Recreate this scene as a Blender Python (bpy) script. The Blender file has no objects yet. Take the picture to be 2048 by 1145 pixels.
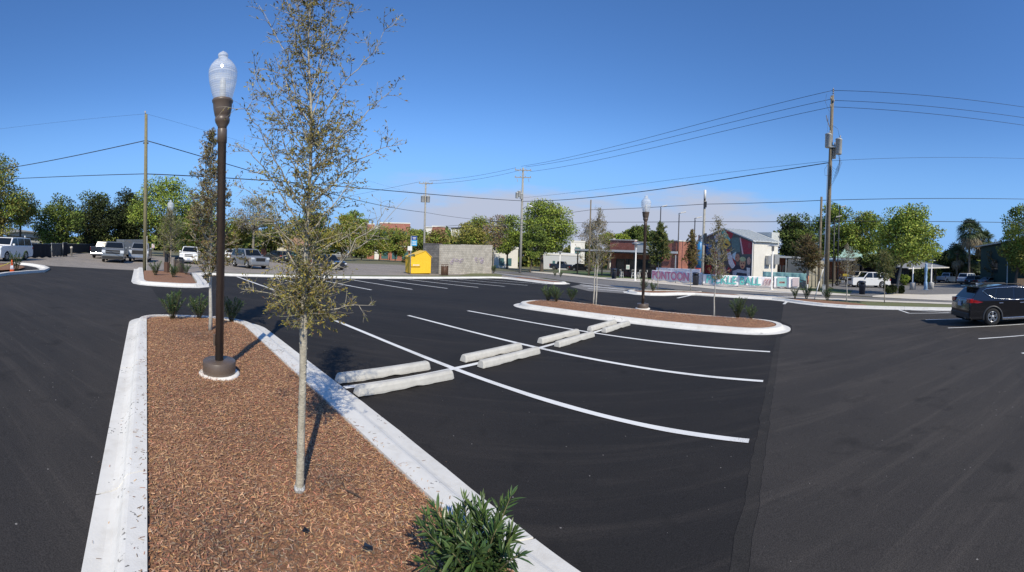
import bpy, bmesh, math, random
import numpy as np
from mathutils import Vector, Matrix

# ---------------------------------------------------------------- camera, world, sun, exposure
scn = bpy.context.scene
R = math.radians
FPX = 820.64          # cylinder focal length of the 2048 px wide panorama
YC = 494.76
CAM_H = 2.207
RHO, TAU = 0.030, 0.015
cam_up = Vector((RHO, -TAU, 1.0)).normalized()          # world up seen from the camera frame
fy = (Vector((0, 1, 0)) - cam_up * cam_up.y).normalized()
fx = fy.cross(cam_up)
CW = Matrix((fx, fy, cam_up))                            # camera frame (x right, y forward, z up) -> world
cd = bpy.data.cameras.new('camera')
cam = bpy.data.objects.new('camera', cd)
scn.collection.objects.link(cam)
cd.type = 'PANO'
cd.panorama_type = 'CENTRAL_CYLINDRICAL'
cd.central_cylindrical_range_u_min = -1024.0 / FPX
cd.central_cylindrical_range_u_max = 1024.0 / FPX
cd.central_cylindrical_range_v_min = (YC - 1145.0) / FPX
cd.central_cylindrical_range_v_max = YC / FPX
cd.central_cylindrical_radius = 1.0
cd.clip_start = 0.05
cd.clip_end = 4000
cx = CW @ Vector((1, 0, 0)); cy_ = CW @ Vector((0, 1, 0)); cz_ = CW @ Vector((0, 0, 1))
m3 = Matrix((cx, cz_, -cy_)).transposed()                # camera local: x right, y up, -z forward
cam.matrix_world = Matrix.Translation((0, 0, CAM_H)) @ m3.to_4x4()
scn.camera = cam

SUN_AZ, SUN_EL = R(159.0), R(42.0)                       # azimuth clockwise from +Y; sun is behind the camera
sd = bpy.data.lights.new('sun', 'SUN'); sd.energy = 4.9; sd.angle = R(0.53); sd.color = (1.0, 0.915, 0.75)
so = bpy.data.objects.new('sun', sd); scn.collection.objects.link(so)
sdir = Vector((math.sin(SUN_AZ) * math.cos(SUN_EL), math.cos(SUN_AZ) * math.cos(SUN_EL), math.sin(SUN_EL)))
so.rotation_euler = sdir.to_track_quat('Z', 'Y').to_euler()
so.location = sdir * 60

SKY_SAT, SKY_TINT, SKY_LOW = 1.12, (1.06, 1.30, 1.62, 1), (2.1, 4.6, 9.2, 1)
w = bpy.data.worlds.new('World'); scn.world = w; w.use_nodes = True
nt = w.node_tree; nt.nodes.clear()
N = nt.nodes.new; LK = nt.links.new
out = N('ShaderNodeOutputWorld'); bg = N('ShaderNodeBackground'); bg.inputs[1].default_value = 0.10
sky = N('ShaderNodeTexSky'); sky.sky_type = 'NISHITA'; sky.sun_disc = False
sky.sun_elevation = SUN_EL; sky.sun_rotation = SUN_AZ
sky.altitude = 0; sky.air_density = 1.0; sky.dust_density = 0.1; sky.ozone_density = 3.2
tc = N('ShaderNodeTexCoord'); sep = N('ShaderNodeSeparateXYZ'); LK(tc.outputs['Generated'], sep.inputs[0])
def wmath(op, a, b=None, clamp=False):
    n = N('ShaderNodeMath'); n.operation = op; n.use_clamp = clamp
    for i, q in enumerate((a, b)):
        if q is None: continue
        if isinstance(q, (int, float)): n.inputs[i].default_value = q
        else: LK(q, n.inputs[i])
    return n.outputs[0]
mp = N('ShaderNodeMapping'); mp.inputs['Scale'].default_value = (2.2, 2.2, 9.0); LK(tc.outputs['Generated'], mp.inputs[0])
nz = N('ShaderNodeTexNoise'); nz.inputs['Scale'].default_value = 1.6; nz.inputs['Detail'].default_value = 7
nz.inputs['Roughness'].default_value = 0.55; LK(mp.outputs[0], nz.inputs['Vector'])
# a low bank of grey-white cloud standing over the horizon in one part of the sky
vd = N('ShaderNodeVectorMath'); vd.operation = 'DOT_PRODUCT'; LK(tc.outputs['Generated'], vd.inputs[0])
vd.inputs[1].default_value = (math.sin(0.19), math.cos(0.19), 0)
win = N('ShaderNodeMapRange'); win.interpolation_type = 'SMOOTHSTEP'; LK(vd.outputs['Value'], win.inputs[0])
win.inputs[1].default_value = 0.82; win.inputs[2].default_value = 0.945
top_ = wmath('ADD', wmath('MULTIPLY', wmath('SUBTRACT', nz.outputs['Fac'], 0.5), 0.22), 0.128)
elev = N('ShaderNodeMapRange'); elev.interpolation_type = 'SMOOTHSTEP'
LK(wmath('SUBTRACT', top_, sep.outputs['Z']), elev.inputs[0])
elev.inputs[1].default_value = -0.012; elev.inputs[2].default_value = 0.055
cf = wmath('MULTIPLY', wmath('MULTIPLY', win.outputs[0], elev.outputs[0]), 0.97)
ccol = N('ShaderNodeMixRGB'); ccol.inputs[0].default_value = 0
ccol.inputs[1].default_value = (5.0, 5.5, 6.9, 1)
hsv = N('ShaderNodeHueSaturation'); hsv.inputs['Saturation'].default_value = SKY_SAT; LK(sky.outputs[0], hsv.inputs['Color'])
tint = N('ShaderNodeMixRGB'); tint.blend_type = 'MULTIPLY'; tint.inputs[0].default_value = 1; tint.inputs[2].default_value = SKY_TINT; LK(hsv.outputs[0], tint.inputs[1])
# pale blue sea air low over the horizon
low = N('ShaderNodeMapRange'); low.interpolation_type = 'SMOOTHSTEP'; LK(sep.outputs['Z'], low.inputs[0])
low.inputs[1].default_value = 0.34; low.inputs[2].default_value = -0.02; low.inputs[4].default_value = 0.93
sea = N('ShaderNodeMixRGB'); sea.inputs[2].default_value = SKY_LOW; LK(low.outputs[0], sea.inputs[0]); LK(tint.outputs[0], sea.inputs[1])
mixc = N('ShaderNodeMixRGB'); LK(cf, mixc.inputs[0]); LK(sea.outputs[0], mixc.inputs[1]); LK(ccol.outputs[0], mixc.inputs[2])
LK(mixc.outputs[0], bg.inputs[0]); LK(bg.outputs[0], out.inputs[0])

scn.view_settings.view_transform = 'Standard'; scn.view_settings.look = 'None'
scn.view_settings.exposure = 0.0; scn.view_settings.gamma = 1.0

# ---------------------------------------------------------------- terrain: the lot drains away to the right, ahead and to the far left
GA, GB = 0.0622 - RHO, 0.0089 + TAU
PHI, GK, GU0 = 0.6795, 0.0336, -9.284
cu, su = math.cos(PHI), math.sin(PHI)
def uv(x, y): return x * cu - y * su, x * su + y * cu
def xy(u, v): return u * cu + v * su, -u * su + v * cu
def gz(x, y):
    t = GU0 - (x * cu - y * su)
    return -(GA * x + GB * y + GK * .5 * (t + math.sqrt(t * t + 4)))
def pxray(px, py):
    th = (px - 1024) / FPX
    return CW @ Vector((math.sin(th), math.cos(th), (YC - py) / FPX))
def gp(px, py, dz=0.0):
    """ground point seen at photograph pixel (px, py)"""
    d = pxray(px, py); lo, hi = .5, 3000
    for _ in range(60):
        m = (lo + hi) / 2
        if CAM_H + m * d.z - gz(m * d.x, m * d.y) - dz > 0: lo = m
        else: hi = m
    return Vector((lo * d.x, lo * d.y, CAM_H + lo * d.z))
def at(px, dist):
    """ground point in the direction of photograph column px, dist metres away"""
    d = pxray(px, 545); s = dist / math.hypot(d.x, d.y)
    return Vector((d.x * s, d.y * s, gz(d.x * s, d.y * s)))
def hz(P, py):
    """height above P of the point seen at row py"""
    lo, hi = -5, 80; CI = CW.transposed()
    for _ in range(50):
        m = (lo + hi) / 2
        c = CI @ (Vector((P[0], P[1], P[2] + m - CAM_H)))
        if YC - FPX * c.z / math.hypot(c.x, c.y) > py: lo = m
        else: hi = m
    return lo
def lat(P):
    """unit vector pointing right as seen from the camera at P"""
    v = Vector((P[1], -P[0], 0)); return v.normalized()
def face_cam(P):
    """yaw so that local -Y looks at the camera"""
    return math.atan2(P[0], -P[1]) + math.pi if False else math.atan2(-P[0], P[1])
U_YAW = math.atan2(-su, cu)       # heading of +u
V_YAW = math.atan2(cu, su)        # heading of +v

# ---------------------------------------------------------------- materials
MATS = {}
def mat(name, col, rough=.7, nscale=0, namt=.25, bump=0, bscale=None, metal=0, spec=.5, col2=None, coat=0, island=0, transl=0, distort=0, detail=5, coords='Object'):
    if name in MATS: return MATS[name]
    m = bpy.data.materials.new(name); m.use_nodes = True; t = m.node_tree
    b = t.nodes['Principled BSDF']; b.inputs['Roughness'].default_value = rough; b.inputs['Metallic'].default_value = metal
    b.inputs['Specular IOR Level'].default_value = spec
    if coat: b.inputs['Coat Weight'].default_value = coat; b.inputs['Coat Roughness'].default_value = .05
    c = tuple(col) + (1,)
    b.inputs['Base Color'].default_value = c
    tcn = None
    if nscale or bump:
        tcn = t.nodes.new('ShaderNodeTexCoord')
    sock = None
    if nscale:
        n = t.nodes.new('ShaderNodeTexNoise'); n.inputs['Scale'].default_value = nscale; n.inputs['Detail'].default_value = detail
        n.inputs['Roughness'].default_value = .65; n.inputs['Distortion'].default_value = distort
        t.links.new(tcn.outputs[coords], n.inputs['Vector'])
        r = t.nodes.new('ShaderNodeMapRange'); r.inputs[1].default_value = .3; r.inputs[2].default_value = .7
        t.links.new(n.outputs['Fac'], r.inputs[0])
        x = t.nodes.new('ShaderNodeMixRGB')
        x.inputs[1].default_value = c if col2 is not None else tuple(q * (1 - namt) for q in col) + (1,)
        x.inputs[2].default_value = tuple(col2) + (1,) if col2 is not None else tuple(min(1, q * (1 + namt)) for q in col) + (1,)
        t.links.new(r.outputs[0], x.inputs[0]); sock = x.outputs[0]
    if island:
        g = t.nodes.new('ShaderNodeNewGeometry')
        h = t.nodes.new('ShaderNodeHueSaturation')
        r1 = t.nodes.new('ShaderNodeMapRange'); r1.inputs[3].default_value = 1 - island; r1.inputs[4].default_value = 1 + island
        t.links.new(g.outputs['Random Per Island'], r1.inputs[0]); t.links.new(r1.outputs[0], h.inputs['Value'])
        mu = t.nodes.new('ShaderNodeMath'); mu.operation = 'MULTIPLY'; mu.inputs[1].default_value = 7.13
        fr = t.nodes.new('ShaderNodeMath'); fr.operation = 'FRACT'
        t.links.new(g.outputs['Random Per Island'], mu.inputs[0]); t.links.new(mu.outputs[0], fr.inputs[0])
        r2 = t.nodes.new('ShaderNodeMapRange'); r2.inputs[3].default_value = .5 - island * .05; r2.inputs[4].default_value = .5 + island * .05
        t.links.new(fr.outputs[0], r2.inputs[0]); t.links.new(r2.outputs[0], h.inputs['Hue'])
        if sock: t.links.new(sock, h.inputs['Color'])
        else: h.inputs['Color'].default_value = c
        sock = h.outputs[0]
    if sock: t.links.new(sock, b.inputs['Base Color'])
    if bump:
        n2 = t.nodes.new('ShaderNodeTexNoise'); n2.inputs['Scale'].default_value = bscale or nscale * 4; n2.inputs['Detail'].default_value = 4
        t.links.new(tcn.outputs[coords], n2.inputs['Vector'])
        bp = t.nodes.new('ShaderNodeBump'); bp.inputs['Strength'].default_value = bump; bp.inputs['Distance'].default_value = .02
        t.links.new(n2.outputs['Fac'], bp.inputs['Height']); t.links.new(bp.outputs[0], b.inputs['Normal'])
    if transl:
        tr = t.nodes.new('ShaderNodeBsdfTranslucent'); ms = t.nodes.new('ShaderNodeMixShader'); ms.inputs[0].default_value = transl
        if sock: t.links.new(sock, tr.inputs[0])
        else: tr.inputs[0].default_value = c
        o = t.nodes['Material Output']
        t.links.new(b.outputs[0], ms.inputs[1]); t.links.new(tr.outputs[0], ms.inputs[2]); t.links.new(ms.outputs[0], o.inputs[0])
    MATS[name] = m
    return m

# ---------------------------------------------------------------- mesh helpers
COL = scn.collection
class MB:
    def __init__(s): s.v = []; s.f = []; s.m = []; s.sm = []
    def add(s, vs, fs, mi=0, smooth=False):
        o = len(s.v); s.v += [tuple(q) for q in vs]
        for f in fs: s.f.append(tuple(i + o for i in f)); s.m.append(mi); s.sm.append(smooth)
        return s
    def box(s, c, d, mi=0, rz=0, M=None):
        x, y, z = d[0] / 2, d[1] / 2, d[2] / 2
        vs = [Vector((a * x, b * y, e * z)) for a in (-1, 1) for b in (-1, 1) for e in (-1, 1)]
        T = Matrix.Translation(c) @ (M.to_4x4() if M is not None else Matrix.Rotation(rz, 4, 'Z'))
        s.add([T @ q for q in vs], [(0, 1, 3, 2), (4, 6, 7, 5), (0, 4, 5, 1), (2, 3, 7, 6), (0, 2, 6, 4), (1, 5, 7, 3)], mi); return s
    def box2(s, a, b, mi=0):
        return s.box([(a[i] + b[i]) / 2 for i in range(3)], [abs(b[i] - a[i]) for i in range(3)], mi)
    def beam(s, p, q, wx, wy=None, mi=0):
        p, q = Vector(p), Vector(q); d = q - p
        if d.length < 1e-6: return s
        M = d.to_track_quat('Z', 'Y').to_matrix()
        return s.box((p + q) / 2, (wx, wy or wx, d.length), mi, M=M)
    def tube(s, pts, rad, n=8, mi=0, cap=True, smooth=True):
        pts = [Vector(p) for p in pts]; k = len(pts)
        if not isinstance(rad, (list, tuple)): rad = [rad] * k
        vs = []; X = None
        for i, p in enumerate(pts):
            d = (pts[min(i + 1, k - 1)] - pts[max(i - 1, 0)])
            d = d.normalized() if d.length > 1e-9 else Vector((0, 0, 1))
            if X is None: X = d.orthogonal().normalized()
            else:
                X = (X - d * X.dot(d)); X = X.normalized() if X.length > 1e-6 else d.orthogonal().normalized()
            Y = d.cross(X)
            for j in range(n):
                a = 2 * math.pi * j / n; vs.append(p + (X * math.cos(a) + Y * math.sin(a)) * rad[i])
        fs = [(i * n + j, i * n + (j + 1) % n, (i + 1) * n + (j + 1) % n, (i + 1) * n + j) for i in range(k - 1) for j in range(n)]
        if cap: fs += [tuple(range(n - 1, -1, -1)), tuple(range((k - 1) * n, k * n))]
        s.add(vs, fs, mi, smooth); return s
    def lathe(s, prof, n=24, mi=0, c=(0, 0, 0), smooth=True, cap=True):
        vs = [(c[0] + r * math.cos(2 * math.pi * j / n), c[1] + r * math.sin(2 * math.pi * j / n), c[2] + z) for r, z in prof for j in range(n)]
        k = len(prof)
        fs = [(i * n + j, i * n + (j + 1) % n, (i + 1) * n + (j + 1) % n, (i + 1) * n + j) for i in range(k - 1) for j in range(n)]
        if cap: fs += [tuple(range(n - 1, -1, -1)), tuple(range((k - 1) * n, k * n))]
        s.add(vs, fs, mi, smooth); return s
    def cyl(s, p, q, r, n=16, mi=0, smooth=True): return s.tube([p, q], [r, r], n, mi, True, smooth)
    def prism(s, poly, lo, hi, axis='y', mi=0):
        """extrude a 2D outline: axis y -> outline in (x,z), axis z -> (x,y), axis x -> (y,z)"""
        k = len(poly)
        def P(a, h): return {'y': (a[0], h, a[1]), 'z': (a[0], a[1], h), 'x': (h, a[0], a[1])}[axis]
        vs = [P(a, lo) for a in poly] + [P(a, hi) for a in poly]
        fs = [(i, (i + 1) % k, k + (i + 1) % k, k + i) for i in range(k)] + [tuple(range(k - 1, -1, -1)), tuple(range(k, 2 * k))]
        s.add(vs, fs, mi); return s
    def build(s, name, mats, parent=None, loc=None, rz=0, bevel=0, seg=2, weld=False):
        me = bpy.data.meshes.new(name); me.from_pydata(s.v, [], s.f)
        if not isinstance(mats, (list, tuple)): mats = [mats]
        for m in mats: me.materials.append(m)
        me.polygons.foreach_set('material_index', s.m); me.polygons.foreach_set('use_smooth', s.sm)
        b = bmesh.new(); b.from_mesh(me)
        if weld: bmesh.ops.remove_doubles(b, verts=b.verts, dist=1e-4)
        bmesh.ops.recalc_face_normals(b, faces=b.faces); b.to_mesh(me); b.free()
        o = bpy.data.objects.new(name, me); COL.objects.link(o)
        if parent is not None: o.parent = parent
        if loc is not None: o.location = loc
        o.rotation_euler.z = rz
        if bevel:
            md = o.modifiers.new('bevel', 'BEVEL'); md.width = bevel; md.segments = seg; md.limit_method = 'ANGLE'; md.angle_limit = R(35)
        return o
def np_mesh(name, V, F, mats, parent=None, loc=None, smooth=False, mi=None):
    V = np.asarray(V, dtype=np.float32).reshape(-1, 3); F = np.asarray(F, dtype=np.int32)
    me = bpy.data.meshes.new(name); k = F.shape[1]
    me.vertices.add(len(V)); me.vertices.foreach_set('co', V.ravel())
    me.loops.add(F.size); me.loops.foreach_set('vertex_index', F.ravel())
    me.polygons.add(len(F)); me.polygons.foreach_set('loop_start', np.arange(0, F.size, k, dtype=np.int32))
    me.polygons.foreach_set('loop_total', np.full(len(F), k, dtype=np.int32))
    if not isinstance(mats, (list, tuple)): mats = [mats]
    for m in mats: me.materials.append(m)
    if mi is not None: me.polygons.foreach_set('material_index', np.asarray(mi, dtype=np.int32))
    me.polygons.foreach_set('use_smooth', np.full(len(F), smooth))
    me.update(calc_edges=True)
    o = bpy.data.objects.new(name, me); COL.objects.link(o)
    if parent is not None: o.parent = parent
    if loc is not None: o.location = loc
    return o
def tag(o, label=None, cat=None, group=None, kind=None):
    if label: o['label'] = label
    if cat: o['category'] = cat
    if group: o['group'] = group
    if kind: o['kind'] = kind
    return o
def thing(name, label, cat, loc=(0, 0, 0), rz=0, group=None):
    o = bpy.data.objects.new(name, None); o.empty_display_size = .2; COL.objects.link(o)
    o.location = loc; o.rotation_euler.z = rz
    return tag(o, label, cat, group)
def kids(o): return [c for c in COL.objects if c.parent == o]
def dup(root, loc, rz=0, label=None, cat=None, scale=None):
    r = root.copy(); COL.objects.link(r); r.location = loc; r.rotation_euler.z = rz
    if scale: r.scale = scale if not isinstance(scale, (int, float)) else (scale,) * 3
    if label: r['label'] = label
    if cat: r['category'] = cat
    for ch in kids(root):
        c = ch.copy(); COL.objects.link(c); c.parent = r
        for g in kids(ch):
            d = g.copy(); COL.objects.link(d); d.parent = c
    return r

def sheet(name, pts, m, dz, kind='structure', label=None, cat=None, holes=()):
    """flat sheet lying on the terrain; pts in world XY; cut along the terrain's fold so it follows it exactly"""
    b = bmesh.new()
    vs = [b.verts.new((p[0], p[1], 0)) for p in pts]
    f = b.faces.new(vs); bmesh.ops.triangulate(b, faces=[f])
    for u in [GU0 + .45 * k for k in range(-18, 19)]:
        p = xy(u, 0)
        bmesh.ops.bisect_plane(b, geom=b.verts[:] + b.edges[:] + b.faces[:], plane_co=(p[0], p[1], 0), plane_no=(cu, -su, 0), dist=1e-5)
    for q in b.verts: q.co.z = gz(q.co.x, q.co.y) + dz
    bmesh.ops.recalc_face_normals(b, faces=b.faces)
    me = bpy.data.meshes.new(name); b.to_mesh(me); b.free(); me.materials.append(m)
    for p in me.polygons:
        if p.normal.z < 0: me.flip_normals(); break
    o = bpy.data.objects.new(name, me); COL.objects.link(o)
    tag(o, label, cat, None, kind); return o
def UV(pts): return [xy(*p) for p in pts]
def PX(pts): return [tuple(gp(*p))[:2] for p in pts]
def arc(c, r, a0, a1, n=8): return [(c[0] + r * math.cos(R(a0 + (a1 - a0) * i / n)), c[1] + r * math.sin(R(a0 + (a1 - a0) * i / n))) for i in range(n + 1)]
def densify(pts, step=.6, closed=False):
    o = []; n = len(pts)
    for i in range(n if closed else n - 1):
        a, b = pts[i], pts[(i + 1) % n]; k = max(1, int(math.dist(a, b) / step))
        o += [(a[0] + (b[0] - a[0]) * j / k, a[1] + (b[1] - a[1]) * j / k) for j in range(k)]
    if not closed: o.append(pts[-1])
    return o
def offset(pts, d, closed=False):
    """offset a polyline to its left by d"""
    o = []; n = len(pts)
    for i in range(n):
        a = pts[(i - 1) % n] if (closed or i > 0) else pts[i]; b = pts[(i + 1) % n] if (closed or i < n - 1) else pts[i]
        t = Vector((b[0] - a[0], b[1] - a[1])); t = t.normalized() if t.length > 0 else Vector((1, 0))
        o.append((pts[i][0] - t.y * d, pts[i][1] + t.x * d))
    return o
KPROF = [(0, -.05), (0.0, .010), (.30, .018), (.42, .034), (.50, .07), (.555, .118), (.60, .136), (.66, .142), (1.0, .142), (1.0, -.05)]
def kerb(name, outer, inner, m, closed=False, prof=KPROF):
    """kerb and gutter lofted between two matching polylines given in uv"""
    O2, I2, D2 = [], [], []; acc = 0.0; nxt = 1.3; m0 = len(outer)      # a tooled joint cut across every three metres
    for i in range(m0 if closed else m0 - 1):
        a, b, a2, b2 = outer[i], outer[(i + 1) % m0], inner[i], inner[(i + 1) % m0]; l = max(1e-6, (math.dist(a, b) + math.dist(a2, b2)) / 2)
        O2.append(a); I2.append(a2); D2.append(0)
        while nxt < acc + l - .03:
            if nxt > acc + .03:
                for e, dd in ((-.011, 0), (-.006, .016), (.006, .016), (.011, 0)):
                    f = (nxt - acc + e) / l; O2.append((a[0] + (b[0] - a[0]) * f, a[1] + (b[1] - a[1]) * f)); I2.append((a2[0] + (b2[0] - a2[0]) * f, a2[1] + (b2[1] - a2[1]) * f)); D2.append(dd)
            nxt += 3.05
        acc += l; nxt = max(nxt, acc - .03)
    if not closed: O2.append(outer[-1]); I2.append(inner[-1]); D2.append(0)
    V = []; Fc = []; k = len(prof); n = len(O2)
    for a, b, dd in zip(O2, I2, D2):
        for t, z in prof:
            p = xy(a[0] + (b[0] - a[0]) * t, a[1] + (b[1] - a[1]) * t); V.append((p[0], p[1], gz(*p) + z - (dd if z > 0 else 0)))
    for i in range(n if closed else n - 1):
        for j in range(k - 1): q = (i + 1) % n; Fc.append((i * k + j, q * k + j, q * k + j + 1, i * k + j + 1))
    s = MB(); s.add(V, Fc, 0, False)
    if not closed: s.add(V[:k], [tuple(range(k))]); s.add(V[-k:], [tuple(range(k - 1, -1, -1))])
    return tag(s.build(name, m, weld=True), kind='structure')

# ---------------------------------------------------------------- setting: ground, lot, street, kerbs, markings
def asphalt(name, base, dusty, dust=.5, speck=.5, rough=.88, dscale=.35, streak=0):
    m = mat(name, base, rough, spec=.22); t = m.node_tree; b = t.nodes['Principled BSDF']; A = t.nodes.new; L = t.links.new
    tc = A('ShaderNodeTexCoord'); mp = A('ShaderNodeMapping'); L(tc.outputs['Object'], mp.inputs[0])
    mp.inputs['Rotation'].default_value = (0, 0, -U_YAW + R(8)); mp.inputs['Scale'].default_value = (.5, 1.0, 1)
    n1 = A('ShaderNodeTexNoise'); n1.inputs['Scale'].default_value = dscale; n1.inputs['Detail'].default_value = 8; n1.inputs['Roughness'].default_value = .62; n1.inputs['Distortion'].default_value = .8
    L(mp.outputs[0], n1.inputs['Vector'])
    r1 = A('ShaderNodeMapRange'); r1.inputs[1].default_value = .44; r1.inputs[2].default_value = .80; r1.inputs[4].default_value = dust; L(n1.outputs['Fac'], r1.inputs[0])
    x1 = A('ShaderNodeMixRGB'); x1.inputs[1].default_value = tuple(base) + (1,); x1.inputs[2].default_value = tuple(dusty) + (1,); L(r1.outputs[0], x1.inputs[0])
    # tyre and roller streaks
    mp2 = A('ShaderNodeMapping'); L(tc.outputs['Object'], mp2.inputs[0]); mp2.inputs['Rotation'].default_value = (0, 0, -V_YAW + R(streak)); mp2.inputs['Scale'].default_value = (.22, 3.4, 1)
    n2 = A('ShaderNodeTexNoise'); n2.inputs['Scale'].default_value = 1.1; n2.inputs['Detail'].default_value = 9; n2.inputs['Roughness'].default_value = .7; n2.inputs['Distortion'].default_value = .35; L(mp2.outputs[0], n2.inputs['Vector'])
    r2 = A('ShaderNodeMapRange'); r2.inputs[1].default_value = .50; r2.inputs[2].default_value = .84; r2.inputs[4].default_value = .48; L(n2.outputs['Fac'], r2.inputs[0])
    x2 = A('ShaderNodeMixRGB'); x2.inputs[2].default_value = tuple(q * 1.5 for q in dusty) + (1,); L(x1.outputs[0], x2.inputs[1]); L(r2.outputs[0], x2.inputs[0])
    # aggregate grain and scattered pale chips
    n3 = A('ShaderNodeTexNoise'); n3.inputs['Scale'].default_value = 90; n3.inputs['Detail'].default_value = 3; L(tc.outputs['Object'], n3.inputs['Vector'])
    r3 = A('ShaderNodeMapRange'); r3.inputs[1].default_value = .25; r3.inputs[2].default_value = .75; r3.inputs[3].default_value = .55; r3.inputs[4].default_value = 1.45; L(n3.outputs['Fac'], r3.inputs[0])
    x3 = A('ShaderNodeMixRGB'); x3.blend_type = 'MULTIPLY'; x3.inputs[0].default_value = 1; L(x2.outputs[0], x3.inputs[1]); L(r3.outputs[0], x3.inputs[2])
    v = A('ShaderNodeTexVoronoi'); v.inputs['Scale'].default_value = 13; L(tc.outputs['Object'], v.inputs['Vector'])
    sz = A('ShaderNodeMath'); sz.operation = 'MULTIPLY'; sc = A('ShaderNodeSeparateColor'); L(v.outputs['Color'], sc.inputs[0])
    pw = A('ShaderNodeMath'); pw.operation = 'POWER'; pw.inputs[1].default_value = 9; L(sc.outputs[0], pw.inputs[0]); L(pw.outputs[0], sz.inputs[0]); sz.inputs[1].default_value = .13
    lt = A('ShaderNodeMath'); lt.operation = 'LESS_THAN'; L(v.outputs['Distance'], lt.inputs[0]); L(sz.outputs[0], lt.inputs[1])
    ml = A('ShaderNodeMath'); ml.operation = 'MULTIPLY'; ml.inputs[1].default_value = speck; L(lt.outputs[0], ml.inputs[0])
    x4 = A('ShaderNodeMixRGB'); x4.inputs[2].default_value = (.34, .32, .30, 1); L(x3.outputs[0], x4.inputs[1]); L(ml.outputs[0], x4.inputs[0])
    # oil drips and damp-looking dark blotches
    n5 = A('ShaderNodeTexNoise'); n5.inputs['Scale'].default_value = 1.9; n5.inputs['Detail'].default_value = 4; n5.inputs['Distortion'].default_value = .5; L(tc.outputs['Object'], n5.inputs['Vector'])
    r5 = A('ShaderNodeMapRange'); r5.inputs[1].default_value = .60; r5.inputs[2].default_value = .76; r5.inputs[4].default_value = .5; L(n5.outputs['Fac'], r5.inputs[0])
    x5 = A('ShaderNodeMixRGB'); x5.inputs[2].default_value = tuple(q * .35 for q in base) + (1,); L(x4.outputs[0], x5.inputs[1]); L(r5.outputs[0], x5.inputs[0])
    L(x5.outputs[0], b.inputs['Base Color'])
    bp = A('ShaderNodeBump'); bp.inputs['Strength'].default_value = .6; bp.inputs['Distance'].default_value = .006; L(n3.outputs['Fac'], bp.inputs['Height']); L(bp.outputs[0], b.inputs['Normal'])
    return m
M_lot = asphalt('fresh asphalt', (.0180, .0168, .0168), (.043, .037, .033), .55, .55)
M_lot2 = asphalt('worn fresh asphalt', (.037, .0335, .0315), (.070, .061, .053), .6, .6, streak=20)
M_lot3 = asphalt('sunlit tone fresh asphalt', (.030, .028, .0275), (.062, .054, .048), .6, .6, streak=80)  # lighter copy of the lot asphalt, stronger sunlight put into the colour
M_lot4 = asphalt('rolled paving joint', (.027, .025, .0235), (.058, .05, .044), .6, .6, streak=20)
M_old = asphalt('old asphalt', (.235, .210, .185), (.36, .31, .26), .7, .3)
M_street = asphalt('street asphalt', (.165, .158, .152), (.235, .225, .21), .6, .3)
M_ground = mat('dry ground', (.17, .15, .10), .95, 3, col2=(.11, .12, .05), bump=.3, bscale=30)
M_grass = mat('dry grass', (.17, .16, .075), .95, 6, col2=(.10, .125, .04), bump=.6, bscale=60)
M_lawn = mat('lawn', (.055, .095, .022), .95, 5, col2=(.09, .12, .035), bump=.6, bscale=60)
M_walk = mat('pavement concrete', (.58, .53, .45), .9, 1.2, .12, bump=.1, bscale=50)
def kerb_concrete():
    m = mat('kerb concrete', (.64, .625, .585), .85, 1.6, .10, bump=.10, bscale=70); t = m.node_tree; b = t.nodes['Principled BSDF']; A = t.nodes.new; L = t.links.new
    src = b.inputs['Base Color'].links[0].from_socket
    tc = A('ShaderNodeTexCoord')
    n = A('ShaderNodeTexNoise'); n.inputs['Scale'].default_value = 28; n.inputs['Detail'].default_value = 3; L(tc.outputs['Object'], n.inputs['Vector'])
    n2 = A('ShaderNodeTexNoise'); n2.inputs['Scale'].default_value = 2.3; n2.inputs['Detail'].default_value = 2; L(tc.outputs['Object'], n2.inputs['Vector'])
    mu = A('ShaderNodeMath'); mu.operation = 'MULTIPLY'; L(n.outputs['Fac'], mu.inputs[0]); L(n2.outputs['Fac'], mu.inputs[1])
    r = A('ShaderNodeMapRange'); r.inputs[1].default_value = .405; r.inputs[2].default_value = .43; r.inputs[4].default_value = .85; L(mu.outputs[0], r.inputs[0])
    x = A('ShaderNodeMixRGB'); x.inputs[2].default_value = (.03, .028, .027, 1); L(src, x.inputs[1]); L(r.outputs[0], x.inputs[0])   # flecks of asphalt splashed on the concrete
    n4 = A('ShaderNodeTexNoise'); n4.inputs['Scale'].default_value = 7; n4.inputs['Detail'].default_value = 6; L(tc.outputs['Object'], n4.inputs['Vector'])
    r4 = A('ShaderNodeMapRange'); r4.inputs[1].default_value = .52; r4.inputs[2].default_value = .75; r4.inputs[4].default_value = .35; L(n4.outputs['Fac'], r4.inputs[0])
    x2 = A('ShaderNodeMixRGB'); x2.inputs[2].default_value = (.42, .385, .33, 1); L(x.outputs[0], x2.inputs[1]); L(r4.outputs[0], x2.inputs[0])
    L(x2.outputs[0], b.inputs['Base Color']); return m
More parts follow.
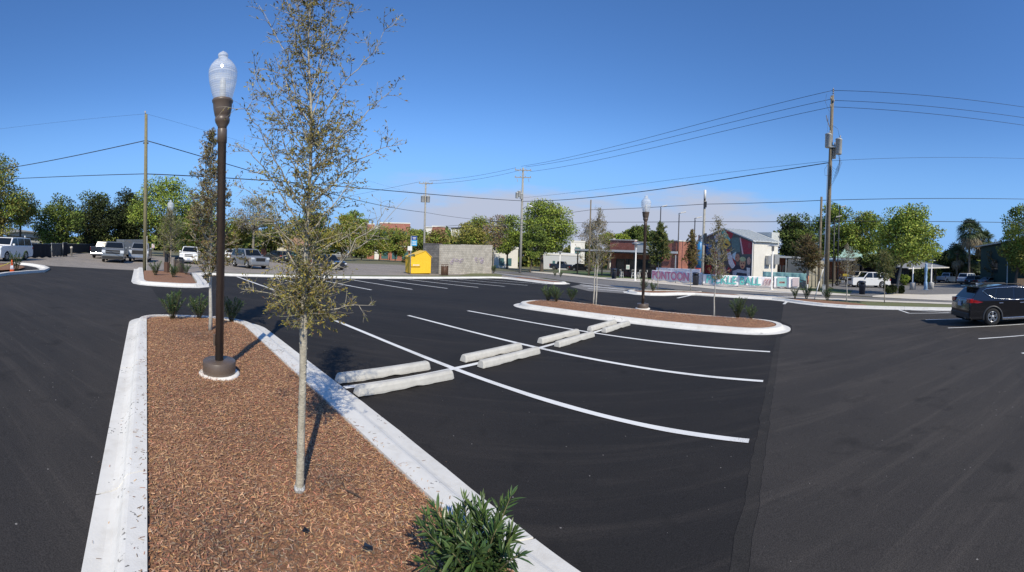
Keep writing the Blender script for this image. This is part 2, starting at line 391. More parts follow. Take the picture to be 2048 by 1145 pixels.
def worn_paint():
    m = mat('white road paint', (.80, .80, .785), .75); t = m.node_tree; b = t.nodes['Principled BSDF']; A = t.nodes.new; L = t.links.new
    tc = A('ShaderNodeTexCoord'); n = A('ShaderNodeTexNoise'); n.inputs['Scale'].default_value = 55; n.inputs['Detail'].default_value = 5; n.inputs['Roughness'].default_value = .75; L(tc.outputs['Object'], n.inputs['Vector'])
    n2 = A('ShaderNodeTexNoise'); n2.inputs['Scale'].default_value = 1.1; n2.inputs['Detail'].default_value = 5; L(tc.outputs['Object'], n2.inputs['Vector'])
    ad = A('ShaderNodeMath'); ad.operation = 'MULTIPLY_ADD'; ad.inputs[1].default_value = .55; L(n2.outputs['Fac'], ad.inputs[0]); L(n.outputs['Fac'], ad.inputs[2])
    r = A('ShaderNodeMapRange'); r.inputs[1].default_value = .88; r.inputs[2].default_value = 1.06; r.inputs[4].default_value = .9; L(ad.outputs[0], r.inputs[0])
    r2 = A('ShaderNodeMapRange'); r2.inputs[1].default_value = .45; r2.inputs[2].default_value = .75; r2.inputs[4].default_value = .30; L(n2.outputs['Fac'], r2.inputs[0])
    x0 = A('ShaderNodeMixRGB'); x0.inputs[1].default_value = (.72, .72, .70, 1); x0.inputs[2].default_value = (.42, .40, .38, 1); L(r2.outputs[0], x0.inputs[0])
    x = A('ShaderNodeMixRGB'); x.inputs[2].default_value = (.05, .047, .045, 1); L(x0.outputs[0], x.inputs[1]); L(r.outputs[0], x.inputs[0]); L(x.outputs[0], b.inputs['Base Color'])
    bp = A('ShaderNodeBump'); bp.inputs['Strength'].default_value = .3; bp.inputs['Distance'].default_value = .004; L(n.outputs['Fac'], bp.inputs['Height']); L(bp.outputs[0], b.inputs['Normal']); return m
M_paint = worn_paint()
M_kerb = kerb_concrete()
M_mulchbed = mat('bark mulch', (.13, .062, .034), .95, 26, col2=(.36, .19, .108), bump=1.0, bscale=45)

sheet('ground', UV([(-1500, -1500), (1500, -1500), (1500, 1500), (-1500, 1500)]), M_ground, -.03)
sheet('old_car_park', UV([(-62, -16), (-25, -16), (-25, 40), (-33, 41), (-40, 46), (-66, 48)]), M_old, -.018)
sheet('parking_lot', UV([(-28.2, -40), (34, -40), (34, 28), (-12, 28), (-16, 33), (-23, 31.2), (-26.8, 31.5), (-26.9, 3), (-28.3, -1)]), M_lot, 0)
# older, browner paving in the right-hand aisle
_r = random.Random(2); _edge = [(-.22 + _r.gauss(0, .007) + .004 * math.sin(v * 1.7), v) for v in [12.6 - .16 * k for k in range(100)]]
sheet('aisle_paving', UV([(-.3, -40), (34, -40), (34, 18), (9, 21.1), (6, 21.8), (3, 22.3), (.9, 23.6), (-.3, 25.2), (-.3, 16.2), (.12, 15.2), (.12, 13.6)] + _edge), M_lot2, .007)
sheet('paving_joint', UV([(u - .14 + .006 * math.sin(v * 5.1), v) for u, v in _edge] + [(u + .05, v) for u, v in _edge[::-1]]), M_lot4, .0035)

sheet('aisle_paving', UV([(-.3, -40), (-.3, -.36), (-9.5, -.36), (-11.5, .6), (-18.0, .2), (-19.5, -.66), (-28.1, -.8), (-28.2, -40)]), M_lot3, .004)  # left aisle sheet, painted lighter for the way the sun falls there
# street and far pavement
ST_FAR = [(985, 541.5), (1060, 545.5), (1140, 552.7), (1197, 558.5), (1241, 563), (1288, 566), (1356, 572), (1436, 580), (1534, 586), (1585, 588.5), (1700, 593), (1850, 600), (2040, 606)]
ST_NEAR = [(2040, 610), (1840, 605), (1694, 599), (1540, 592.5), (1450, 589.5), (1390, 581.5), (1290, 578), (1255, 580), (1160, 567), (1040, 549), (985, 546)]
sheet('street', PX(ST_FAR) + [xy(60, 9), xy(60, 5)] + PX(ST_NEAR) + [xy(-60, 50), xy(-60, 56)], M_street, .006)
sheet('entrance_apron', PX([(1165, 569), (1250, 580), (1250, 588), (1178, 583), (1140, 574)]), M_street, .010)
sheet('far_pavement', PX([(1060, 543), (1140, 548), (1200, 555), (1240, 557), (1280, 558.5), (1405, 566.5), (1522, 573), (1600, 581), (1700, 589)]) + PX([(1700, 592), (1585, 588), (1534, 585.5), (1436, 579.5), (1356, 571.5), (1288, 565.5), (1241, 562.5), (1197, 558), (1140, 552.2), (1060, 545)]), M_walk, .012)
sheet('lawn', PX([(1100, 541), (1200, 545), (1310, 549), (1310, 560), (1240, 557), (1200, 554.5), (1140, 547.5)]), M_lawn, .008)
sheet('pub_yard', PX([(1150, 540), (1400, 546), (1600, 556), (1640, 575), (1600, 580), (1522, 572.5), (1405, 566), (1310, 560), (1305, 549)]), M_street, .002)
sheet('grass_verge', PX([(1600, 577), (1660, 577), (1706, 582), (1700, 588.5), (1600, 580.5)]), M_lawn, .010)
sheet('side_car_park', PX([(1650, 570), (1720, 560), (1840, 556), (2040, 566)]) + [xy(75, 45), xy(60, 11)] + PX([(2040, 606), (1850, 599.5), (1760, 595), (1700, 591)]), M_street, .003)
sheet('driveway_apron', PX([(1745, 592), (1790, 588), (1850, 590), (1940, 588), (1990, 593), (2040, 600), (2040, 605.5), (1850, 599.6), (1745, 594.5)]), M_walk, .009)
sheet('near_pavement', PX([(1450, 589.5), (1540, 592.5), (1694, 599), (1840, 605), (2040, 610)]) + [xy(60, 4.9), xy(60, 3.2)] + PX([(2040, 613.5), (1840, 608), (1694, 602.5), (1540, 596.3), (1450, 592)]), M_walk, .05)
# verge between the lot kerb and the pavement on the right
sheet('lot_verge', UV([(-6.5, 26.2), (-3, 26.4), (-.5, 26.1), (1, 24.4), (3, 22.9), (6, 22.3), (9, 21.6), (14, 20.6), (40, 15)]) + PX([(2040, 611.6), (1840, 606.5), (1694, 600.6), (1540, 594.6), (1450, 590.6), (1400, 584)]), M_grass, .03)

def rr(u0, u1, v0, v1, r, n=9):
    a, b, c, d = r      # radii at (u0,v0) (u1,v0) (u1,v1) (u0,v1)
    return densify(arc((u0 + a, v0 + a), a, 180, 270, n) + arc((u1 - b, v0 + b), b, 270, 360, n) + arc((u1 - c, v1 - c), c, 0, 90, n) + arc((u0 + d, v1 - d), d, 90, 180, n), 1.2, True)
def rr2(o, i, ro, ri, n=9):
    def raw(u0, u1, v0, v1, r):
        a, b, c, d = r
        return arc((u0 + a, v0 + a), a, 180, 270, n) + arc((u1 - b, v0 + b), b, 270, 360, n) + arc((u1 - c, v1 - c), c, 0, 90, n) + arc((u0 + d, v1 - d), d, 90, 180, n)
    A, B = raw(*o, ro), raw(*i, ri); OA, OB = [], []
    for k in range(len(A)):
        q = (k + 1) % len(A); m = max(1, int(math.dist(A[k], A[q]) / .9))
        for j in range(m):
            OA.append((A[k][0] + (A[q][0] - A[k][0]) * j / m, A[k][1] + (A[q][1] - A[k][1]) * j / m))
            OB.append((B[k][0] + (B[q][0] - B[k][0]) * j / m, B[k][1] + (B[q][1] - B[k][1]) * j / m))
    return OA, OB
NEAR_O, NEAR_I = rr2((-10.65, -.25, -.40, 2.86), (-10.12, -.85, .02, 2.27), (.9, .6, .9, 1.3), (.5, .3, .6, .95))
NEAR_O = [(u, v - (.0236 * max(0, u + 5.2) ** 2 if v > 1.4 else 0)) for u, v in NEAR_O]; NEAR_I = [(u, v - (.0125 * max(0, u + 5.2) ** 2 if v > 1.2 else 0)) for u, v in NEAR_I]
kerb('kerb', NEAR_O, NEAR_I, M_kerb, True)
MID_O, MID_I = rr2((-10.95, .08, 12.80, 16.0), (-10.45, -.42, 13.3, 15.5), (1.5, 1.45, 1.55, 1.4), (1.05, 1.0, 1.1, .95))
kerb('kerb', MID_O, MID_I, M_kerb, True)
FAR_O = [(-29.6, -.9), (-28.2, -.85), (-19.9, -.72), (-19.0, -.6), (-18.5, -.25), (-18.3, .35), (-18.12, 1.6), (-18.25, 2.4), (-18.8, 2.95), (-19.9, 3.12), (-26.0, 3.5), (-26.3, 4.0), (-26.5, 15), (-26.5, 21), (-26.3, 29.9), (-25.8, 30.4), (-25.2, 30.4), (-21.9, 29.2), (-18.9, 27.9), (-18.1, 27.9), (-17.5, 28.6), (-17.6, 29.7), (-18.3, 30.6), (-22.5, 32.8), (-34, 39.5)]
FAR_O = densify(FAR_O, 1.0); FAR_I = offset(FAR_O, .62)
kerb('kerb', FAR_O, FAR_I, M_kerb)
RGT_O = [(-6.4, 28.6), (-8.4, 27.4), (-10.3, 26.2), (-10.75, 25.6), (-10.7, 24.9), (-10.2, 24.0), (-9.3, 23.45), (-8.3, 23.5), (-7.6, 24.1), (-6.8, 25.6), (-6.1, 26.1), (-3.1, 26.15), (-1.2, 25.95), (-.5, 25.5), (.6, 24.2), (1.75, 23.2), (3.1, 22.5), (6.1, 21.95), (9, 21.2), (14, 20.1), (40, 14.4)]
RGT_O = densify(RGT_O, .9); RGT_I = offset(RGT_O, .58)
kerb('kerb', RGT_O, RGT_I, M_kerb)
CONE_O = densify([(-14, -7.9), (-19.6, -7.35), (-21.5, -6.75), (-22.6, -6.3), (-24.5, -6.5), (-26.0, -7.2), (-27.1, -8.2), (-27.4, -9.5)], .9)
CONE_I = offset(CONE_O, -.6); kerb('kerb', CONE_O, CONE_I, M_kerb)

def shoelace(p): return sum(p[i][0] * p[(i + 1) % len(p)][1] - p[(i + 1) % len(p)][0] * p[i][1] for i in range(len(p))) / 2
def inset(pts, d):
    s = 1 if shoelace(pts) > 0 else -1
    return offset(pts, d * s, True)
def seg_dist(p, poly):
    m = 9e9
    for i in range(len(poly)):
        a, c = poly[i], poly[(i + 1) % len(poly)]; dx, dy = c[0] - a[0], c[1] - a[1]
        t = max(0, min(1, ((p[0] - a[0]) * dx + (p[1] - a[1]) * dy) / (dx * dx + dy * dy + 1e-12)))
        m = min(m, math.hypot(p[0] - a[0] - t * dx, p[1] - a[1] - t * dy))
    return m
def bed_z(u, v, poly, base, crown):
    x, y = xy(u, v); k = min(1, seg_dist((u, v), poly) / .8)
    return gz(x, y) + base + crown * (1 - (1 - k) ** 2) + .008 * math.sin(u * 7.3 + v * 3.1) * k + .008 * math.sin(v * 8.7 - u * 2.3) * k
def mulch_bed(poly, base=.10, crown=.07, step=.3):
    """mounded mulch bed inside a uv outline"""
    b = bmesh.new(); f = b.faces.new([b.verts.new((p[0], p[1], 0)) for p in poly])
    bmesh.ops.triangulate(b, faces=[f])
    us = [p[0] for p in poly]; vs = [p[1] for p in poly]
    for lo, hi, ax in ((min(us), max(us), 0), (min(vs), max(vs), 1)):
        k = lo + step
        while k < hi:
            bmesh.ops.bisect_plane(b, geom=b.verts[:] + b.edges[:] + b.faces[:], plane_co=(k, 0, 0) if ax == 0 else (0, k, 0), plane_no=(1, 0, 0) if ax == 0 else (0, 1, 0), dist=1e-5); k += step
    for q in b.verts:
        z = bed_z(q.co.x, q.co.y, poly, base, crown); x, y = xy(q.co.x, q.co.y); q.co = (x, y, z)
    bmesh.ops.recalc_face_normals(b, faces=b.faces)
    me = bpy.data.meshes.new('mulch_bed'); b.to_mesh(me); b.free(); me.materials.append(M_mulchbed)
    if me.polygons[0].normal.z < 0: me.flip_normals()
    me.polygons.foreach_set('use_smooth', [True] * len(me.polygons))
    o = bpy.data.objects.new('mulch_bed', me); COL.objects.link(o)
    return tag(o, kind='structure')
mulch_bed(NEAR_I, .105, .06); mulch_bed(MID_I, .105, .12)
mulch_bed([(-19.2, .1), (-18.85, .6), (-18.8, 2.0), (-19.4, 2.4), (-26.5, 2.8), (-26.8, 1.5), (-26.8, -.15), (-20, -.15)], .105, .08)
mulch_bed([(-24.9, 31.1), (-21.8, 29.95), (-18.6, 28.6), (-18.2, 29.3), (-18.6, 30.0), (-22.7, 32.2), (-26, 33.6)], .10, .06)
mulch_bed([(-10.1, 25.2), (-9.4, 24.1), (-8.5, 24.2), (-7.0, 26.3), (-6.3, 26.8), (-3, 26.85), (-3.6, 27.8), (-6.4, 28.0), (-8.2, 26.9)], .10, .06)
mulch_bed([(-.2, 26.4), (1.1, 24.8), (2.2, 23.75), (3.4, 23.1), (4.6, 22.9), (4.4, 24.2), (3.2, 25.6), (1.4, 26.6)], .10, .05)
mulch_bed([(-15, -8.8), (-19.8, -8.1), (-22.4, -7.2), (-24.3, -7.4), (-25.6, -8.1), (-26, -10), (-20, -11)], .10, .06)
# dry grass strip behind the far kerb
sheet('grass_strip', UV([(-28.6, 3.9), (-27.1, 4), (-27.2, 15), (-27.15, 30.2), (-26.4, 31.2), (-33, 39), (-36, 37), (-31.2, 30), (-30.3, 15), (-29.4, 4)]), M_grass, .012)

# painted markings
def stripe(a, b, wd=.11, dz=.009):
    a, b = Vector(a), Vector(b); d = (b - a).normalized(); n = Vector((-d.y, d.x)) * wd / 2
    k = max(2, int((b - a).length / .5)); rnd = random.Random(int(a.x * 100 + b.y * 77)); L_, R_ = [], []
    for i in range(k + 1):
        p = a + (b - a) * i / k; e1, e2 = rnd.uniform(-.004, .004), rnd.uniform(-.004, .004)
        L_.append(tuple(p + n * (1 + e1 / .05))); R_.append(tuple(p - n * (1 + e2 / .05)))
    return sheet('parking_line', UV(L_ + R_[::-1]), M_paint, dz)
WST = 2.67
for k in range(3): stripe((-10.39, 5.109 + k * WST), (-.444, 5.109 + k * WST), .125)
stripe((-5.378, 2.87), (-5.378, 12.86), .105, .013)
for k in range(0, 9): stripe((-25.95, 5.868 + k * WST), (-18.23, 5.868 + k * WST), .15)
for k in range(-1, 7): stripe((6.06, 17.485 - k * WST), (11.9, 17.485 - k * WST), .11)
stripe((6.06, 20.15), (6.0, 22.0), .11, .013)
for k in range(5): stripe((6.5 + k * 1.1, 21.9 - k * .2), (8.3 + k * 1.1, 20.2), .10, .017)
stripe((-6.5, 23.3), (-6.35, 25.85), .16); stripe((-.3, 23.6), (-.12, 25.5), .16)
for a, b in [((1160, 566.5), (1277, 577.5)), ((1160, 570.3), (1254, 581)), ((1176, 577.7), (1252, 583.9)), ((1166, 573), (1250, 578.5))]:
    pa, pb = uv(*gp(*a)[:2]), uv(*gp(*b)[:2]); stripe(pa, pb, .22, .016)

# ---------------------------------------------------------------- near things: lamps, wheel stops, young trees, shrubs, mulch chips, cone
M_bronze = mat('bronze paint', (.105, .078, .060), .42, 3, .2, spec=.5)
M_concw = mat('white footing concrete', (.68, .65, .60), .9, 9, .15, bump=.3, bscale=40)
def lamp_glass():
    m = bpy.data.materials.new('prismatic acrylic'); m.use_nodes = True; t = m.node_tree; A = t.nodes.new; L = t.links.new
    b = t.nodes['Principled BSDF']; b.inputs['Base Color'].default_value = (.80, .83, .85, 1); b.inputs['Roughness'].default_value = .12
    tr = A('ShaderNodeBsdfTransparent'); tr.inputs[0].default_value = (.93, .95, .97, 1)
    tl = A('ShaderNodeBsdfTranslucent'); tl.inputs[0].default_value = (.85, .87, .9, 1)
    m1 = A('ShaderNodeMixShader'); m1.inputs[0].default_value = .30; L(b.outputs[0], m1.inputs[1]); L(tl.outputs[0], m1.inputs[2])
    m2 = A('ShaderNodeMixShader'); L(m1.outputs[0], m2.inputs[1]); L(tr.outputs[0], m2.inputs[2])
    # moulded prism rings: some bands of the globe are clearer than others
    tc = A('ShaderNodeTexCoord'); sp = A('ShaderNodeSeparateXYZ'); L(tc.outputs['Object'], sp.inputs[0])
    wv = A('ShaderNodeMath'); wv.operation = 'SINE'; mu = A('ShaderNodeMath'); mu.operation = 'MULTIPLY'; mu.inputs[1].default_value = 210
    L(sp.outputs[2], mu.inputs[0]); L(mu.outputs[0], wv.inputs[0])
    n = A('ShaderNodeTexNoise'); n.noise_dimensions = '1D'; n.inputs['Scale'].default_value = 11; L(sp.outputs[2], n.inputs['W'])
    mm = A('ShaderNodeMath'); mm.operation = 'MULTIPLY_ADD'; mm.inputs[1].default_value = .10; L(wv.outputs[0], mm.inputs[0]); L(n.outputs['Fac'], mm.inputs[2])
    r = A('ShaderNodeMapRange'); r.inputs[1].default_value = .25; r.inputs[2].default_value = .8; r.inputs[3].default_value = .26; r.inputs[4].default_value = .76; L(mm.outputs[0], r.inputs[0])
    L(r.outputs[0], m2.inputs[0]); L(m2.outputs[0], t.nodes['Material Output'].inputs[0]); return m
M_globe = lamp_glass()
def make_lamp(label, loc):
    t = thing('street_lamp', label, 'street lamp', loc, 0, 'post-top street lamps of the car park')
    s = MB(); s.lathe([(.30, 0), (.30, .05), (.285, .065)], 28); s.build('footing', M_concw, t)
    s = MB(); s.lathe([(.238, .055), (.24, .06), (.24, .235), (.232, .245), (.06, .25)], 40); s.build('base_cover', M_bronze, t)
    s = MB(); s.lathe([(.061, .24), (.061, 3.50), (.070, 3.505), (.070, 3.70), (.064, 3.71)], 24); s.build('pole', M_bronze, t)
    hh = MB(); hh.box((-.058, -.03, .55), (.035, .055, .17)); hh.build('access_cover', M_bronze, t, bevel=.006)
    s = MB(); s.lathe([(.062, 3.66), (.066, 3.74), (.10, 3.80), (.108, 3.83), (.108, 3.86), (.098, 3.875), (.112, 3.90), (.132, 4.0), (.138, 4.08), (.150, 4.10), (.153, 4.125), (.142, 4.14), (.12, 4.145)], 32); s.build('capital', M_bronze, t)
    n = 64; prof = [(.128, 4.14), (.148, 4.20), (.172, 4.29), (.192, 4.38), (.203, 4.46), (.205, 4.50), (.203, 4.53), (.206, 4.535), (.20, 4.57), (.175, 4.63), (.13, 4.69), (.085, 4.725), (.07, 4.735), (.066, 4.75), (.074, 4.775), (.072, 4.80), (.045, 4.825), (.015, 4.835), (.010, 4.85)]
    V = []; F = []
    for r, z in prof:
        for j in range(n): a = 2 * math.pi * j / n; q = r * (1 + (.004 if j % 2 else -.004)); V.append((q * math.cos(a), q * math.sin(a), z))
    for i in range(len(prof) - 1):
        for j in range(n): F.append((i * n + j, i * n + (j + 1) % n, (i + 1) * n + (j + 1) % n, (i + 1) * n + j))
    np_mesh('globe', V, F, M_globe, t)
    s = MB(); s.lathe([(.03, 4.14), (.045, 4.20), (.045, 4.40), (.02, 4.46)], 16); s.build('lamp_holder', mat('white ceramic', (.75, .75, .73), .4), t)
    return t
def on_bed(u, v, poly, base, crown): q = xy(u, v); return (q[0], q[1], bed_z(u, v, poly, base, crown))
_P = uv(*gp(450, 768)[:2])
lp = on_bed(_P[0] + .05, _P[1] - .1, NEAR_I, .105, .06)
lamp0 = make_lamp('tall bronze street lamp on the near mulch island, large in the foreground', (lp[0], lp[1], lp[2] - .02)); lamp0.scale = (1, 1, .965)
_P = gp(1285, 626); dup(lamp0, (_P.x, _P.y, _P.z + .14), 1.2, 'dark street lamp in the middle mulch island beyond the wheel stops')
_P = gp(340, 549); dup(lamp0, (_P.x, _P.y, _P.z + .05), 2.0, 'distant street lamp rising from the parked cars behind the wooden utility pole')

# wheel stops
M_stop = mat('precast concrete', (.47, .455, .415), .85, 5, .12, bump=.25, bscale=60)
def make_stop():
    L_, n = 1.83, 14; prof = [(-.092, 0), (-.092, .035), (-.078, .10), (-.058, .128), (-.03, .14), (.03, .14), (.058, .128), (.078, .10), (.092, .035), (.092, 0)]
    s = MB(); rnd = random.Random(3); ys = [-L_ / 2, -L_ / 2 + .025] + [-L_ / 2 + .06 + (L_ - .12) * i / n for i in range(n + 1)] + [L_ / 2 - .025, L_ / 2]
    V = []
    for i, y in enumerate(ys):
        e = min(i, len(ys) - 1 - i); kx = (1, .97, 1)[2] if e > 1 else (.86, .96)[e]; kz = (.90, .98)[e] if e < 2 else 1
        for x, z in prof: V.append((x * kx + rnd.uniform(-.002, .002), y + (0 if 1 < i < len(ys) - 2 else (.02 if y < 0 else -.02) * z / .14 * (1 if e == 0 else .6)), z * kz + (rnd.uniform(0, .012) if z == 0 else 0) + (.02 if z == 0 and i in (9, 10) else 0)))
    k = len(prof); F = [(i * k + j, i * k + j + 1, (i + 1) * k + j + 1, (i + 1) * k + j) for i in range(len(ys) - 1) for j in range(k - 1)]
    s.add(V, F, 0, False); s.add([], []); s.f += [tuple(range(k)), tuple(range((len(ys) - 1) * k, len(ys) * k))]; s.m += [0, 0]; s.sm += [False, False]
    return s.build('wheel_stop', M_stop, bevel=.008)
stop0 = None
ST = [(-5.63, 3.78, 'concrete wheel stop touching the near mulch kerb, back one of its pair'), (-5.05, 3.80, 'concrete wheel stop nearest the camera, dappled with tree shade at its near end'),
      (-5.63, 6.46, 'concrete wheel stop between the two nearest white line crossings, back one of its pair'), (-5.15, 6.46, 'concrete wheel stop just past the first white line crossing, front one of its pair'),
      (-5.64, 9.08, 'concrete wheel stop past the second white line crossing, back one of its pair'), (-5.16, 9.08, 'concrete wheel stop past the second white line crossing, front one of its pair'),
      (-5.58, 11.5, 'concrete wheel stop against the middle mulch island, back one of its pair'), (-5.14, 11.58, 'concrete wheel stop against the middle mulch island, front one of its pair')]
for i, (u, v, lb) in enumerate(ST):
    p = xy(u, v); o = make_stop() if i == 0 else stop0.copy()
    if i == 0: stop0 = o
    else: COL.objects.link(o)
    sl = math.atan2(gz(*xy(u, v + .5)) - gz(*xy(u, v - .5)), 1)
    o.location = (p[0], p[1], gz(*p) + .008); o.rotation_euler = (sl, 0, V_YAW - math.pi / 2 + random.Random(i).uniform(-.012, .012))
    tag(o, lb, 'wheel stop', 'concrete wheel stops along the white centre line')

# foliage helpers
def rotvecs(rng, n):
    v = rng.normal(size=(n, 3)); return v / (np.linalg.norm(v, axis=1, keepdims=True) + 1e-9)
def leaf_quads(P, D, L_, W_, rng, nrm=None, fold=.0):
    """diamond leaves: base at P, pointing along D"""
    n = len(P); D = D / (np.linalg.norm(D, axis=1, keepdims=True) + 1e-9)
    S = np.cross(D, nrm if nrm is not None else rotvecs(rng, n)); S /= (np.linalg.norm(S, axis=1, keepdims=True) + 1e-9)
    L_ = np.asarray(L_).reshape(-1, 1) * np.ones((n, 1)); W_ = np.asarray(W_).reshape(-1, 1) * np.ones((n, 1))
    N_ = np.cross(S, D)
    V = np.stack([P, P + D * L_ * .45 + S * W_ * .5 + N_ * fold * W_, P + D * L_, P + D * L_ * .45 - S * W_ * .5 + N_ * fold * W_], 1)
    return V.reshape(-1, 3), np.arange(4 * n).reshape(-1, 4)
def lance_leaves(P, D, L_, W_, rng, bend=.25):
    """long lance-shaped leaves folded along the midrib, six faces each, bending over at the tip"""
    n = len(P); D = D / np.linalg.norm(D, axis=1, keepdims=True); up = np.array([0, 0, 1.0])
    S = np.cross(D, up + .25 * rng.normal(size=(n, 3))); S /= (np.linalg.norm(S, axis=1, keepdims=True) + 1e-9); Nn = np.cross(S, D)
    L_ = L_.reshape(-1, 1); W_ = W_.reshape(-1, 1); B = (rng.uniform(.2, 1, n) * bend).reshape(-1, 1)
    ts = [0, .3, .65, 1.0]; ws = [.12, .95, .8, .02]; rows = []
    for t, w_ in zip(ts, ws):
        c = P + D * L_ * t - Nn * 0 - np.array([0, 0, 1.0]) * L_ * B * t * t
        rows += [c - S * W_ * w_ * .5 + Nn * W_ * .16 * w_, c, c + S * W_ * w_ * .5 + Nn * W_ * .16 * w_]
    V = np.stack(rows, 1).reshape(-1, 3); base = (np.arange(n) * 12).reshape(-1, 1); F = []
    for k in range(3):
        for j in range(2): F.append(base + np.array([[k * 3 + j, k * 3 + j + 1, (k + 1) * 3 + j + 1, (k + 1) * 3 + j]]))
    return V, np.concatenate(F, 0)
M_bark = mat('pale sapling bark', (.46, .42, .33), .9, 16, col2=(.27, .245, .19), bump=.5, bscale=60)
M_twig = mat('grey twig bark', (.33, .29, .23), .9, 14, .3)
M_leaf_olive = mat('olive oak leaf', (.235, .215, .06), .6, island=.38, transl=.25)
M_leaf_dark = mat('dark olive leaf', (.115, .12, .048), .55, island=.4, transl=.2)
M_leaf_brown = mat('brown oak leaf', (.17, .105, .05), .7, island=.4, transl=.2)
M_leaf_gold = mat('yellowing leaf', (.42, .33, .06), .6, island=.3, transl=.3)
M_leaf_green = mat('fresh green leaf', (.12, .175, .04), .55, island=.35, transl=.3)
M_olean = mat('oleander leaf', (.055, .098, .030), .38, island=.35, transl=.2)
M_oltip = mat('oleander young leaf', (.11, .17, .045), .4, island=.3, transl=.3)
M_stem = mat('green stem', (.12, .11, .05), .8)
class Skel:
    """collects branch tubes and the places where leaves sit"""
    def __init__(s, seed): s.r = random.Random(seed); s.g = np.random.default_rng(seed); s.mb = MB(); s.L = []; s.tips = []
    def branch(s, pts, r0, r1, n=5):
        k = len(pts); s.mb.tube(pts, [r0 + (r1 - r0) * (i / (k - 1)) for i in range(k)], n, 0, True, True)
    def grow(s, p, d, length, r0, lvl, nk=4, spread=.8, leafy=1.0, droop=0.0, twig=.5, ls=(.02, .5)):
        p = Vector(p); d = Vector(d).normalized(); pts = [p.copy()]; k = max(3, int(length / .09)) if lvl < 2 else 3
        for i in range(k):
            w_ = Vector((s.r.gauss(0, 1), s.r.gauss(0, 1), s.r.gauss(0, 1))) * .13
            d = (d + w_ + Vector((0, 0, .045 - droop))).normalized(); p = p + d * length / k; pts.append(p.copy())
        s.branch(pts, r0, max(.0009, r0 * .3), 5 if lvl < 2 else 3)
        if lvl < 2:
            for i in range(nk):
                t = s.r.uniform(.22, 1); q = pts[min(k, int(t * k))]; dd = (pts[min(k, int(t * k) + 1)] - pts[max(0, int(t * k) - 1)]).normalized()
                side = Vector((s.r.gauss(0, 1), s.r.gauss(0, 1), s.r.gauss(0, .6))); side = (side - dd * side.dot(dd)).normalized()
                s.grow(q, dd * (1 - spread * .5) + side * spread, length * s.r.uniform(.22, .45) * (twig / .5), max(.0012, r0 * .42), lvl + 1, max(2, nk - 2), spread, leafy, droop, twig, ls)
        if lvl >= 1 or True:
            m = int(leafy * (7 if lvl else 5) * max(1, length / .12) * s.r.uniform(.5, 1.5))
            for _ in range(m):
                t = s.r.uniform(.25 if lvl == 0 else .1, 1); i = min(k - 1, int(t * k)); q = pts[i].lerp(pts[i + 1], t * k - i if t * k - i <= 1 else 1)
                s.L.append((q, (d + Vector((s.r.gauss(0, .8), s.r.gauss(0, .8), s.r.gauss(0, .7)))).normalized()))
        return pts
def leaves_object(name, sk, mats, weights, length, width, parent):
    P = np.array([tuple(a) for a, _ in sk.L]); D = np.array([tuple(b) for _, b in sk.L]); n = len(P)
    L_ = sk.g.uniform(.55, 1.25, n) * length
    V, F = leaf_quads(P, D, L_, L_ * width, sk.g, rotvecs(sk.g, n) + np.array([.25, -.45, .55]), fold=.25)
    return np_mesh(name, V, F, mats, parent, mi=sk.g.choice(len(mats), n, p=np.array(weights) / sum(weights)))

# the young tree in the foreground: main branches follow the ones in the photograph
_b = uv(*gp(598, 1022)[:2]); tb = Vector(on_bed(_b[0], _b[1], NEAR_I, .105, .06)); tree_root = thing('young_tree', 'slender young tree with sparse olive leaves in the foreground mulch island', 'tree', tb, 0)
sk = Skel(11); RT = lat(tb); FW = Vector((tb.x, tb.y, 0)).normalized(); _sc = math.hypot(tb.x, tb.y) / FPX
_ref = gp(598, 1022); _bx = 600
def lpt(px, py, depth=0.0):
    """point on the tree, given by photograph position and depth behind the trunk plane (metres)"""
    f = 1 + depth / math.hypot(tb.x, tb.y)
    th = (px - 1024) / FPX; d = CW @ Vector((math.sin(th), math.cos(th), (YC - py) / FPX)); s_ = (math.hypot(tb.x, tb.y) + depth) / math.hypot(d.x, d.y)
    return Vector((d.x * s_, d.y * s_, CAM_H + d.z * s_)) - tb
tr_px = [(598, 1030), (600, 960), (603, 850), (606, 740), (607, 655), (609, 600), (611, 540), (613, 480), (616, 420), (620, 350), (623, 280), (622, 210), (619, 150), (616, 90), (620, 30), (626, -60), (630, -150), (632, -230)]
tr = [lpt(*q) for q in tr_px]; tr[0].z = -.02
rads = [.040, .034, .031, .029, .032, .025, .022, .019, .016, .0135, .0115, .010, .0085, .007, .006, .0045, .003, .0015]
sk.mb.tube(tr, rads, 14, 0)
rr_ = random.Random(5)
for i in range(26):      # knots and pruned stubs on the stem
    t = rr_.uniform(.5, 3.8); k = int(t); q = tr[k].lerp(tr[k + 1], t - k); a = rr_.uniform(0, 6.28); d = Vector((math.cos(a), math.sin(a), .25)); sk.mb.tube([q, q + d * .036], [.011, .006], 6, 0)
def trunk_at(py):
    for i in range(len(tr_px) - 1):
        if tr_px[i][1] >= py >= tr_px[i + 1][1]:
            f = (tr_px[i][1] - py) / (tr_px[i][1] - tr_px[i + 1][1]); return tr[i].lerp(tr[i + 1], f), rads[i] * (1 - f) + rads[i + 1] * f
    return tr[-1], .002
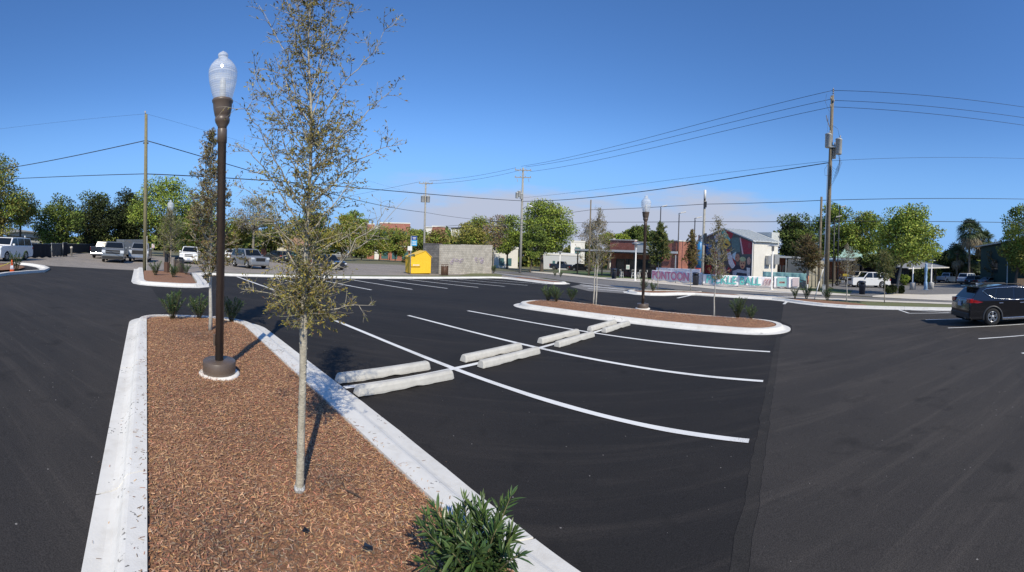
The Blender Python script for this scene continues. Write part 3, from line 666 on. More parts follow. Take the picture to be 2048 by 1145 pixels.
PRIM = [(652, [(585, 640), (566, 596), (530, 585), (490, 578)], .9), (655, [(640, 622), (690, 612), (745, 608)], .8), (640, [(580, 600), (560, 560)], .9), (645, [(650, 590), (675, 560)], 1.),
        (590, [(650, 560), (690, 515), (735, 480), (812, 395)], .35), (575, [(665, 540), (715, 480), (752, 455), (772, 415)], .35), (560, [(575, 500), (545, 440), (500, 385), (470, 372)], .4),
        (540, [(640, 500), (700, 470), (740, 440)], .6), (520, [(570, 470), (540, 430)], .9), (470, [(575, 410), (535, 350), (495, 300), (470, 285)], .7), (480, [(650, 430), (690, 380), (728, 330)], .9),
        (430, [(570, 360), (540, 300), (515, 255), (488, 215)], .7), (420, [(660, 370), (700, 330), (760, 298), (806, 288)], .8), (400, [(590, 330), (560, 270), (550, 200)], 1.0), (380, [(660, 320), (680, 250), (690, 180)], 1.0),
        (345, [(660, 295), (720, 240), (745, 215), (790, 172)], .8), (340, [(650, 325), (665, 318)], .7), (310, [(575, 255), (545, 200), (525, 195)], .8), (300, [(590, 230), (568, 150), (530, 140), (502, 137)], .9),
        (280, [(650, 220), (700, 150), (750, 105), (772, 52)], .9), (260, [(595, 200), (575, 110), (545, 60), (522, 12)], .9), (240, [(640, 190), (665, 110), (685, 60), (700, 20)], 1.0), (215, [(640, 150), (655, 80), (668, 5)], 1.1),
        (205, [(600, 140), (590, 60), (575, 0)], 1.1), (180, [(640, 120), (648, 30), (650, -60)], 1.1), (160, [(600, 90), (595, 10), (590, -70)], 1.1), (120, [(640, 60), (665, -10), (690, -80)], 1.0), (100, [(600, 30), (570, -40), (550, -90)], 1.0), (60, [(630, 0), (640, -90)], 1.0), (20, [(615, -40), (600, -120)], .9)]
for j, (py, path, lf) in enumerate(PRIM):
    p0, r0 = trunk_at(py); dep = rr_.uniform(-.30, .30) + (-.12 if j % 2 else .12); pts = [p0]; m = len(path)
    for i, q in enumerate(path):
        pts.append(lpt(q[0], q[1], dep * (i + 1) / m))
    fine = [pts[0]]
    for a, b in zip(pts, pts[1:]):
        for k in range(1, 4): fine.append(a.lerp(b, k / 3) + Vector((rr_.gauss(0, .007), rr_.gauss(0, .007), rr_.gauss(0, .007))))
    rb = min(r0 * .5, .0075); sk.branch(fine, rb, .0014, 6); total = sum((b - a).length for a, b in zip(fine, fine[1:]))
    for i in range(int(total / .062)):
        t = rr_.uniform(.15, 1) ** .85 * (len(fine) - 1.01); k = int(t); q = fine[k].lerp(fine[k + 1], t - k); dd = (fine[k + 1] - fine[k]).normalized()
        side = Vector((rr_.gauss(0, 1), rr_.gauss(0, 1), rr_.gauss(.25, .6))); side = (side - dd * side.dot(dd)).normalized()
        sk.grow(q, dd * .55 + side, rr_.uniform(.07, .22), .0026, 1, 3, .8, lf * .52, 0, .8)
for i in range(230):       # short shoots close to the stem
    py = rr_.uniform(-120, 640) if i % 3 else rr_.uniform(250, 640); p0, r0 = trunk_at(py); a = rr_.uniform(0, 6.28); d = Vector((math.cos(a), math.sin(a), rr_.uniform(.1, 1.1)))
    sk.grow(p0, d, rr_.uniform(.12, .42) * (1.15 if 200 < py < 560 else .85), .0034, 1, 4, .8, 1.2, 0, .8)
for i in range(20):      # leafy skirt at the bottom of the crown
    p0, r0 = trunk_at(rr_.uniform(545, 652)); a = rr_.uniform(0, 6.28); sk.grow(p0, (math.cos(a), math.sin(a), rr_.uniform(-.35, .5)), rr_.uniform(.15, .36), .0024, 1, 3, .8, 2.6, .03, .8)
for i in range(int(len(sk.L) * .0)): pass
sk.mb.build('trunk', M_bark, tree_root)
leaves_object('crown', sk, [M_leaf_olive, M_leaf_dark, M_leaf_brown, M_leaf_gold], [.46, .20, .10, .24], .030, .34, tree_root)
s = MB(); s.lathe([(.043, -.01), (.046, .03), (.041, .05), (.040, .05)], 14); wrp = s.build('trunk_wrap', mat('white tree tape', (.7, .7, .68), .6, 60, .4, col2=(.03, .03, .03)), tree_root); wrp.rotation_euler = (.12, .1, 0)

def sapling(label, loc, h, crown0, rad, seed, mats, wts, dens=1.0, leafy=1.0, stems=1, r0=.035, name='young_tree', ll=.045, lw=.4, up=.7, group='young trees planted in the islands and verges', bark=None, droop=0):
    t = thing(name, label, 'tree', loc, 0, group); k = Skel(seed)
    for sI in range(stems):
        ox = (sI - (stems - 1) / 2) * .12; lean = k.r.uniform(-.03, .03)
        ps = [Vector((ox + lean * h * f + k.r.gauss(0, .012), k.r.gauss(0, .012), h * f - (.03 if f == 0 else 0))) for f in [i / 12 for i in range(13)]]
        k.mb.tube(ps, [r0 * (1 - .93 * (i / 12) ** .8) for i in range(13)], 8, 0)
        nb = int(64 * dens / stems)
        for i in range(nb):
            f = crown0 + (1 - crown0) * (i + k.r.random()) / nb * .98; j = min(11, int(f * 12)); q = ps[j].lerp(ps[j + 1], f * 12 - j)
            e = (f - crown0) / (1 - crown0); ln = 1.55 * rad * (1.12 - .85 * e) * (.55 + .45 * min(1, e * 5)) * k.r.uniform(.6, 1.2); a = k.r.uniform(0, 6.28)
            k.grow(q, (math.cos(a), math.sin(a), up * (.6 + 1.3 * e) + k.r.uniform(-.25, .4)), ln, r0 * .2, 0, 5, .8, leafy * (1.25 - .85 * e), droop, .55)
    k.mb.build('trunk', bark or M_twig, t)
    leaves_object('crown', k, mats, wts, ll, lw, t)
    return t
OL = ([M_leaf_olive, M_leaf_dark, M_leaf_brown, M_leaf_gold], [.4, .25, .3, .05])
BR = ([M_leaf_brown, M_leaf_olive, M_leaf_dark], [.6, .25, .15])
GR = ([M_leaf_green, M_leaf_olive, M_leaf_dark], [.55, .25, .2])
M_bark2 = mat('white mottled bark', (.52, .50, .44), .9, 9, col2=(.30, .28, .24), bump=.3)
def bedloc(px, py, poly, base=.105, crown=.06):
    q = uv(*gp(px, py, .12)[:2]); return on_bed(q[0], q[1], poly, base, crown)
def gloc(px, py, dz=0): p = gp(px, py, dz); return (p.x, p.y, p.z)
p = bedloc(422, 665, NEAR_I); sapling('young oak with brownish crown and pale stem behind the bronze lamp post', p, hz(p, 262), .27, .52, 21, OL[0], [.32, .2, .42, .06], 1.7, 1.05, 1, .045, bark=M_bark2, ll=.048)
p = bedloc(1189, 611, MID_I, .105, .12); sapling('sparse two stemmed young tree in the middle island left of its lamp', p, hz(p, 425), .36, .75, 22, BR[0], [.45, .45, .1], 1.0, .6, 2, .035, ll=.05, bark=M_bark2)
p = bedloc(1427, 633, MID_I, .105, .12); sapling('slim young tree in the middle island right of its lamp', p, hz(p, 440), .35, .62, 23, OL[0], OL[1], .95, .7, 1, .035, ll=.05, bark=M_bark2)
p = gloc(1315, 579, .1); sapling('leafy green young tree in front of the brick pub', p, hz(p, 452), .36, .85, 24, GR[0], GR[1], 1.1, 1.9, 1, .04, ll=.10, up=1.0)
p = gloc(1381, 581, .1); sapling('thin bronze leaved young tree beside the mural and a dark bin', p, hz(p, 462), .34, .62, 25, OL[0], [.3, .1, .5, .1], .9, 1.2, 1, .035, ll=.09, up=1.1)
p = gloc(1611, 596, .1); sapling('rust brown young tree in front of the dark leafy tree near the tall pole', p, hz(p, 478), .40, .95, 26, BR[0], BR[1], 1.25, 1.3, 1, .04, ll=.09, up=1.0, bark=M_bark2)
p = gloc(1693, 603, .1); sapling('nearly bare young tree in front of the white parked vehicles', p, hz(p, 490), .38, .65, 27, BR[0], BR[1], .9, .35, 1, .04, ll=.07, bark=M_bark2)
p = gloc(1769, 605, .1); sapling('thin olive young tree in the verge left of the maple', p, hz(p, 505), .42, .7, 28, GR[0], [.3, .5, .2], .9, .9, 1, .035, ll=.08)
p = gloc(341, 552); sapling('grey green young tree in front of the distant street lamp', p, hz(p, 425), .32, 1.0, 29, GR[0], [.25, .45, .3], 1.1, .4, 1, .05, ll=.08)

# oleander shrubs
def shrub_mesh(seed, h, rad, stems, ll, detail=1.0):
    r = random.Random(seed); g = np.random.default_rng(seed); mb = MB(); P = []; D = []; LL = []; young = []
    for i in range(stems):
        a = r.uniform(0, 6.28); q = rad * math.sqrt(r.random()) * .35; lean = r.uniform(.15, .95) * rad; p = Vector((math.cos(a) * q * .5, math.sin(a) * q * .5, 0)); hh = h * r.uniform(.55, 1.0)
        tip = Vector((math.cos(a) * (q + lean), math.sin(a) * (q + lean), hh)); pts = [p, p.lerp(tip, .4) + Vector((0, 0, hh * .10)), p.lerp(tip, .75) + Vector((0, 0, hh * .07)), tip]
        mb.tube(pts, [.006, .005, .004, .0025], 5)
        nw = int(9 * detail)
        for k in range(nw):
            t = .22 + .78 * k / (nw - 1); f = t * 3; j = min(2, int(f)); c = pts[j].lerp(pts[j + 1], f - j); ax = (pts[j + 1] - pts[j]).normalized(); a0 = r.uniform(0, 6.28)
            for m in range(3 if k < nw - 1 else 5):
                b = a0 + m * 2 * math.pi / 3; X = ax.orthogonal().normalized(); Y = ax.cross(X); op = r.uniform(.35, .85) if k < nw - 1 else r.uniform(.1, .35)
                d = ax * (1 - op * .55) + (X * math.cos(b) + Y * math.sin(b)) * op; P.append(tuple(c)); D.append(tuple(d.normalized())); LL.append(ll * r.uniform(.65, 1.15) * (.75 if k == nw - 1 else 1)); young.append(1 if (k >= nw - 2 and r.random() < .6) else 0)
    P, D, LL = np.array(P), np.array(D), np.array(LL); V, F = lance_leaves(P, D, LL, LL * .17, g)
    return mb, V, F, np.tile(np.array(young), 6)
def make_shrub(label, loc, h, rad, stems, ll, seed, detail=1.0, group='oleander shrubs in the mulch beds'):
    t = thing('shrub', label, 'shrub', loc, 0, group); mb, V, F, y = shrub_mesh(seed, h, rad, stems, ll, detail)
    mb.build('stem', M_stem, t); np_mesh('foliage', V, F, [M_olean, M_oltip], t, mi=y); return t
q = bedloc(950, 1195, NEAR_I)
make_shrub('large glossy oleander bush at the bottom edge beside the near kerb', q, .43, .29, 40, .12, 3, 1.2)
sh = make_shrub('bushy oleander at the far left end of the near mulch island', bedloc(345, 643, NEAR_I), .64, .27, 26, .115, 4)
dup(sh, bedloc(398, 640, NEAR_I), 2.1, 'lower oleander at the far end of the near island, left of the pale stem', scale=.86)
dup(sh, bedloc(463, 643, NEAR_I), 4.4, 'oleander half hidden behind the bronze lamp post', scale=.92)
sh2 = make_shrub('oleander in the left far island nearest the wooden pole', gloc(311, 553, .12), .80, .34, 22, .14, 6)
dup(sh2, gloc(346, 557, .12), 1.3, 'middle oleander of the left far island, nearest its front kerb', scale=.9)
dup(sh2, gloc(372, 550, .12), 2.9, 'right hand oleander of the left far island', scale=.85)
for i, (px, py, s_, lb) in enumerate([(1096, 606, .86, 'pale oleander at the left tip of the middle island'), (1112, 609, .82, 'oleander crowding the one at the left tip of the middle island'), (1143, 604, .74, 'darker oleander on the back edge of the middle island'),
    (1475, 641, 1.0, 'taller oleander of the two at the right end of the middle island'), (1502, 640, .72, 'smaller oleander of the two at the right end of the middle island')]):
    dup(sh, bedloc(px, py, MID_I, .105, .12), i * 1.7 + .4, lb, scale=s_ * 1.12)
for i, (px, py, s_, lb) in enumerate([(1286, 583, .95, 'small shrub peeping from behind the middle lamp post'), (1306, 585, .8, 'small shrub in the street side bed right of the middle lamp'), (1590, 597, .85, 'small oleander in the verge bed below the teal banner'), (1613, 598, 1.1, 'oleander at the foot of the rust brown young tree'), (1655, 602, 1.05, 'oleander at the foot of the tall transformer pole'),
    (1110, 553, .7, 'tiny shrub on the far left street bed, left of two'), (1121, 554, .75, 'tiny shrub on the far left street bed, right of two'), (988, 546, 1.3, 'broad shrub at the right end of the block wall'), (33, 541, 1.3, 'dark shrub beside the orange traffic cone')]):
    dup(sh2, gloc(px, py, .08), i * 2.3 + .2, lb, scale=s_)

# loose bark chips over the near beds
def chips(poly, n, seed, maxd, lmin, lmax, base, crown, bias=1.6, patches=()):
    g = np.random.default_rng(seed); us = [p[0] for p in poly]; vs = [p[1] for p in poly]; P = []
    r = random.Random(seed); tries = 0
    def inside(u, v):
        c = False; j = len(poly) - 1
        for i in range(len(poly)):
            if (poly[i][1] > v) != (poly[j][1] > v) and u < (poly[j][0] - poly[i][0]) * (v - poly[i][1]) / (poly[j][1] - poly[i][1]) + poly[i][0]: c = not c
            j = i
        return c
    while len(P) < n and tries < n * 6:
        tries += 1; u = max(us) - (max(us) - min(us)) * r.random() ** bias; v = r.uniform(min(vs), max(vs))
        if inside(u, v): x, y = xy(u, v); P.append((x, y, bed_z(u, v, poly, base, crown) + r.uniform(.002, .026)))
    P = np.array(P); m = len(P); a = g.uniform(0, 6.28, m); tl = g.normal(0, .22, m); D = np.stack([np.cos(a) * np.cos(tl), np.sin(a) * np.cos(tl), np.sin(tl)], 1)
    Nn = np.stack([g.normal(0, .35, m), g.normal(0, .35, m), np.ones(m)], 1); L_ = g.uniform(lmin, lmax, m) ** 1.0; W_ = g.uniform(.0016, .0070, m)
    S = np.cross(D, Nn); S /= np.linalg.norm(S, axis=1, keepdims=True); D = D * L_[:, None] * .5; S = S * W_[:, None] * .5
    k = g.uniform(.5, 1.3, m)[:, None]
    V = np.stack([P - D - S, P + D - S * k, P + D * .9 + S, P - D * .9 + S * k], 1).reshape(-1, 3)
    mi = g.choice(4, m, p=[.46, .30, .15, .09])
    for c, rad, pr in patches:      # weathered grey-brown patches
        near = np.exp(-((P[:, 0] - c[0]) ** 2 + (P[:, 1] - c[1]) ** 2) / rad ** 2) * pr; hit = g.random(m) < near; mi = np.where(hit, g.choice([2, 2, 3, 4], m), mi)
    return V, np.arange(4 * m).reshape(-1, 4), mi
CH = [mat('bark chip', (.40, .195, .095), .9, island=.5), mat('pale bark chip', (.54, .325, .18), .9, island=.35), mat('dark bark chip', (.21, .105, .06), .9, island=.5), mat('grey bark chip', (.31, .225, .155), .9, island=.35), mat('soil crumb', (.10, .07, .05), .95, island=.4)]
V, F, m_ = chips(NEAR_I, 115000, 1, 0, .010, .050, .105, .06, 1.25, [(gp(x, y, .15), r_, p_) for x, y, r_, p_ in ((655, 965, .20, .95), (440, 1085, .30, .9), (570, 1115, .22, .85), (395, 672, .55, .8), (760, 1120, .2, .7), (330, 1010, .2, .5), (500, 880, .3, .35), (360, 800, .4, .35))])
tag(np_mesh('bark_chips', V, F, CH, mi=m_), 'loose red brown bark chips covering the near mulch island', 'mulch', kind='stuff')
V, F, m_ = chips(MID_I, 14000, 2, 0, .03, .10, .105, .12, 1.0)
tag(np_mesh('bark_chips', V, F, CH, mi=m_), 'loose red brown bark chips covering the middle island', 'mulch', kind='stuff')

# chips kicked out onto the kerb and gutter, and a few dry leaves
_r = random.Random(12); V = []; F = []; m_ = []
for i in range(1500):
    k = _r.randrange(len(NEAR_I)); a_, b_ = NEAR_I[k], NEAR_I[(k + 1) % len(NEAR_I)]; f = _r.random(); o_ = NEAR_O[k]; g_ = min(1.25, abs(_r.gauss(0, .18 if i % 6 else .6)))
    u, v = a_[0] + (b_[0] - a_[0]) * f, a_[1] + (b_[1] - a_[1]) * f; du, dv = o_[0] - a_[0], o_[1] - a_[1]; p_ = xy(u + du * g_, v + dv * g_); t_ = 1 - g_
    zz = .146 if t_ > .64 else (.146 - (.64 - t_) * .85 if t_ > .5 else (.024 if t_ > 0 else .010)); P_ = Vector((p_[0], p_[1], gz(*p_) + zz)); an = _r.uniform(0, 6.28); D_ = Vector((math.cos(an), math.sin(an), .1)) * _r.uniform(.006, .022); S_ = Vector((-math.sin(an), math.cos(an), .05)) * _r.uniform(.0012, .004)
    n_ = len(V); V += [P_ - D_ - S_, P_ + D_ - S_, P_ + D_ + S_, P_ - D_ + S_]; F.append((n_, n_ + 1, n_ + 2, n_ + 3)); m_.append(_r.randrange(4))
tag(np_mesh('bark_crumbs', [tuple(q) for q in V], F, CH, mi=m_), 'stray bark crumbs spilled along the near kerb', 'mulch', kind='stuff')
# traffic cone
t = thing('traffic_cone', 'orange traffic cone with a white collar on the left kerb', 'cone', gloc(24, 547)); M_or = mat('cone orange', (.75, .105, .015), .5)
s = MB(); s.box((0, 0, .02), (.36, .36, .04)); s.build('base', M_or, t, bevel=.01)
s = MB(); s.lathe([(.135, .04), (.099, .222), (.063, .42), (.03, .70), (.022, .715)], 24); s.build('cone_body', M_or, t)
s = MB(); s.lathe([(.103, .22), (.068, .42)], 24); s.build('reflective_collar', mat('white collar', (.8, .8, .8), .4), t)
a = Vector(gloc(24, 547)) + Vector((0, 0, .62)); e = Vector(gloc(-60, 551)) + Vector((0, 0, .45)); s = MB(); s.tube([a.lerp(e, f) - Vector((0, 0, .35 * 4 * f * (1 - f) * .6)) for f in [i / 10 for i in range(11)]], .018, 5)
tag(s.build('caution_tape', mat('yellow tape', (.75, .6, .06), .5)), 'yellow caution tape slung from the traffic cone to the left', 'tape')
# scraps lying on the mulch
for px, py, sz, lb in [(612, 1083, .030, 'small black plastic scrap lying on the mulch below the young tree'), (735, 1112, .045, 'torn dark fabric scrap on the mulch beside the oleander')]:
    P_ = bedloc(px, py, NEAR_I); s = MB(); r = random.Random(px); s.add([(r.uniform(-1, 1) * sz, r.uniform(-1, 1) * sz, r.uniform(0, .9) * sz) for _ in range(9)], [(0, 1, 2), (2, 3, 4), (4, 5, 6), (6, 7, 8), (0, 4, 8), (1, 3, 7)])
    o = s.build('plastic_scrap', mat('black plastic', (.012, .012, .012), .35), loc=(P_[0], P_[1], P_[2] + .012)); tag(o, lb, 'litter')
P_ = Vector(bedloc(690, 998, NEAR_I)); s = MB(); s.tube([Vector((0, 0, .02)), Vector((.06, -.03, .035)), Vector((.11, -.02, .02)), Vector((.16, -.06, .03))], [.007, .008, .006, .003], 6); s.tube([Vector((0, 0, .02)), Vector((-.05, .06, .04)), Vector((-.07, .13, .02))], [.006, .004, .002], 5)
tag(s.build('fallen_stick', mat('dark stick', (.06, .04, .03), .9), loc=P_), 'dark broken stick lying on the mulch right of the young tree', 'stick')

# ---------------------------------------------------------------- vehicles
def paint(name, col, metal=0.0, rough=.28): return mat('car paint ' + name, col, rough, metal=metal, spec=.5, coat=.8)
PT = {'black': paint('black', (.005, .005, .007), 0, .12), 'white': paint('white', (.74, .74, .73)), 'silver': paint('silver', (.30, .31, .32), .5, .35), 'grey': paint('grey', (.20, .21, .215), .4, .35),
      'dark': paint('dark', (.022, .025, .03), .2), 'navy': paint('navy', (.022, .032, .060), .3), 'red': paint('red', (.30, .012, .015)), 'teal': paint('teal', (.03, .16, .18)), 'beige': paint('beige', (.46, .45, .40), .3)}
M_glass = mat('vehicle glass', (.008, .010, .012), .06, spec=.5)
M_tint = mat('clear glass', (.05, .07, .085), .05, spec=.9)
M_tyre = mat('tyre rubber', (.014, .014, .014), .85)
M_plast = mat('black trim', (.016, .016, .017), .55)
M_chrome = mat('chrome', (.72, .72, .73), .14, metal=1)
M_rim = mat('alloy rim', (.58, .58, .58), .3, metal=.8)
M_lens = mat('headlight lens', (.60, .63, .66), .08, spec=.8)
M_tail = mat('tail light lens', (.30, .006, .008), .12, spec=.7)
M_plate = mat('number plate', (.42, .48, .58), .5)
M_under = mat('vehicle underside', (.006, .006, .006), .9)
def wheel_obj(r, w, parent, x, y, spokes=5, rim=None):
    s = MB(); k = .62; prof = [(r * k, -w / 2 + .015), (r * .93, -w / 2), (r, -w / 2 + .035), (r, w / 2 - .035), (r * .93, w / 2), (r * k, w / 2 - .015)]
    n = 28; V = []; F = []
    for rr0, yy in prof:
        for j in range(n): a = 2 * math.pi * j / n; V.append((rr0 * math.cos(a), yy, rr0 * math.sin(a)))
    for i in range(len(prof) - 1):
        for j in range(n): F.append((i * n + j, i * n + (j + 1) % n, (i + 1) * n + (j + 1) % n, (i + 1) * n + j))
    s.add(V, F, 0, True); o = s.build('wheel', M_tyre, parent, (x, y, r))
    sd_ = 1 if y > 0 else -1; s = MB(); yy = sd_ * (w / 2 - .02)
    disc = [(r * k * math.cos(2 * math.pi * j / n), yy - sd_ * .03, r * k * math.sin(2 * math.pi * j / n)) for j in range(n)]; s.add(disc, [tuple(range(n))], 1)
    ro, ri = r * k * 1.0, r * k * .88
    V = [(q * math.cos(2 * math.pi * j / n), yy + dy, q * math.sin(2 * math.pi * j / n)) for q, dy in ((ro, -sd_ * .01), (ro, 0), (ri, 0), (ri, -sd_ * .03)) for j in range(n)]
    s.add(V, [(i * n + j, i * n + (j + 1) % n, (i + 1) * n + (j + 1) % n, (i + 1) * n + j) for i in range(3) for j in range(n)], 0, True)
    for j in range(spokes):
        for off in (-.16, .16):
            a = 2 * math.pi * j / spokes + .3; c0, c1 = math.cos(a), math.sin(a); p = Vector((c0 * r * .07 - c1 * r * off * .3, yy - sd_ * .012, c1 * r * .07 + c0 * r * off * .3)); b = a + off * .9
            s.beam(p, (math.cos(b) * ri * 1.02, yy - sd_ * .008, math.sin(b) * ri * 1.02), r * .085, .025)
    s.cyl((0, yy - sd_ * .03, 0), (0, yy + sd_ * .004, 0), r * .14, 12)
    s.build('rim', [rim or M_rim, M_under], o); return o
def arch(xc, r, z0, n=10): return [(xc + r * math.cos(R(180 - 180 * i / n)), z0 + r * math.sin(R(180 - 180 * i / n))) for i in range(n + 1)]
def vehicle(name, label, cat, loc, yaw, P, col, group='cars parked around the lots'):
    t = thing(name, label, cat, loc, yaw, group)
    t.rotation_mode = 'XYZ'
    L_, W, H = P['L'], P['W'], P['H']; wr = P.get('wr', .36); gc = P.get('gc', .24); hf = P['hood']; cowl = P['cowl']; belt = P['belt']; xf = L_ / 2 - P['fo']; xr = xf - P['wb']
    xws, xrf, xrr, xrb = P['xws'], P['xrf'], P['xrr'], P['xrb']; deck = P.get('deck', belt); pick = P.get('bed', 0)
    ar = wr + .055; body = PT[col]
    o = [(L_ / 2 - .10, gc), (L_ / 2 - .02, gc + .12), (L_ / 2, gc + .34), (L_ / 2 - .03, hf - .12), (L_ / 2 - .14, hf), (L_ / 2 - .55, hf + (cowl - hf) * .55), (xws, cowl), (xws - .35, belt + .01)]
    if pick: o += [(xrb + .02, belt), (xrb - .02, pick), (-L_ / 2 + .04, pick), (-L_ / 2, pick - .06)]
    else: o += [(xrb + .4, belt), (xrb, deck), (-L_ / 2 + .10, deck - .02) if xrb > -L_ / 2 + .3 else (-L_ / 2 + .07, deck - .03), (-L_ / 2 + .02, deck - .18)]
    o += [(-L_ / 2, gc + .40), (-L_ / 2 + .02, gc + .16), (-L_ / 2 + .12, gc + .04)]
    o += arch(xr, ar, wr * .78)[0:] if False else [(xr - ar, gc + .02)] + [(xr + ar * math.cos(R(180 - a)), wr * .95 + ar * math.sin(R(180 - a))) for a in range(0, 181, 18)] + [(xr + ar, gc)]
    o += [(xf - ar, gc)] + [(xf + ar * math.cos(R(180 - a)), wr * .95 + ar * math.sin(R(180 - a))) for a in range(0, 181, 18)] + [(xf + ar, gc + .02)]
    s = MB(); k = len(o); cz0 = (gc + belt) / 2
    layers = [(-W / 2, .988, .97), (-W / 2 + .045, 1, 1), (W / 2 - .045, 1, 1), (W / 2, .988, .97)]
    V = []
    for y, sx, sz in layers:
        for x, z in o: V.append((x * sx, y, cz0 + (z - cz0) * sz))
    F = [(a * k + i, a * k + (i + 1) % k, (a + 1) * k + (i + 1) % k, (a + 1) * k + i) for a in range(3) for i in range(k)] + [tuple(range(k - 1, -1, -1)), tuple(range(3 * k, 4 * k))]
    s.add(V, F); s.build('body', body, t, bevel=.022, seg=2)
    s = MB(); s.box2((xr - .1, -W / 2 + .28, gc - .03), (xf + .3, W / 2 - .28, belt - .1)); s.box2((-L_ / 2 + .1, -W / 2 + .3, gc), (xr, W / 2 - .3, gc + .3)); s.build('underside', M_under, t) if False else MB().box2((-L_ / 2 + .12, -W / 2 + .27, gc - .02), (L_ / 2 - .12, W / 2 - .27, hf - .2)).build('underbody', M_under, t)
    # cab: solid shell, windows laid on it
    yb, yt = W / 2 - .05, W / 2 - P.get('tumble', .20)
    yw = lambda z: yb + (yt - yb) * max(0, (z - belt)) / (H - belt)
    hfr, hrr = H - P.get('rf', .05), H - P.get('rr', .05); rearz = belt if pick else deck
    top = [(xws, cowl - .01), (xrf, hfr), ((xrf + xrr) / 2, H), (xrr, hrr), (xrb, rearz)]
    low = [(xrb, rearz - .06), (xws, cowl - .08)]
    poly = top + low; m = len(poly); s = MB(); V = [(x, yw(z), z) for x, z in poly] + [(x, -yw(z), z) for x, z in poly]
    s.add(V, [tuple(range(m)), tuple(range(2 * m - 1, m - 1, -1))] + [(i, i + m, (i + 1) % m + m, (i + 1) % m) for i in range(m)]); s.build('cab', PT[P['cabcol']] if 'cabcol' in P else body, t, bevel=.035, seg=2)
    def side(pts, m_, nm, off=.006, th=.012, both=True):
        for sg in ((1, -1) if both else (both,)):
            V = [(x, sg * (yw(z) + off), z) for x, z in pts] + [(x, sg * (yw(z) - th), z) for x, z in pts]; n = len(pts); q = MB()
            q.add(V, [tuple(range(n)), tuple(range(2 * n - 1, n - 1, -1))] + [(i, (i + 1) % n, n + (i + 1) % n, n + i) for i in range(n)]); q.build(nm, m_, t)
    def lerp(a, b, f): return (a[0] + (b[0] - a[0]) * f, a[1] + (b[1] - a[1]) * f)
    zb, zt = belt + .03, min(hfr, hrr) - .045
    fx_ = lambda z: xws + (xrf - xws) * (z - cowl) / (hfr - cowl)
    rx_ = lambda z: xrb + (xrr - xrb) * (z - rearz) / (hrr - rearz)
    if 'wins' in P: wl = P['wins']
    else:
        sp = P['split']; wl = []; edges = [None] + sp + [None]
        for i in range(len(edges) - 1):
            a, b = edges[i], edges[i + 1]
            f0, f1 = ((fx_(zb) - .12, fx_(zt) - .10) if a is None else (a - .04, a - .04)); r0, r1 = ((rx_(zb) + P.get('dp', .14), rx_(zt) + P.get('dp', .14)) if b is None else (b + .04, b + .04))
            wl.append([(f0, zb), (f1, zt), (r1, zt), (r0, zb)])
    for wv in wl: side(wv, M_glass, 'side_window')
    def endglass(a, b, ya, yb_, nm, t0=.08, t1=.92):
        A, B = lerp(a, b, t0), lerp(a, b, t1); d = Vector((b[0] - a[0], 0, b[1] - a[1])).normalized(); nn = Vector((d.z, 0, -d.x)); nn = nn if (nn.x > 0) == (a[0] > 0 and nm == 'windscreen') else -nn
        V = []
        for off in (.008, -.02):
            for (x, z), yy in ((A, ya), (B, yb_)):
                for sg in (1, -1): V.append(Vector((x, sg * yy, z)) + nn * off)
        q = MB(); q.add(V, [(0, 1, 3, 2), (4, 6, 7, 5), (0, 2, 6, 4), (1, 5, 7, 3), (0, 4, 5, 1), (2, 3, 7, 6)]); q.build(nm, M_glass, t)
    endglass((xws, cowl), (xrf, hfr), yw(cowl) - .09, yw(hfr) - .10, 'windscreen')
    endglass((xrb, rearz), (xrr, hrr), yw(rearz) - .12, yw(hrr) - .13, 'rear_window', .14, .86)
    for x in (xf, xr):
        for y in (W / 2 - .115, -W / 2 + .115): wheel_obj(wr, .235, t, x, y, P.get('spokes', 5))
    if P.get('flare'):
        for x in (xf, xr):
            for sg in (1, -1):
                q = MB(); q.tube([(x + (ar + .02) * math.cos(R(a)), sg * (W / 2 - .005), wr * .95 + (ar + .02) * math.sin(R(a))) for a in range(-12, 193, 12)], .038, 6); q.build('wheel_arch', M_plast if P['flare'] == 1 else mat('grey cladding', (.055, .055, .058), .5), t)
    for sg in (1, -1):
        hz0, hz1 = P.get('hl', (hf - .27, hf - .10)); hw = P.get('hlw', .40)
        MB().box2((L_ / 2 - .30, sg * (W / 2 - .005), hz0), (L_ / 2 - .012, sg * (W / 2 - hw), hz1)).build('headlight', M_lens, t, bevel=.03)
        tz0, tz1, tw = P.get('tl', (deck - .30, deck - .08, .26)); MB().box2((-L_ / 2 - .004 + P.get('tx', .02), sg * (W / 2 + .004), tz0), (-L_ / 2 + .20, sg * (W / 2 - tw), tz1)).build('tail_light', M_tail, t, bevel=.02)
        q = MB(); q.box((xws - .28, sg * (W / 2 + .10), belt + .10), (.12, .20, .15)); q.build('mirror', P.get('mirm', body), t, bevel=.03)
        for hx in P.get('handles', (.05, -.95)): MB().box((hx, sg * (W / 2 + .008), belt - .13), (.20, .035, .035)).build('door_handle', P.get('hm', body), t, bevel=.01)
        if P.get('sill'): MB().box2((xr + ar + .03, sg * (W / 2 - .03), gc - .01), (xf - ar - .03, sg * (W / 2 + .012), gc + .09)).build('sill_trim', M_chrome if P['sill'] == 2 else M_plast, t, bevel=.012)
        if P.get('rails'): q = MB(); q.tube([(xrf - .15, sg * (yt - .06), H - .03), (xrf - .25, sg * (yt - .06), H + .03), (xrr + .25, sg * (yt - .06), H + .03), (xrr + .12, sg * (yt - .06), H - .03)], .02, 6); q.build('roof_rail', M_plast if P['rails'] == 1 else M_chrome, t)
    gw, g0, g1 = P.get('gr', (.62, hf - .30, hf - .10)); MB().box2((L_ / 2 - .12, -gw, g0), (L_ / 2 + .006, gw, g1)).build('grille', P.get('grm', M_plast), t, bevel=.012)
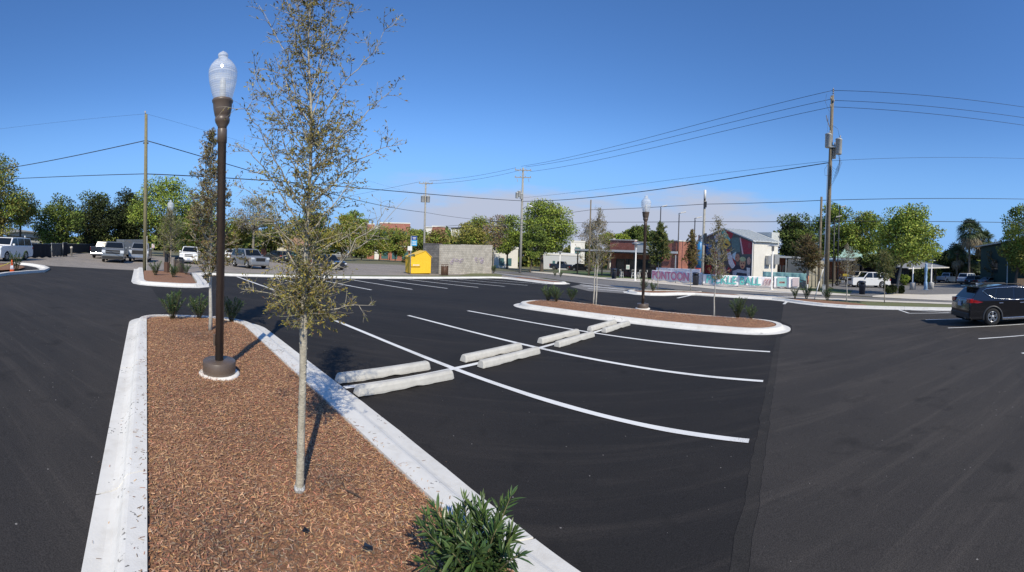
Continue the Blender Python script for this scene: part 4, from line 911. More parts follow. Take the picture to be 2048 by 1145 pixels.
    if P.get('gbar'): MB().box2((L_ / 2 - .05, -gw * 1.0, (g0 + g1) / 2 - .025), (L_ / 2 + .014, gw * 1.0, (g0 + g1) / 2 + .03)).build('grille_bar', M_chrome if P['gbar'] == 1 else body, t, bevel=.008)
    MB().box2((L_ / 2 - .20, -W / 2 + .06, gc + .10), (L_ / 2 + .022, W / 2 - .06, gc + .30)).build('front_bumper', P.get('bm', M_plast), t, bevel=.03)
    MB().box2((-L_ / 2 - .03, -W / 2 + .04, gc + .08), (-L_ / 2 + .22, W / 2 - .04, gc + .30)).build('rear_bumper', P.get('rbm', P.get('bm', M_plast)), t, bevel=.03)
    MB().box((-L_ / 2 - .012, 0, P.get('pz', gc + .50)), (.03, .31, .155)).build('number_plate', M_plate, t)
    if P.get('fplate'): MB().box((L_ / 2 + .028, 0, gc + .22), (.02, .31, .155)).build('number_plate', M_plate, t)
    if pick: MB().box2((-L_ / 2 + .09, -W / 2 + .09, pick - .02), (xrb - .10, W / 2 - .09, pick + .006)).build('bed_recess_shade', M_under, t)  # flat dark panel painted as the shaded hollow of the load bed
    return t
def tilt(o):
    """stand the vehicle on the sloping ground"""
    x, y = o.location.x, o.location.y; e = .5; n = Vector((gz(x - e, y) - gz(x + e, y), gz(x, y - e) - gz(x, y + e), 2 * e)).normalized(); yaw = o.rotation_euler.z
    f = Vector((math.cos(yaw), math.sin(yaw), 0)); f = (f - n * f.dot(n)).normalized(); l = n.cross(f); o.rotation_euler = Matrix((f, l, n)).transposed().to_euler(); o.location.z = gz(x, y) + .006
def cyaw(P, a):
    """heading: a=0 straight at the camera, +90 towards picture right, 180 away"""
    n = Vector((P[0], P[1], 0)).normalized(); l = lat(P); h = -n * math.cos(R(a)) + l * math.sin(R(a)); return math.atan2(h.y, h.x)
SUV = dict(L=4.85, W=1.93, H=1.80, wb=2.80, fo=.95, wr=.385, gc=.25, hood=1.08, cowl=1.15, belt=1.13, xws=1.05, xrf=.45, xrr=-2.0, xrb=-2.28, split=[-.15, -1.15], rails=1, flare=0)
PICK = dict(L=5.85, W=2.03, H=1.92, wb=3.65, fo=.96, wr=.41, gc=.30, hood=1.22, cowl=1.28, belt=1.25, xws=1.25, xrf=.62, xrr=-.85, xrb=-1.10, bed=1.30, split=[-.12], deck=1.3, tl=(.85, 1.22, .16), hl=(.86, 1.12), hlw=.34, gr=(.64, .80, 1.14), bm=M_chrome, dp=.1, handles=(.2, -.7), pz=.62)
SEDAN = dict(L=4.75, W=1.82, H=1.46, wb=2.75, fo=.93, wr=.33, gc=.17, hood=.80, cowl=.93, belt=.92, xws=1.05, xrf=.30, xrr=-1.05, xrb=-1.75, split=[-.28], deck=.98, tumble=.26, bm=None)
HATCH = dict(L=4.4, W=1.80, H=1.55, wb=2.65, fo=.88, wr=.34, gc=.19, hood=.86, cowl=.98, belt=.96, xws=1.0, xrf=.30, xrr=-1.65, xrb=-2.02, split=[-.25, -1.15], tumble=.24)
def cardef(b, **k): d = dict(b); d.update(k); d = {a: c for a, c in d.items() if c is not None}; return d
def park(name, label, cat, px, py, a, P, col, **k):
    q = gp(px, py); o = vehicle(name, label, cat, (q.x, q.y, q.z), cyaw(q, a), P, col, **k); tilt(o); return o
# the black SUV at the right edge: rear wheel at (1975, 652)
q = gp(1975, 652); ud = Vector((cu, -su, 0)); vd_ = Vector((su, cu, 0))
SF = cardef(SUV, L=4.69, W=1.88, H=1.68, wb=2.70, fo=.90, wr=.365, gc=.23, hood=1.02, cowl=1.10, belt=1.05, deck=1.06, xws=1.20, xrf=.42, xrr=-1.78, xrb=-2.24, rr=.13, rf=.06, tumble=.25, rails=1, flare=2, sill=2, tl=(.93, 1.10, .34), tx=.03, pz=.86, handles=(.15, -.88), hm=M_chrome,
     wins=[[(.98, 1.10), (.36, 1.53), (-.12, 1.555), (-.16, 1.075)], [(-.24, 1.075), (-.20, 1.555), (-.95, 1.53), (-1.08, 1.13)], [(-1.14, 1.15), (-1.02, 1.525), (-1.45, 1.49), (-1.62, 1.42), (-1.60, 1.36)]])
c = q + ud * 1.445 + vd_ * .83
sf = vehicle('parked_car', 'black crossover parked at the right edge, seen from its rear corner', 'car', (c.x, c.y, c.z), U_YAW, SF, 'black')
yb, yt = 1.88 / 2 - .05, 1.88 / 2 - .25; yw = lambda z: yb + (yt - yb) * max(0, (z - 1.05)) / (1.68 - 1.05)
for sg in (1, -1):
    s = MB(); s.tube([(x, sg * (yw(z) + .012), z) for x, z in [(1.0, 1.075), (-.2, 1.05), (-1.1, 1.105), (-1.45, 1.24), (-1.68, 1.42), (-1.50, 1.51), (-1.0, 1.55), (-.2, 1.58), (.35, 1.555), (.66, 1.36)]], .014, 6); s.build('window_trim', M_chrome, sf)
    s = MB(); s.add([(-1.72, sg * .951, .97), (-2.12, sg * .946, 1.07), (-2.14, sg * .943, .95), (-1.98, sg * .951, .93)], [(0, 1, 2, 3)]); s.add([(-1.72, sg * .93, .97), (-2.12, sg * .93, 1.07), (-2.14, sg * .93, .95), (-1.98, sg * .93, .93)], [(3, 2, 1, 0)]); s.build('tail_light', M_tail, sf)
s = MB(); s.add([(-1.70, y, z) for y, z in ((-.62, 1.63), (.62, 1.63))] + [(-2.06, y, 1.585) for y in (-.60, .60)] + [(-1.72, y, 1.575) for y in (-.62, .62)] + [(-2.05, y, 1.56) for y in (-.60, .60)], [(0, 1, 3, 2), (4, 6, 7, 5), (0, 2, 6, 4), (1, 5, 7, 3), (2, 3, 7, 6), (0, 4, 5, 1)]); s.build('spoiler', PT['black'], sf)
s = MB(); s.add([(-1.45, -.012, 1.665), (-1.62, -.012, 1.66), (-1.60, 0, 1.735), (-1.45, .012, 1.665), (-1.62, .012, 1.66)], [(0, 1, 2), (3, 2, 4), (0, 2, 3), (1, 4, 2), (0, 3, 4, 1)]); s.build('antenna_fin', PT['silver'], sf)
s = MB(); s.tube([(-2.36, .09 * math.cos(a), .985 + .05 * math.sin(a)) for a in [i * .628 for i in range(11)]], .010, 5, cap=False); s.beam((-2.36, -.05, .955), (-2.36, -.02, 1.015), .012); s.beam((-2.36, .05, 1.015), (-2.36, .02, .955), .012); s.beam((-2.36, -.035, .985), (-2.36, .035, .985), .012); s.build('rear_emblem', M_chrome, sf)
for i, yy in enumerate((.26, -.26)): MB().box((-2.345, yy * 2.2, .32), (.05, .14, .05)).build('exhaust_tip', M_chrome, sf, bevel=.02)
tilt(sf)

park('parked_car', 'white full size SUV cut off by the left edge of the picture', 'car', 15, 520, -32, cardef(SUV, L=5.3, W=2.02, H=1.93, wb=3.1, hood=1.18, cowl=1.25, belt=1.22, xws=1.15, xrf=.6, xrr=-2.35, xrb=-2.55, split=[-.1, -1.2]), 'white')
park('pickup_truck', 'dark pickup with its tail to us, behind the grey one facing us on the left', 'pickup', 211, 516, 165, PICK, 'dark')
park('pickup_truck', 'grey pickup facing us on the left, nearest the black fencing', 'pickup', 229, 523, -4, cardef(PICK, bm=M_plast, gbar=2), 'grey')
park('pickup_truck', 'silver pickup facing us, partly behind the wooden utility pole', 'pickup', 281, 522, -5, cardef(PICK, H=1.95, gr=(.66, .76, 1.16)), 'silver')
park('parked_car', 'white SUV in tree shade right behind the grey pickup', 'car', 237, 511.5, 4, cardef(SUV, H=1.78, rails=1), 'white')
park('parked_car', 'white SUV with a black crosshair grille facing us', 'car', 380, 526, -4, cardef(SUV, L=5.1, bm=PT['white'], gr=(.42, .72, .98), gbar=2, fplate=1), 'white')
park('parked_car', 'white SUV mostly hidden by the bronze lamp post', 'car', 464, 523, -8, cardef(SUV, H=1.7), 'white')
park('parked_car', 'silver off road SUV with a big dark grille facing us', 'car', 497, 535.5, 27, cardef(SUV, H=1.84, wr=.40, gc=.29, hood=1.14, gr=(.48, .70, 1.02), gbar=0, bm=PT['silver'], flare=1, hlw=.34), 'silver')
park('parked_car', 'dark SUV turned away with red tail light behind the young tree', 'car', 556, 525, -150, cardef(SUV, L=4.6, H=1.7), 'dark')
park('parked_car', 'red car glimpsed beyond the dark SUV behind the young tree', 'car', 573, 517, 160, HATCH, 'red')
park('parked_car', 'small teal hatchback glimpsed through the young tree', 'car', 590, 518, 20, HATCH, 'teal')
park('parked_car', 'dark blue estate car nosing right just right of the young tree stem', 'car', 656, 538, 32, cardef(HATCH, L=4.75, H=1.62, W=1.84), 'navy')
park('pickup_truck', 'distant silver pickup seen from its side below the trees', 'pickup', 679, 516.5, -95, cardef(PICK, H=1.85), 'silver')
park('parked_car', 'red hatchback beside the right end of the block wall', 'car', 994, 529, 75, HATCH, 'red')
park('parked_car', 'silver sedan beyond the red hatchback under the trees', 'car', 1020, 529, 80, SEDAN, 'silver')
park('parked_car', 'white SUV under the trees just left of the crossarm utility pole', 'car', 1037, 528, 60, cardef(SUV, H=1.75), 'white')
park('parked_car', 'grey hatchback right of the crossarm utility pole in tree shade', 'car', 1052, 532, 40, HATCH, 'grey')
park('pickup_truck', 'navy blue off road pickup parked left of the pub', 'pickup', 1124, 540, 72, cardef(PICK, L=5.3, H=1.88, wb=3.3, hood=1.2, cowl=1.25, xws=.9, xrf=.62, xrr=-.85, xrb=-1.0, flare=1, bm=M_plast), 'navy')
park('parked_car', 'black car left of the navy pickup, half hidden by it', 'car', 1108, 535, 80, SEDAN, 'black')
park('parked_car', 'black sedan between the navy pickup and the pub porch', 'car', 1163, 543, 74, cardef(SEDAN, H=1.55), 'black')
park('parked_car', 'white luxury SUV with black roof line parked behind a navy bin', 'car', 1737, 575, -66, cardef(SUV, L=5.0, W=2.0, H=1.86, wb=2.92, hood=1.13, cowl=1.17, belt=1.14, xws=1.1, xrf=.5, xrr=-2.1, xrb=-2.35, rails=0, bm=PT['white'], gr=(.55, .78, 1.06), mirm=M_plast), 'white')
park('parked_car', 'beige SUV parked close behind the white luxury SUV', 'car', 1716, 566, -40, cardef(SUV, H=1.8), 'beige')
park('pickup_truck', 'white crew cab vehicle at right, leftmost of two with tails to us', 'pickup', 1897, 566, 147, cardef(PICK, L=5.3, H=1.95, belt=1.22, bed=1.22, rbm=M_chrome), 'white')
park('parked_car', 'white SUV at right, second of two with tails to us', 'car', 1938, 569, 150, cardef(SUV, L=5.2, W=2.0, H=1.95, belt=1.2, cowl=1.22, deck=1.2, rails=0), 'white')
park('parked_car', 'dark hatchback tucked right of the white SUVs', 'car', 1952, 571, 150, cardef(HATCH, H=1.6), 'dark')
park('parked_car', 'grey sedan seen over the roof of the black crossover', 'car', 1982, 573, 140, SEDAN, 'grey')
# grey enclosed trailer between the two pickups on the left
q = gp(262, 516); t = thing('cargo_trailer', 'grey enclosed trailer between the two pickups facing us', 'trailer', q, cyaw(q, -60))
MB().box2((-1.6, -.95, .45), (1.6, .95, 2.3)).build('box_body', PT['grey'], t, bevel=.05)
MB().box2((-1.66, -.95, .4), (-1.605, .95, 2.25)).build('rear_door', PT['white'], t)
for sg in (1, -1): wheel_obj(.33, .2, t, -.2, sg * .98)
s = MB(); s.beam((1.6, 0, .5), (2.6, 0, .48), .09); s.build('tow_bar', M_plast, t)
# black motorcycle in front of the white SUV
q = gp(1686, 572); t = thing('motorcycle', 'black motorcycle standing left of the white luxury SUV', 'motorcycle', q, cyaw(q, -80))
for x in (.72, -.72): wheel_obj(.31, .12, t, x, .001, 6)
s = MB(); s.tube([(.72, 0, .31), (.45, 0, .95), (.40, 0, 1.05)], .03, 6); s.build('fork', M_chrome, t)
s = MB(); s.tube([(.42, -.38, 1.02), (.36, -.2, 1.10), (.40, 0, 1.06), (.36, .2, 1.10), (.42, .38, 1.02)], .018, 6); s.build('handlebar', M_plast, t)
s = MB(); s.tube([(.42, 0, .80), (.2, 0, .86), (-.05, 0, .80)], [.10, .17, .12], 10); s.build('fuel_tank', PT['black'], t)
s = MB(); s.tube([(-.05, 0, .76), (-.4, 0, .74), (-.8, 0, .84)], [.12, .15, .08], 8); s.build('seat', M_plast, t)
s = MB(); s.box((.05, 0, .45), (.5, .3, .4)); s.build('engine', M_rim, t, bevel=.05)

# ---------------------------------------------------------------- buildings, walls, poles, signs and street furniture
def brick_mat(name, c1, c2, mortar, bw=.4, bh=.2, ms=.012, bias=0, rough=.9, dirt=0):
    m = mat(name, c1, rough, spec=.25); t = m.node_tree; b = t.nodes['Principled BSDF']; A = t.nodes.new; L = t.links.new
    tc = A('ShaderNodeTexCoord'); sp = A('ShaderNodeSeparateXYZ'); L(tc.outputs['Object'], sp.inputs[0])
    ad = A('ShaderNodeMath'); ad.operation = 'ADD'; L(sp.outputs[0], ad.inputs[0]); L(sp.outputs[1], ad.inputs[1])
    cb = A('ShaderNodeCombineXYZ'); L(ad.outputs[0], cb.inputs[0]); L(sp.outputs[2], cb.inputs[1])
    br = A('ShaderNodeTexBrick'); L(cb.outputs[0], br.inputs['Vector']); br.inputs['Scale'].default_value = 1
    br.inputs['Brick Width'].default_value = bw; br.inputs['Row Height'].default_value = bh; br.inputs['Mortar Size'].default_value = ms; br.inputs['Bias'].default_value = bias
    for k, c in (('Color1', c1), ('Color2', c2), ('Mortar', mortar)): br.inputs[k].default_value = tuple(c) + (1,)
    n = A('ShaderNodeTexNoise'); n.inputs['Scale'].default_value = 1.3; n.inputs['Detail'].default_value = 6; L(tc.outputs['Object'], n.inputs['Vector'])
    r = A('ShaderNodeMapRange'); r.inputs[1].default_value = .3; r.inputs[2].default_value = .7; r.inputs[3].default_value = .78; r.inputs[4].default_value = 1.18; L(n.outputs['Fac'], r.inputs[0])
    x = A('ShaderNodeMixRGB'); x.blend_type = 'MULTIPLY'; x.inputs[0].default_value = 1; L(br.outputs['Color'], x.inputs[1]); L(r.outputs[0], x.inputs[2]); L(x.outputs[0], b.inputs['Base Color'])
    bp = A('ShaderNodeBump'); bp.inputs['Strength'].default_value = .4; bp.inputs['Distance'].default_value = .01; bp.invert = True; L(br.outputs['Fac'], bp.inputs['Height']); L(bp.outputs[0], b.inputs['Normal'])
    return m
M_brick = brick_mat('red brick', (.30, .085, .055), (.36, .12, .08), (.34, .26, .22), .22, .075, .008)
M_block = brick_mat('grey concrete block', (.43, .395, .335), (.52, .48, .41), (.27, .25, .22), .41, .205, .014)
M_block_shade = brick_mat('shade toned block', (.12, .118, .12), (.19, .185, .185), (.085, .085, .085), .41, .205, .014)  # darkened copy of the grey block, shade on this face put into the colour
M_white = mat('white painted wall', (.66, .64, .58), .8, 2, .06)
M_cream = mat('cream wall', (.55, .50, .40), .85, 2, .08)
M_dark = mat('dark interior', (.012, .012, .013), .8)
M_dkmet = mat('dark metal', (.02, .02, .022), .45)
M_roofm = mat('grey metal roof', (.55, .57, .55), .5, 4, .12, metal=.15)
M_winb = mat('dark window', (.02, .03, .035), .08, spec=.8)
M_winteal = mat('shop window', (.06, .14, .15), .1, spec=.8)
M_galv = mat('galvanised steel', (.42, .43, .43), .4, 8, .1, metal=.5)
M_wpole = mat('white pole paint', (.70, .69, .66), .5)
M_wood = mat('weathered pole wood', (.22, .185, .125), .9, 7, col2=(.13, .105, .075), bump=.5, bscale=26)
M_woodg = mat('green tinted pole wood', (.24, .215, .12), .9, 7, col2=(.16, .14, .08), bump=.5, bscale=26)
M_woodp = mat('pale pole', (.36, .35, .31), .85, 5, col2=(.26, .25, .22), bump=.3, bscale=20)
M_navy = mat('navy plastic', (.016, .022, .042), .45)
M_porc = mat('porcelain insulator', (.35, .33, .32), .3)
M_trans = mat('grey transformer paint', (.42, .43, .42), .4, 5, .08)
def frame(pa, pb):
    a, b = gp(*pa) if not isinstance(pa, Vector) else pa, gp(*pb) if not isinstance(pb, Vector) else pb
    d = b - a; return a, math.atan2(d.y, d.x), math.hypot(d.x, d.y), d.z
def bx(parent, name, m, a, b, bevel=0): return MB().box2(a, b).build(name, m, parent, bevel=bevel)
def text_mesh(name, txt, size, m, parent, loc, rot=(math.pi / 2, 0, 0), ext=.004, sx=1, bold=.0):
    cv = bpy.data.curves.new(name, 'FONT'); cv.body = txt; cv.size = size; cv.extrude = ext; cv.align_x = 'CENTER'; cv.align_y = 'CENTER'; cv.offset = bold
    o = bpy.data.objects.new(name, cv); COL.objects.link(o); bpy.context.view_layer.update()
    me = bpy.data.meshes.new_from_object(o.evaluated_get(bpy.context.evaluated_depsgraph_get())); bpy.data.objects.remove(o)
    me.materials.clear(); me.materials.append(m); xs_ = [v.co.x for v in me.vertices]; sx = sx / max(.01, max(xs_) - min(xs_)) if sx > 2.999 else sx; q = bpy.data.objects.new(name, me); COL.objects.link(q); q.parent = parent; q.location = loc; q.rotation_euler = rot; q.scale = (sx, 1, 1); return q

# block wall enclosure
a, yaw, ln, dz = frame((880, 548.5), (983.5, 547)); H0 = hz(a, 489.5)
t = thing('block_wall', 'grey concrete block screen wall with faint purple scrawl beside the yellow bin', 'wall', a, yaw); M_pur = mat('faded purple spray', (.40, .33, .42), .9)
bx(t, 'wall_face', M_block, (0, 0, -.8), (ln, .2, H0))
bx(t, 'return_wall', M_block, (ln - .2, .2, -.8), (ln, 5, H0 - .05))
rnd = random.Random(8)
for x0 in (ln * .20, ln * .64):
    s = MB()
    for k in range(9): x = x0 + rnd.uniform(-.1, 1.9); z = 1.25 + rnd.uniform(-.2, .3); s.tube([(x + .3 * math.cos(i * .9) * rnd.uniform(.5, 1.2), -.004, z + .2 * math.sin(i * .9) * rnd.uniform(.5, 1.2)) for i in range(7)], .03, 4)
    s.build('graffiti', M_pur, t)
a2, yaw2, ln2, _ = frame((846, 546), (880, 548.5))
t = thing('block_wall', 'shade toned concrete block wall standing behind the yellow bin', 'wall', a2, yaw2); bx(t, 'wall_face', M_block_shade, (-.1, .05, -.6), (ln2 - .03, .25, H0 + .05)); bx(t, 'coping', M_block_shade, (-.12, .02, H0 + .052), (ln2 - .03, .28, H0 + .12))
# yellow bin
a, yaw, ln, _ = frame((820.5, 548), (861.5, 549)); M_yel = mat('yellow bin paint', (.80, .50, .028), .45, 3, .06); k = ln / 41.0
t = thing('skip_bin', 'yellow steel rubbish skip with a pitched lid by the block wall', 'skip', a, yaw)
pts = [(0, .03), (0, 30.4 * k), (29 * k, 42 * k), (ln, 30.4 * k), (ln, .03)]
MB().prism(pts, 0, 1.6).build('body', M_yel, t, bevel=.02)
for (p, q) in (((-.06, 30.2 * k), (29 * k, 42 * k)), ((29 * k, 42 * k), (ln + .06, 30.2 * k))):
    s = MB(); dx, dz_ = q[0] - p[0], q[1] - p[1]; l = math.hypot(dx, dz_); nx, nz = -dz_ / l * .05, dx / l * .05
    s.prism([(p[0] + nx * .1, p[1] + nz * .1), (q[0] + nx * .1, q[1] + nz * .1), (q[0] + nx, q[1] + nz), (p[0] + nx, p[1] + nz)], -.05, 1.65); s.build('lid', M_yel, t)
bx(t, 'lifting_pocket', M_yel, (.02, -.12, 13.5 * k), (19 * k, -.002, 19 * k), .01); bx(t, 'base_skid', M_dkmet, (.1, .1, -.1), (ln - .1, 1.5, .028))
s = MB()
for i in range(5): s.box((5.2 * k + i * 2.6 * k, -.124, 16.2 * k), (1.7 * k, .006, 2.6 * k))
s.build('stencil_marking', M_white, t)
# brown slatted bin
q = gp(889, 551); t = thing('litter_bin', 'rusty brown slatted litter bin against the block wall', 'bin', q); M_brn = mat('brown bin paint', (.10, .055, .035), .6)
s = MB(); s.lathe([(.30, .06), (.31, .85), (.27, .86)], 16); s.build('liner', M_brn, t)
for k in range(12):
    a_ = k * math.pi / 6; bx_ = MB(); bx_.box((.37 * math.cos(a_), .37 * math.sin(a_), .5), (.03, .07, 1.0), rz=a_); bx_.build('slat', M_brn, t)
s = MB(); s.tube([(.38 * math.cos(i * .5236), .38 * math.sin(i * .5236), 1.12) for i in range(13)], .02, 5); s.build('rim_ring', M_brn, t)
# navy street bins
def navy_bin(label, px, py, ytop):
    q = gp(px, py); h = hz(q, ytop); t = thing('litter_bin', label, 'bin', q, face_cam(q), 'navy street litter bins'); k = h / 1.2
    s = MB(); s.lathe([(.26, .0), (.30, .80), (.33, .82), (.33, .86)], 20); s.build('body', M_navy, t)
    s = MB(); s.lathe([(.33, 1.06), (.335, 1.10), (.28, 1.17), (.10, 1.2), (.0, 1.2)], 20, cap=True); s.build('lid', M_navy, t)
    for i in range(4):
        a_ = math.pi / 4 + i * math.pi / 2; MB().box((.30 * math.cos(a_), .30 * math.sin(a_), .96), (.06, .16, .22), rz=a_).build('lid_support', M_navy, t)
    s = MB(); s.lathe([(.24, .80), (.24, 1.05)], 16); s.build('liner', M_dark, t); t.scale = (k, k, k)
navy_bin('navy litter bin on the pub lawn left of the middle street lamp', 1228, 558, 537); navy_bin('navy litter bin in front of the pink lettered banner', 1391, 571, 545); navy_bin('navy litter bin in front of the white luxury SUV', 1724, 589, 562)

# pub
A_, B_ = at(1150, 61.5), gp(1353, 560); a, yaw, ln, dz = frame(A_, B_); zt = hz(B_, 489)
t = thing('pub_building', 'low red brick pub with a deep shaded porch and white fascia', 'building', a, yaw); gr = dz / ln
PH = hz(A_, 500); CH_ = hz(B_, 506) + dz
f0 = .24 * ln
bx(t, 'wall', M_brick, (f0, 3.2, -3), (ln - .05, 15, zt + dz)); bx(t, 'corner_bay', M_brick, (ln - 2.6, .25, -3), (ln - .045, 3.195, zt + dz + .38)); bx(t, 'coping', M_white, (ln - 2.66, .19, zt + dz + .382), (ln + .02, 2.79, zt + dz + .5))
for x0, x1, m_, top_z in ((f0 - .02, .50 * ln, M_brick, zt + dz + .35), (.50 * ln + .01, .71 * ln, M_white, zt + dz + .10), (.71 * ln + .01, ln, M_brick, zt + dz + .40)):
    bx(t, 'parapet', m_, (x0, 2.9, zt + dz - 1.6), (x1, 3.3, top_z)); bx(t, 'coping', M_white, (x0 - .05, 2.8, top_z + .002), (x1 + .05, 3.4, top_z + .12))
s = MB(); s.prism([(0, PH - .28), (ln - 2.62, PH - .28 + (CH_ - PH) * (1 - 2.62 / ln)), (ln - 2.62, PH - .04 + (CH_ - PH) * (1 - 2.62 / ln)), (0, PH - .04)], -.1, 3.1); s.build('porch_roof', M_dkmet, t)
s = MB(); s.prism([(-.1, PH - .10), (ln + .1, CH_ - .10), (ln + .1, CH_ + .16), (-.1, PH + .16)], -.2, -.102); s.build('fascia', mat('white fascia', (.55, .56, .55), .5), t)
for f in (.02, .16, .30, .62, .86, .985):
    z1 = PH + (CH_ - PH) * f - .28; bx(t, 'porch_post', M_dkmet if f < .9 else M_white, (f * ln - .07, .05, -3), (f * ln + .07, .2, z1))
for x0 in (.30, .40, .50, .60, .72, .82): bx(t, 'window', M_winb, (x0 * ln, 3.14, .6 + dz * x0), (x0 * ln + 1.6, 3.19, 2.4 + dz * x0))
bx(t, 'door', M_dkmet, (.915 * ln, 3.13, -2), (.915 * ln + 1.0, 3.19, 2.1 + dz))
bx(t, 'side_window', M_winb, (ln - .049, 6, 1.3 + dz), (ln - .03, 7.5, 2.6 + dz)); 
s = MB()
for x in (4.0, 4.5): s.cyl((ln + .15, x, dz), (ln + .15, x, 2.8 + dz), .07, 8)
s.build('service_pipe', M_galv, t)
s = MB(); s.prism([(5.7, 2.75 + dz), (7.8, 2.75 + dz), (7.8, 2.70 + dz), (5.7, 2.70 + dz)], ln - .05, ln + .8, 'x'); s.build('awning', M_dkmet, t)
# bar counter, stools and sign under the porch
q = gp(1240, 555); qb = gp(1312, 558); a2, y2, l2, d2 = frame(q, qb)
t = thing('bar_counter', 'long dark outdoor counter at the edge of the pub porch', 'counter', a2, y2); s = MB(); s.prism([(0, 1.02), (l2, 1.02 + d2), (l2, 1.12 + d2), (0, 1.12)], 0, .5); s.build('counter_top', M_dkmet, t)
for f in (.02, .35, .66, .98): bx(t, 'leg', M_dkmet, (f * l2 - .05, .1, -.3 + d2 * f), (f * l2 + .05, .4, 1.02 + d2 * f))
t = thing('rail_fence', 'dark rail fence between the pub lawn and the porch', 'fence', a2, y2); s = MB(); s.prism([(-1.5, .98), (-.05, .98), (-.05, 1.04), (-1.5, 1.04)], .2, .26); s.build('rail', M_dkmet, t)
for f in (-1.45, -.75, -.12): bx(t, 'post', M_dkmet, (f, .19, -.2), (f + .06, .25, .98))
stl = None
for i, (px, lb) in enumerate([(1243, 'white metal bar stool at the left end of the pub counter'), (1266, 'white metal bar stool just left of the white lamp post at the counter'), (1277, 'white metal bar stool just right of the white lamp post at the counter'), (1290, 'white metal bar stool at the counter beside the middle street lamp post')]):
    q = gp(px, 556 + i * .6)
    if stl is None:
        t = stl = thing('bar_stool', lb, 'stool', q, .3, 'white bar stools along the pub counter')
        s = MB(); s.lathe([(.0, .72), (.2, .72), (.21, .75), (.0, .76)], 14); s.build('seat', M_wpole, t)
        for k in range(4):
            c_, s_ = math.cos(k * math.pi / 2 + .78), math.sin(k * math.pi / 2 + .78); MB().beam((.16 * c_, .16 * s_, .73), (.27 * c_, .27 * s_, 0), .05).build('leg', M_wpole, t)
        s = MB(); s.tube([(-.2, -.17, .75), (-.24, -.16, 1.05), (-.24, .16, 1.05), (-.2, .17, .75)], .025, 6); s.build('backrest', M_wpole, t)
        s = MB(); s.tube([(.22 * math.cos(j * .785 + .78), .22 * math.sin(j * .785 + .78), .3) for j in range(9)], .016, 5); s.build('foot_ring', M_wpole, t)
    else: dup(stl, q, .3 + i, lb)
q = gp(1255, 556); t = thing('notice_board', 'small white notice on the pub counter', 'sign', (q.x, q.y, q.z + 1.1), face_cam(q)); bx(t, 'board', M_white, (-.22, -.02, 0), (.22, .02, .56)); bx(t, 'printed_panel', mat('pale green print', (.35, .45, .38), .7), (-.16, -.026, .1), (.16, -.022, .45))

# mural building
A_, B_ = at(1406, 57.5), at(1503, 50); a, yaw, ln, dz = frame(A_, B_); he = hz(B_, 481.5) + dz; hp = hz(a.lerp(B_, .46), 459) + dz * .46; xl = 0.0
t = thing('mural_building', 'gabled building with a bright mural across its whole end wall', 'building', a, yaw); dep = 4.6
hl = hz(A_, 477)
s = MB(); s.prism([(0, -1), (ln, -1), (ln, he), (.46 * ln, hp), (0, hl)], 0, .3); s.build('gable_wall', mat('mural ground colour', (.085, .12, .12), .8, 1.5, col2=(.16, .14, .12)), t)
bx(t, 'side_wall', M_white, (ln - .3, .302, -1), (ln, dep, he - .15)); bx(t, 'side_wall', M_white, (0, .302, -1), (.3, dep, hl - .15))
for x0, z0, x1, z1 in ((.46 * ln, hp, ln + .35, he - .12), (-.35, hl - .12, .46 * ln, hp)):
    s = MB(); s.prism([(x0, z0 + .01), (x1, z1 + .01), (x1, z1 + .11), (x0, z0 + .11)], -.25, dep + .2); s.build('roof', M_roofm, t)
    s = MB(); n = 9
    for i in range(n): y = -.2 + i * (dep + .3) / n; s.beam((x0, y, z0 + .14), (x1, y, z1 + .14), .07)
    s.build('roof_seam', M_roofm, t)
bx(t, 'air_conditioner', M_galv, (ln + .002, 2.3, 2.2 + dz), (ln + .6, 3.1, 3.3 + dz)); bx(t, 'air_conditioner', M_galv, (ln + .002, 3.4, 2.2 + dz), (ln + .6, 4.3, 3.5 + dz))
bx(t, 'vent_box', M_roofm, (.55 * ln, 4.9, hp - 2.0), (.85 * ln, 6.4, hp - .15))
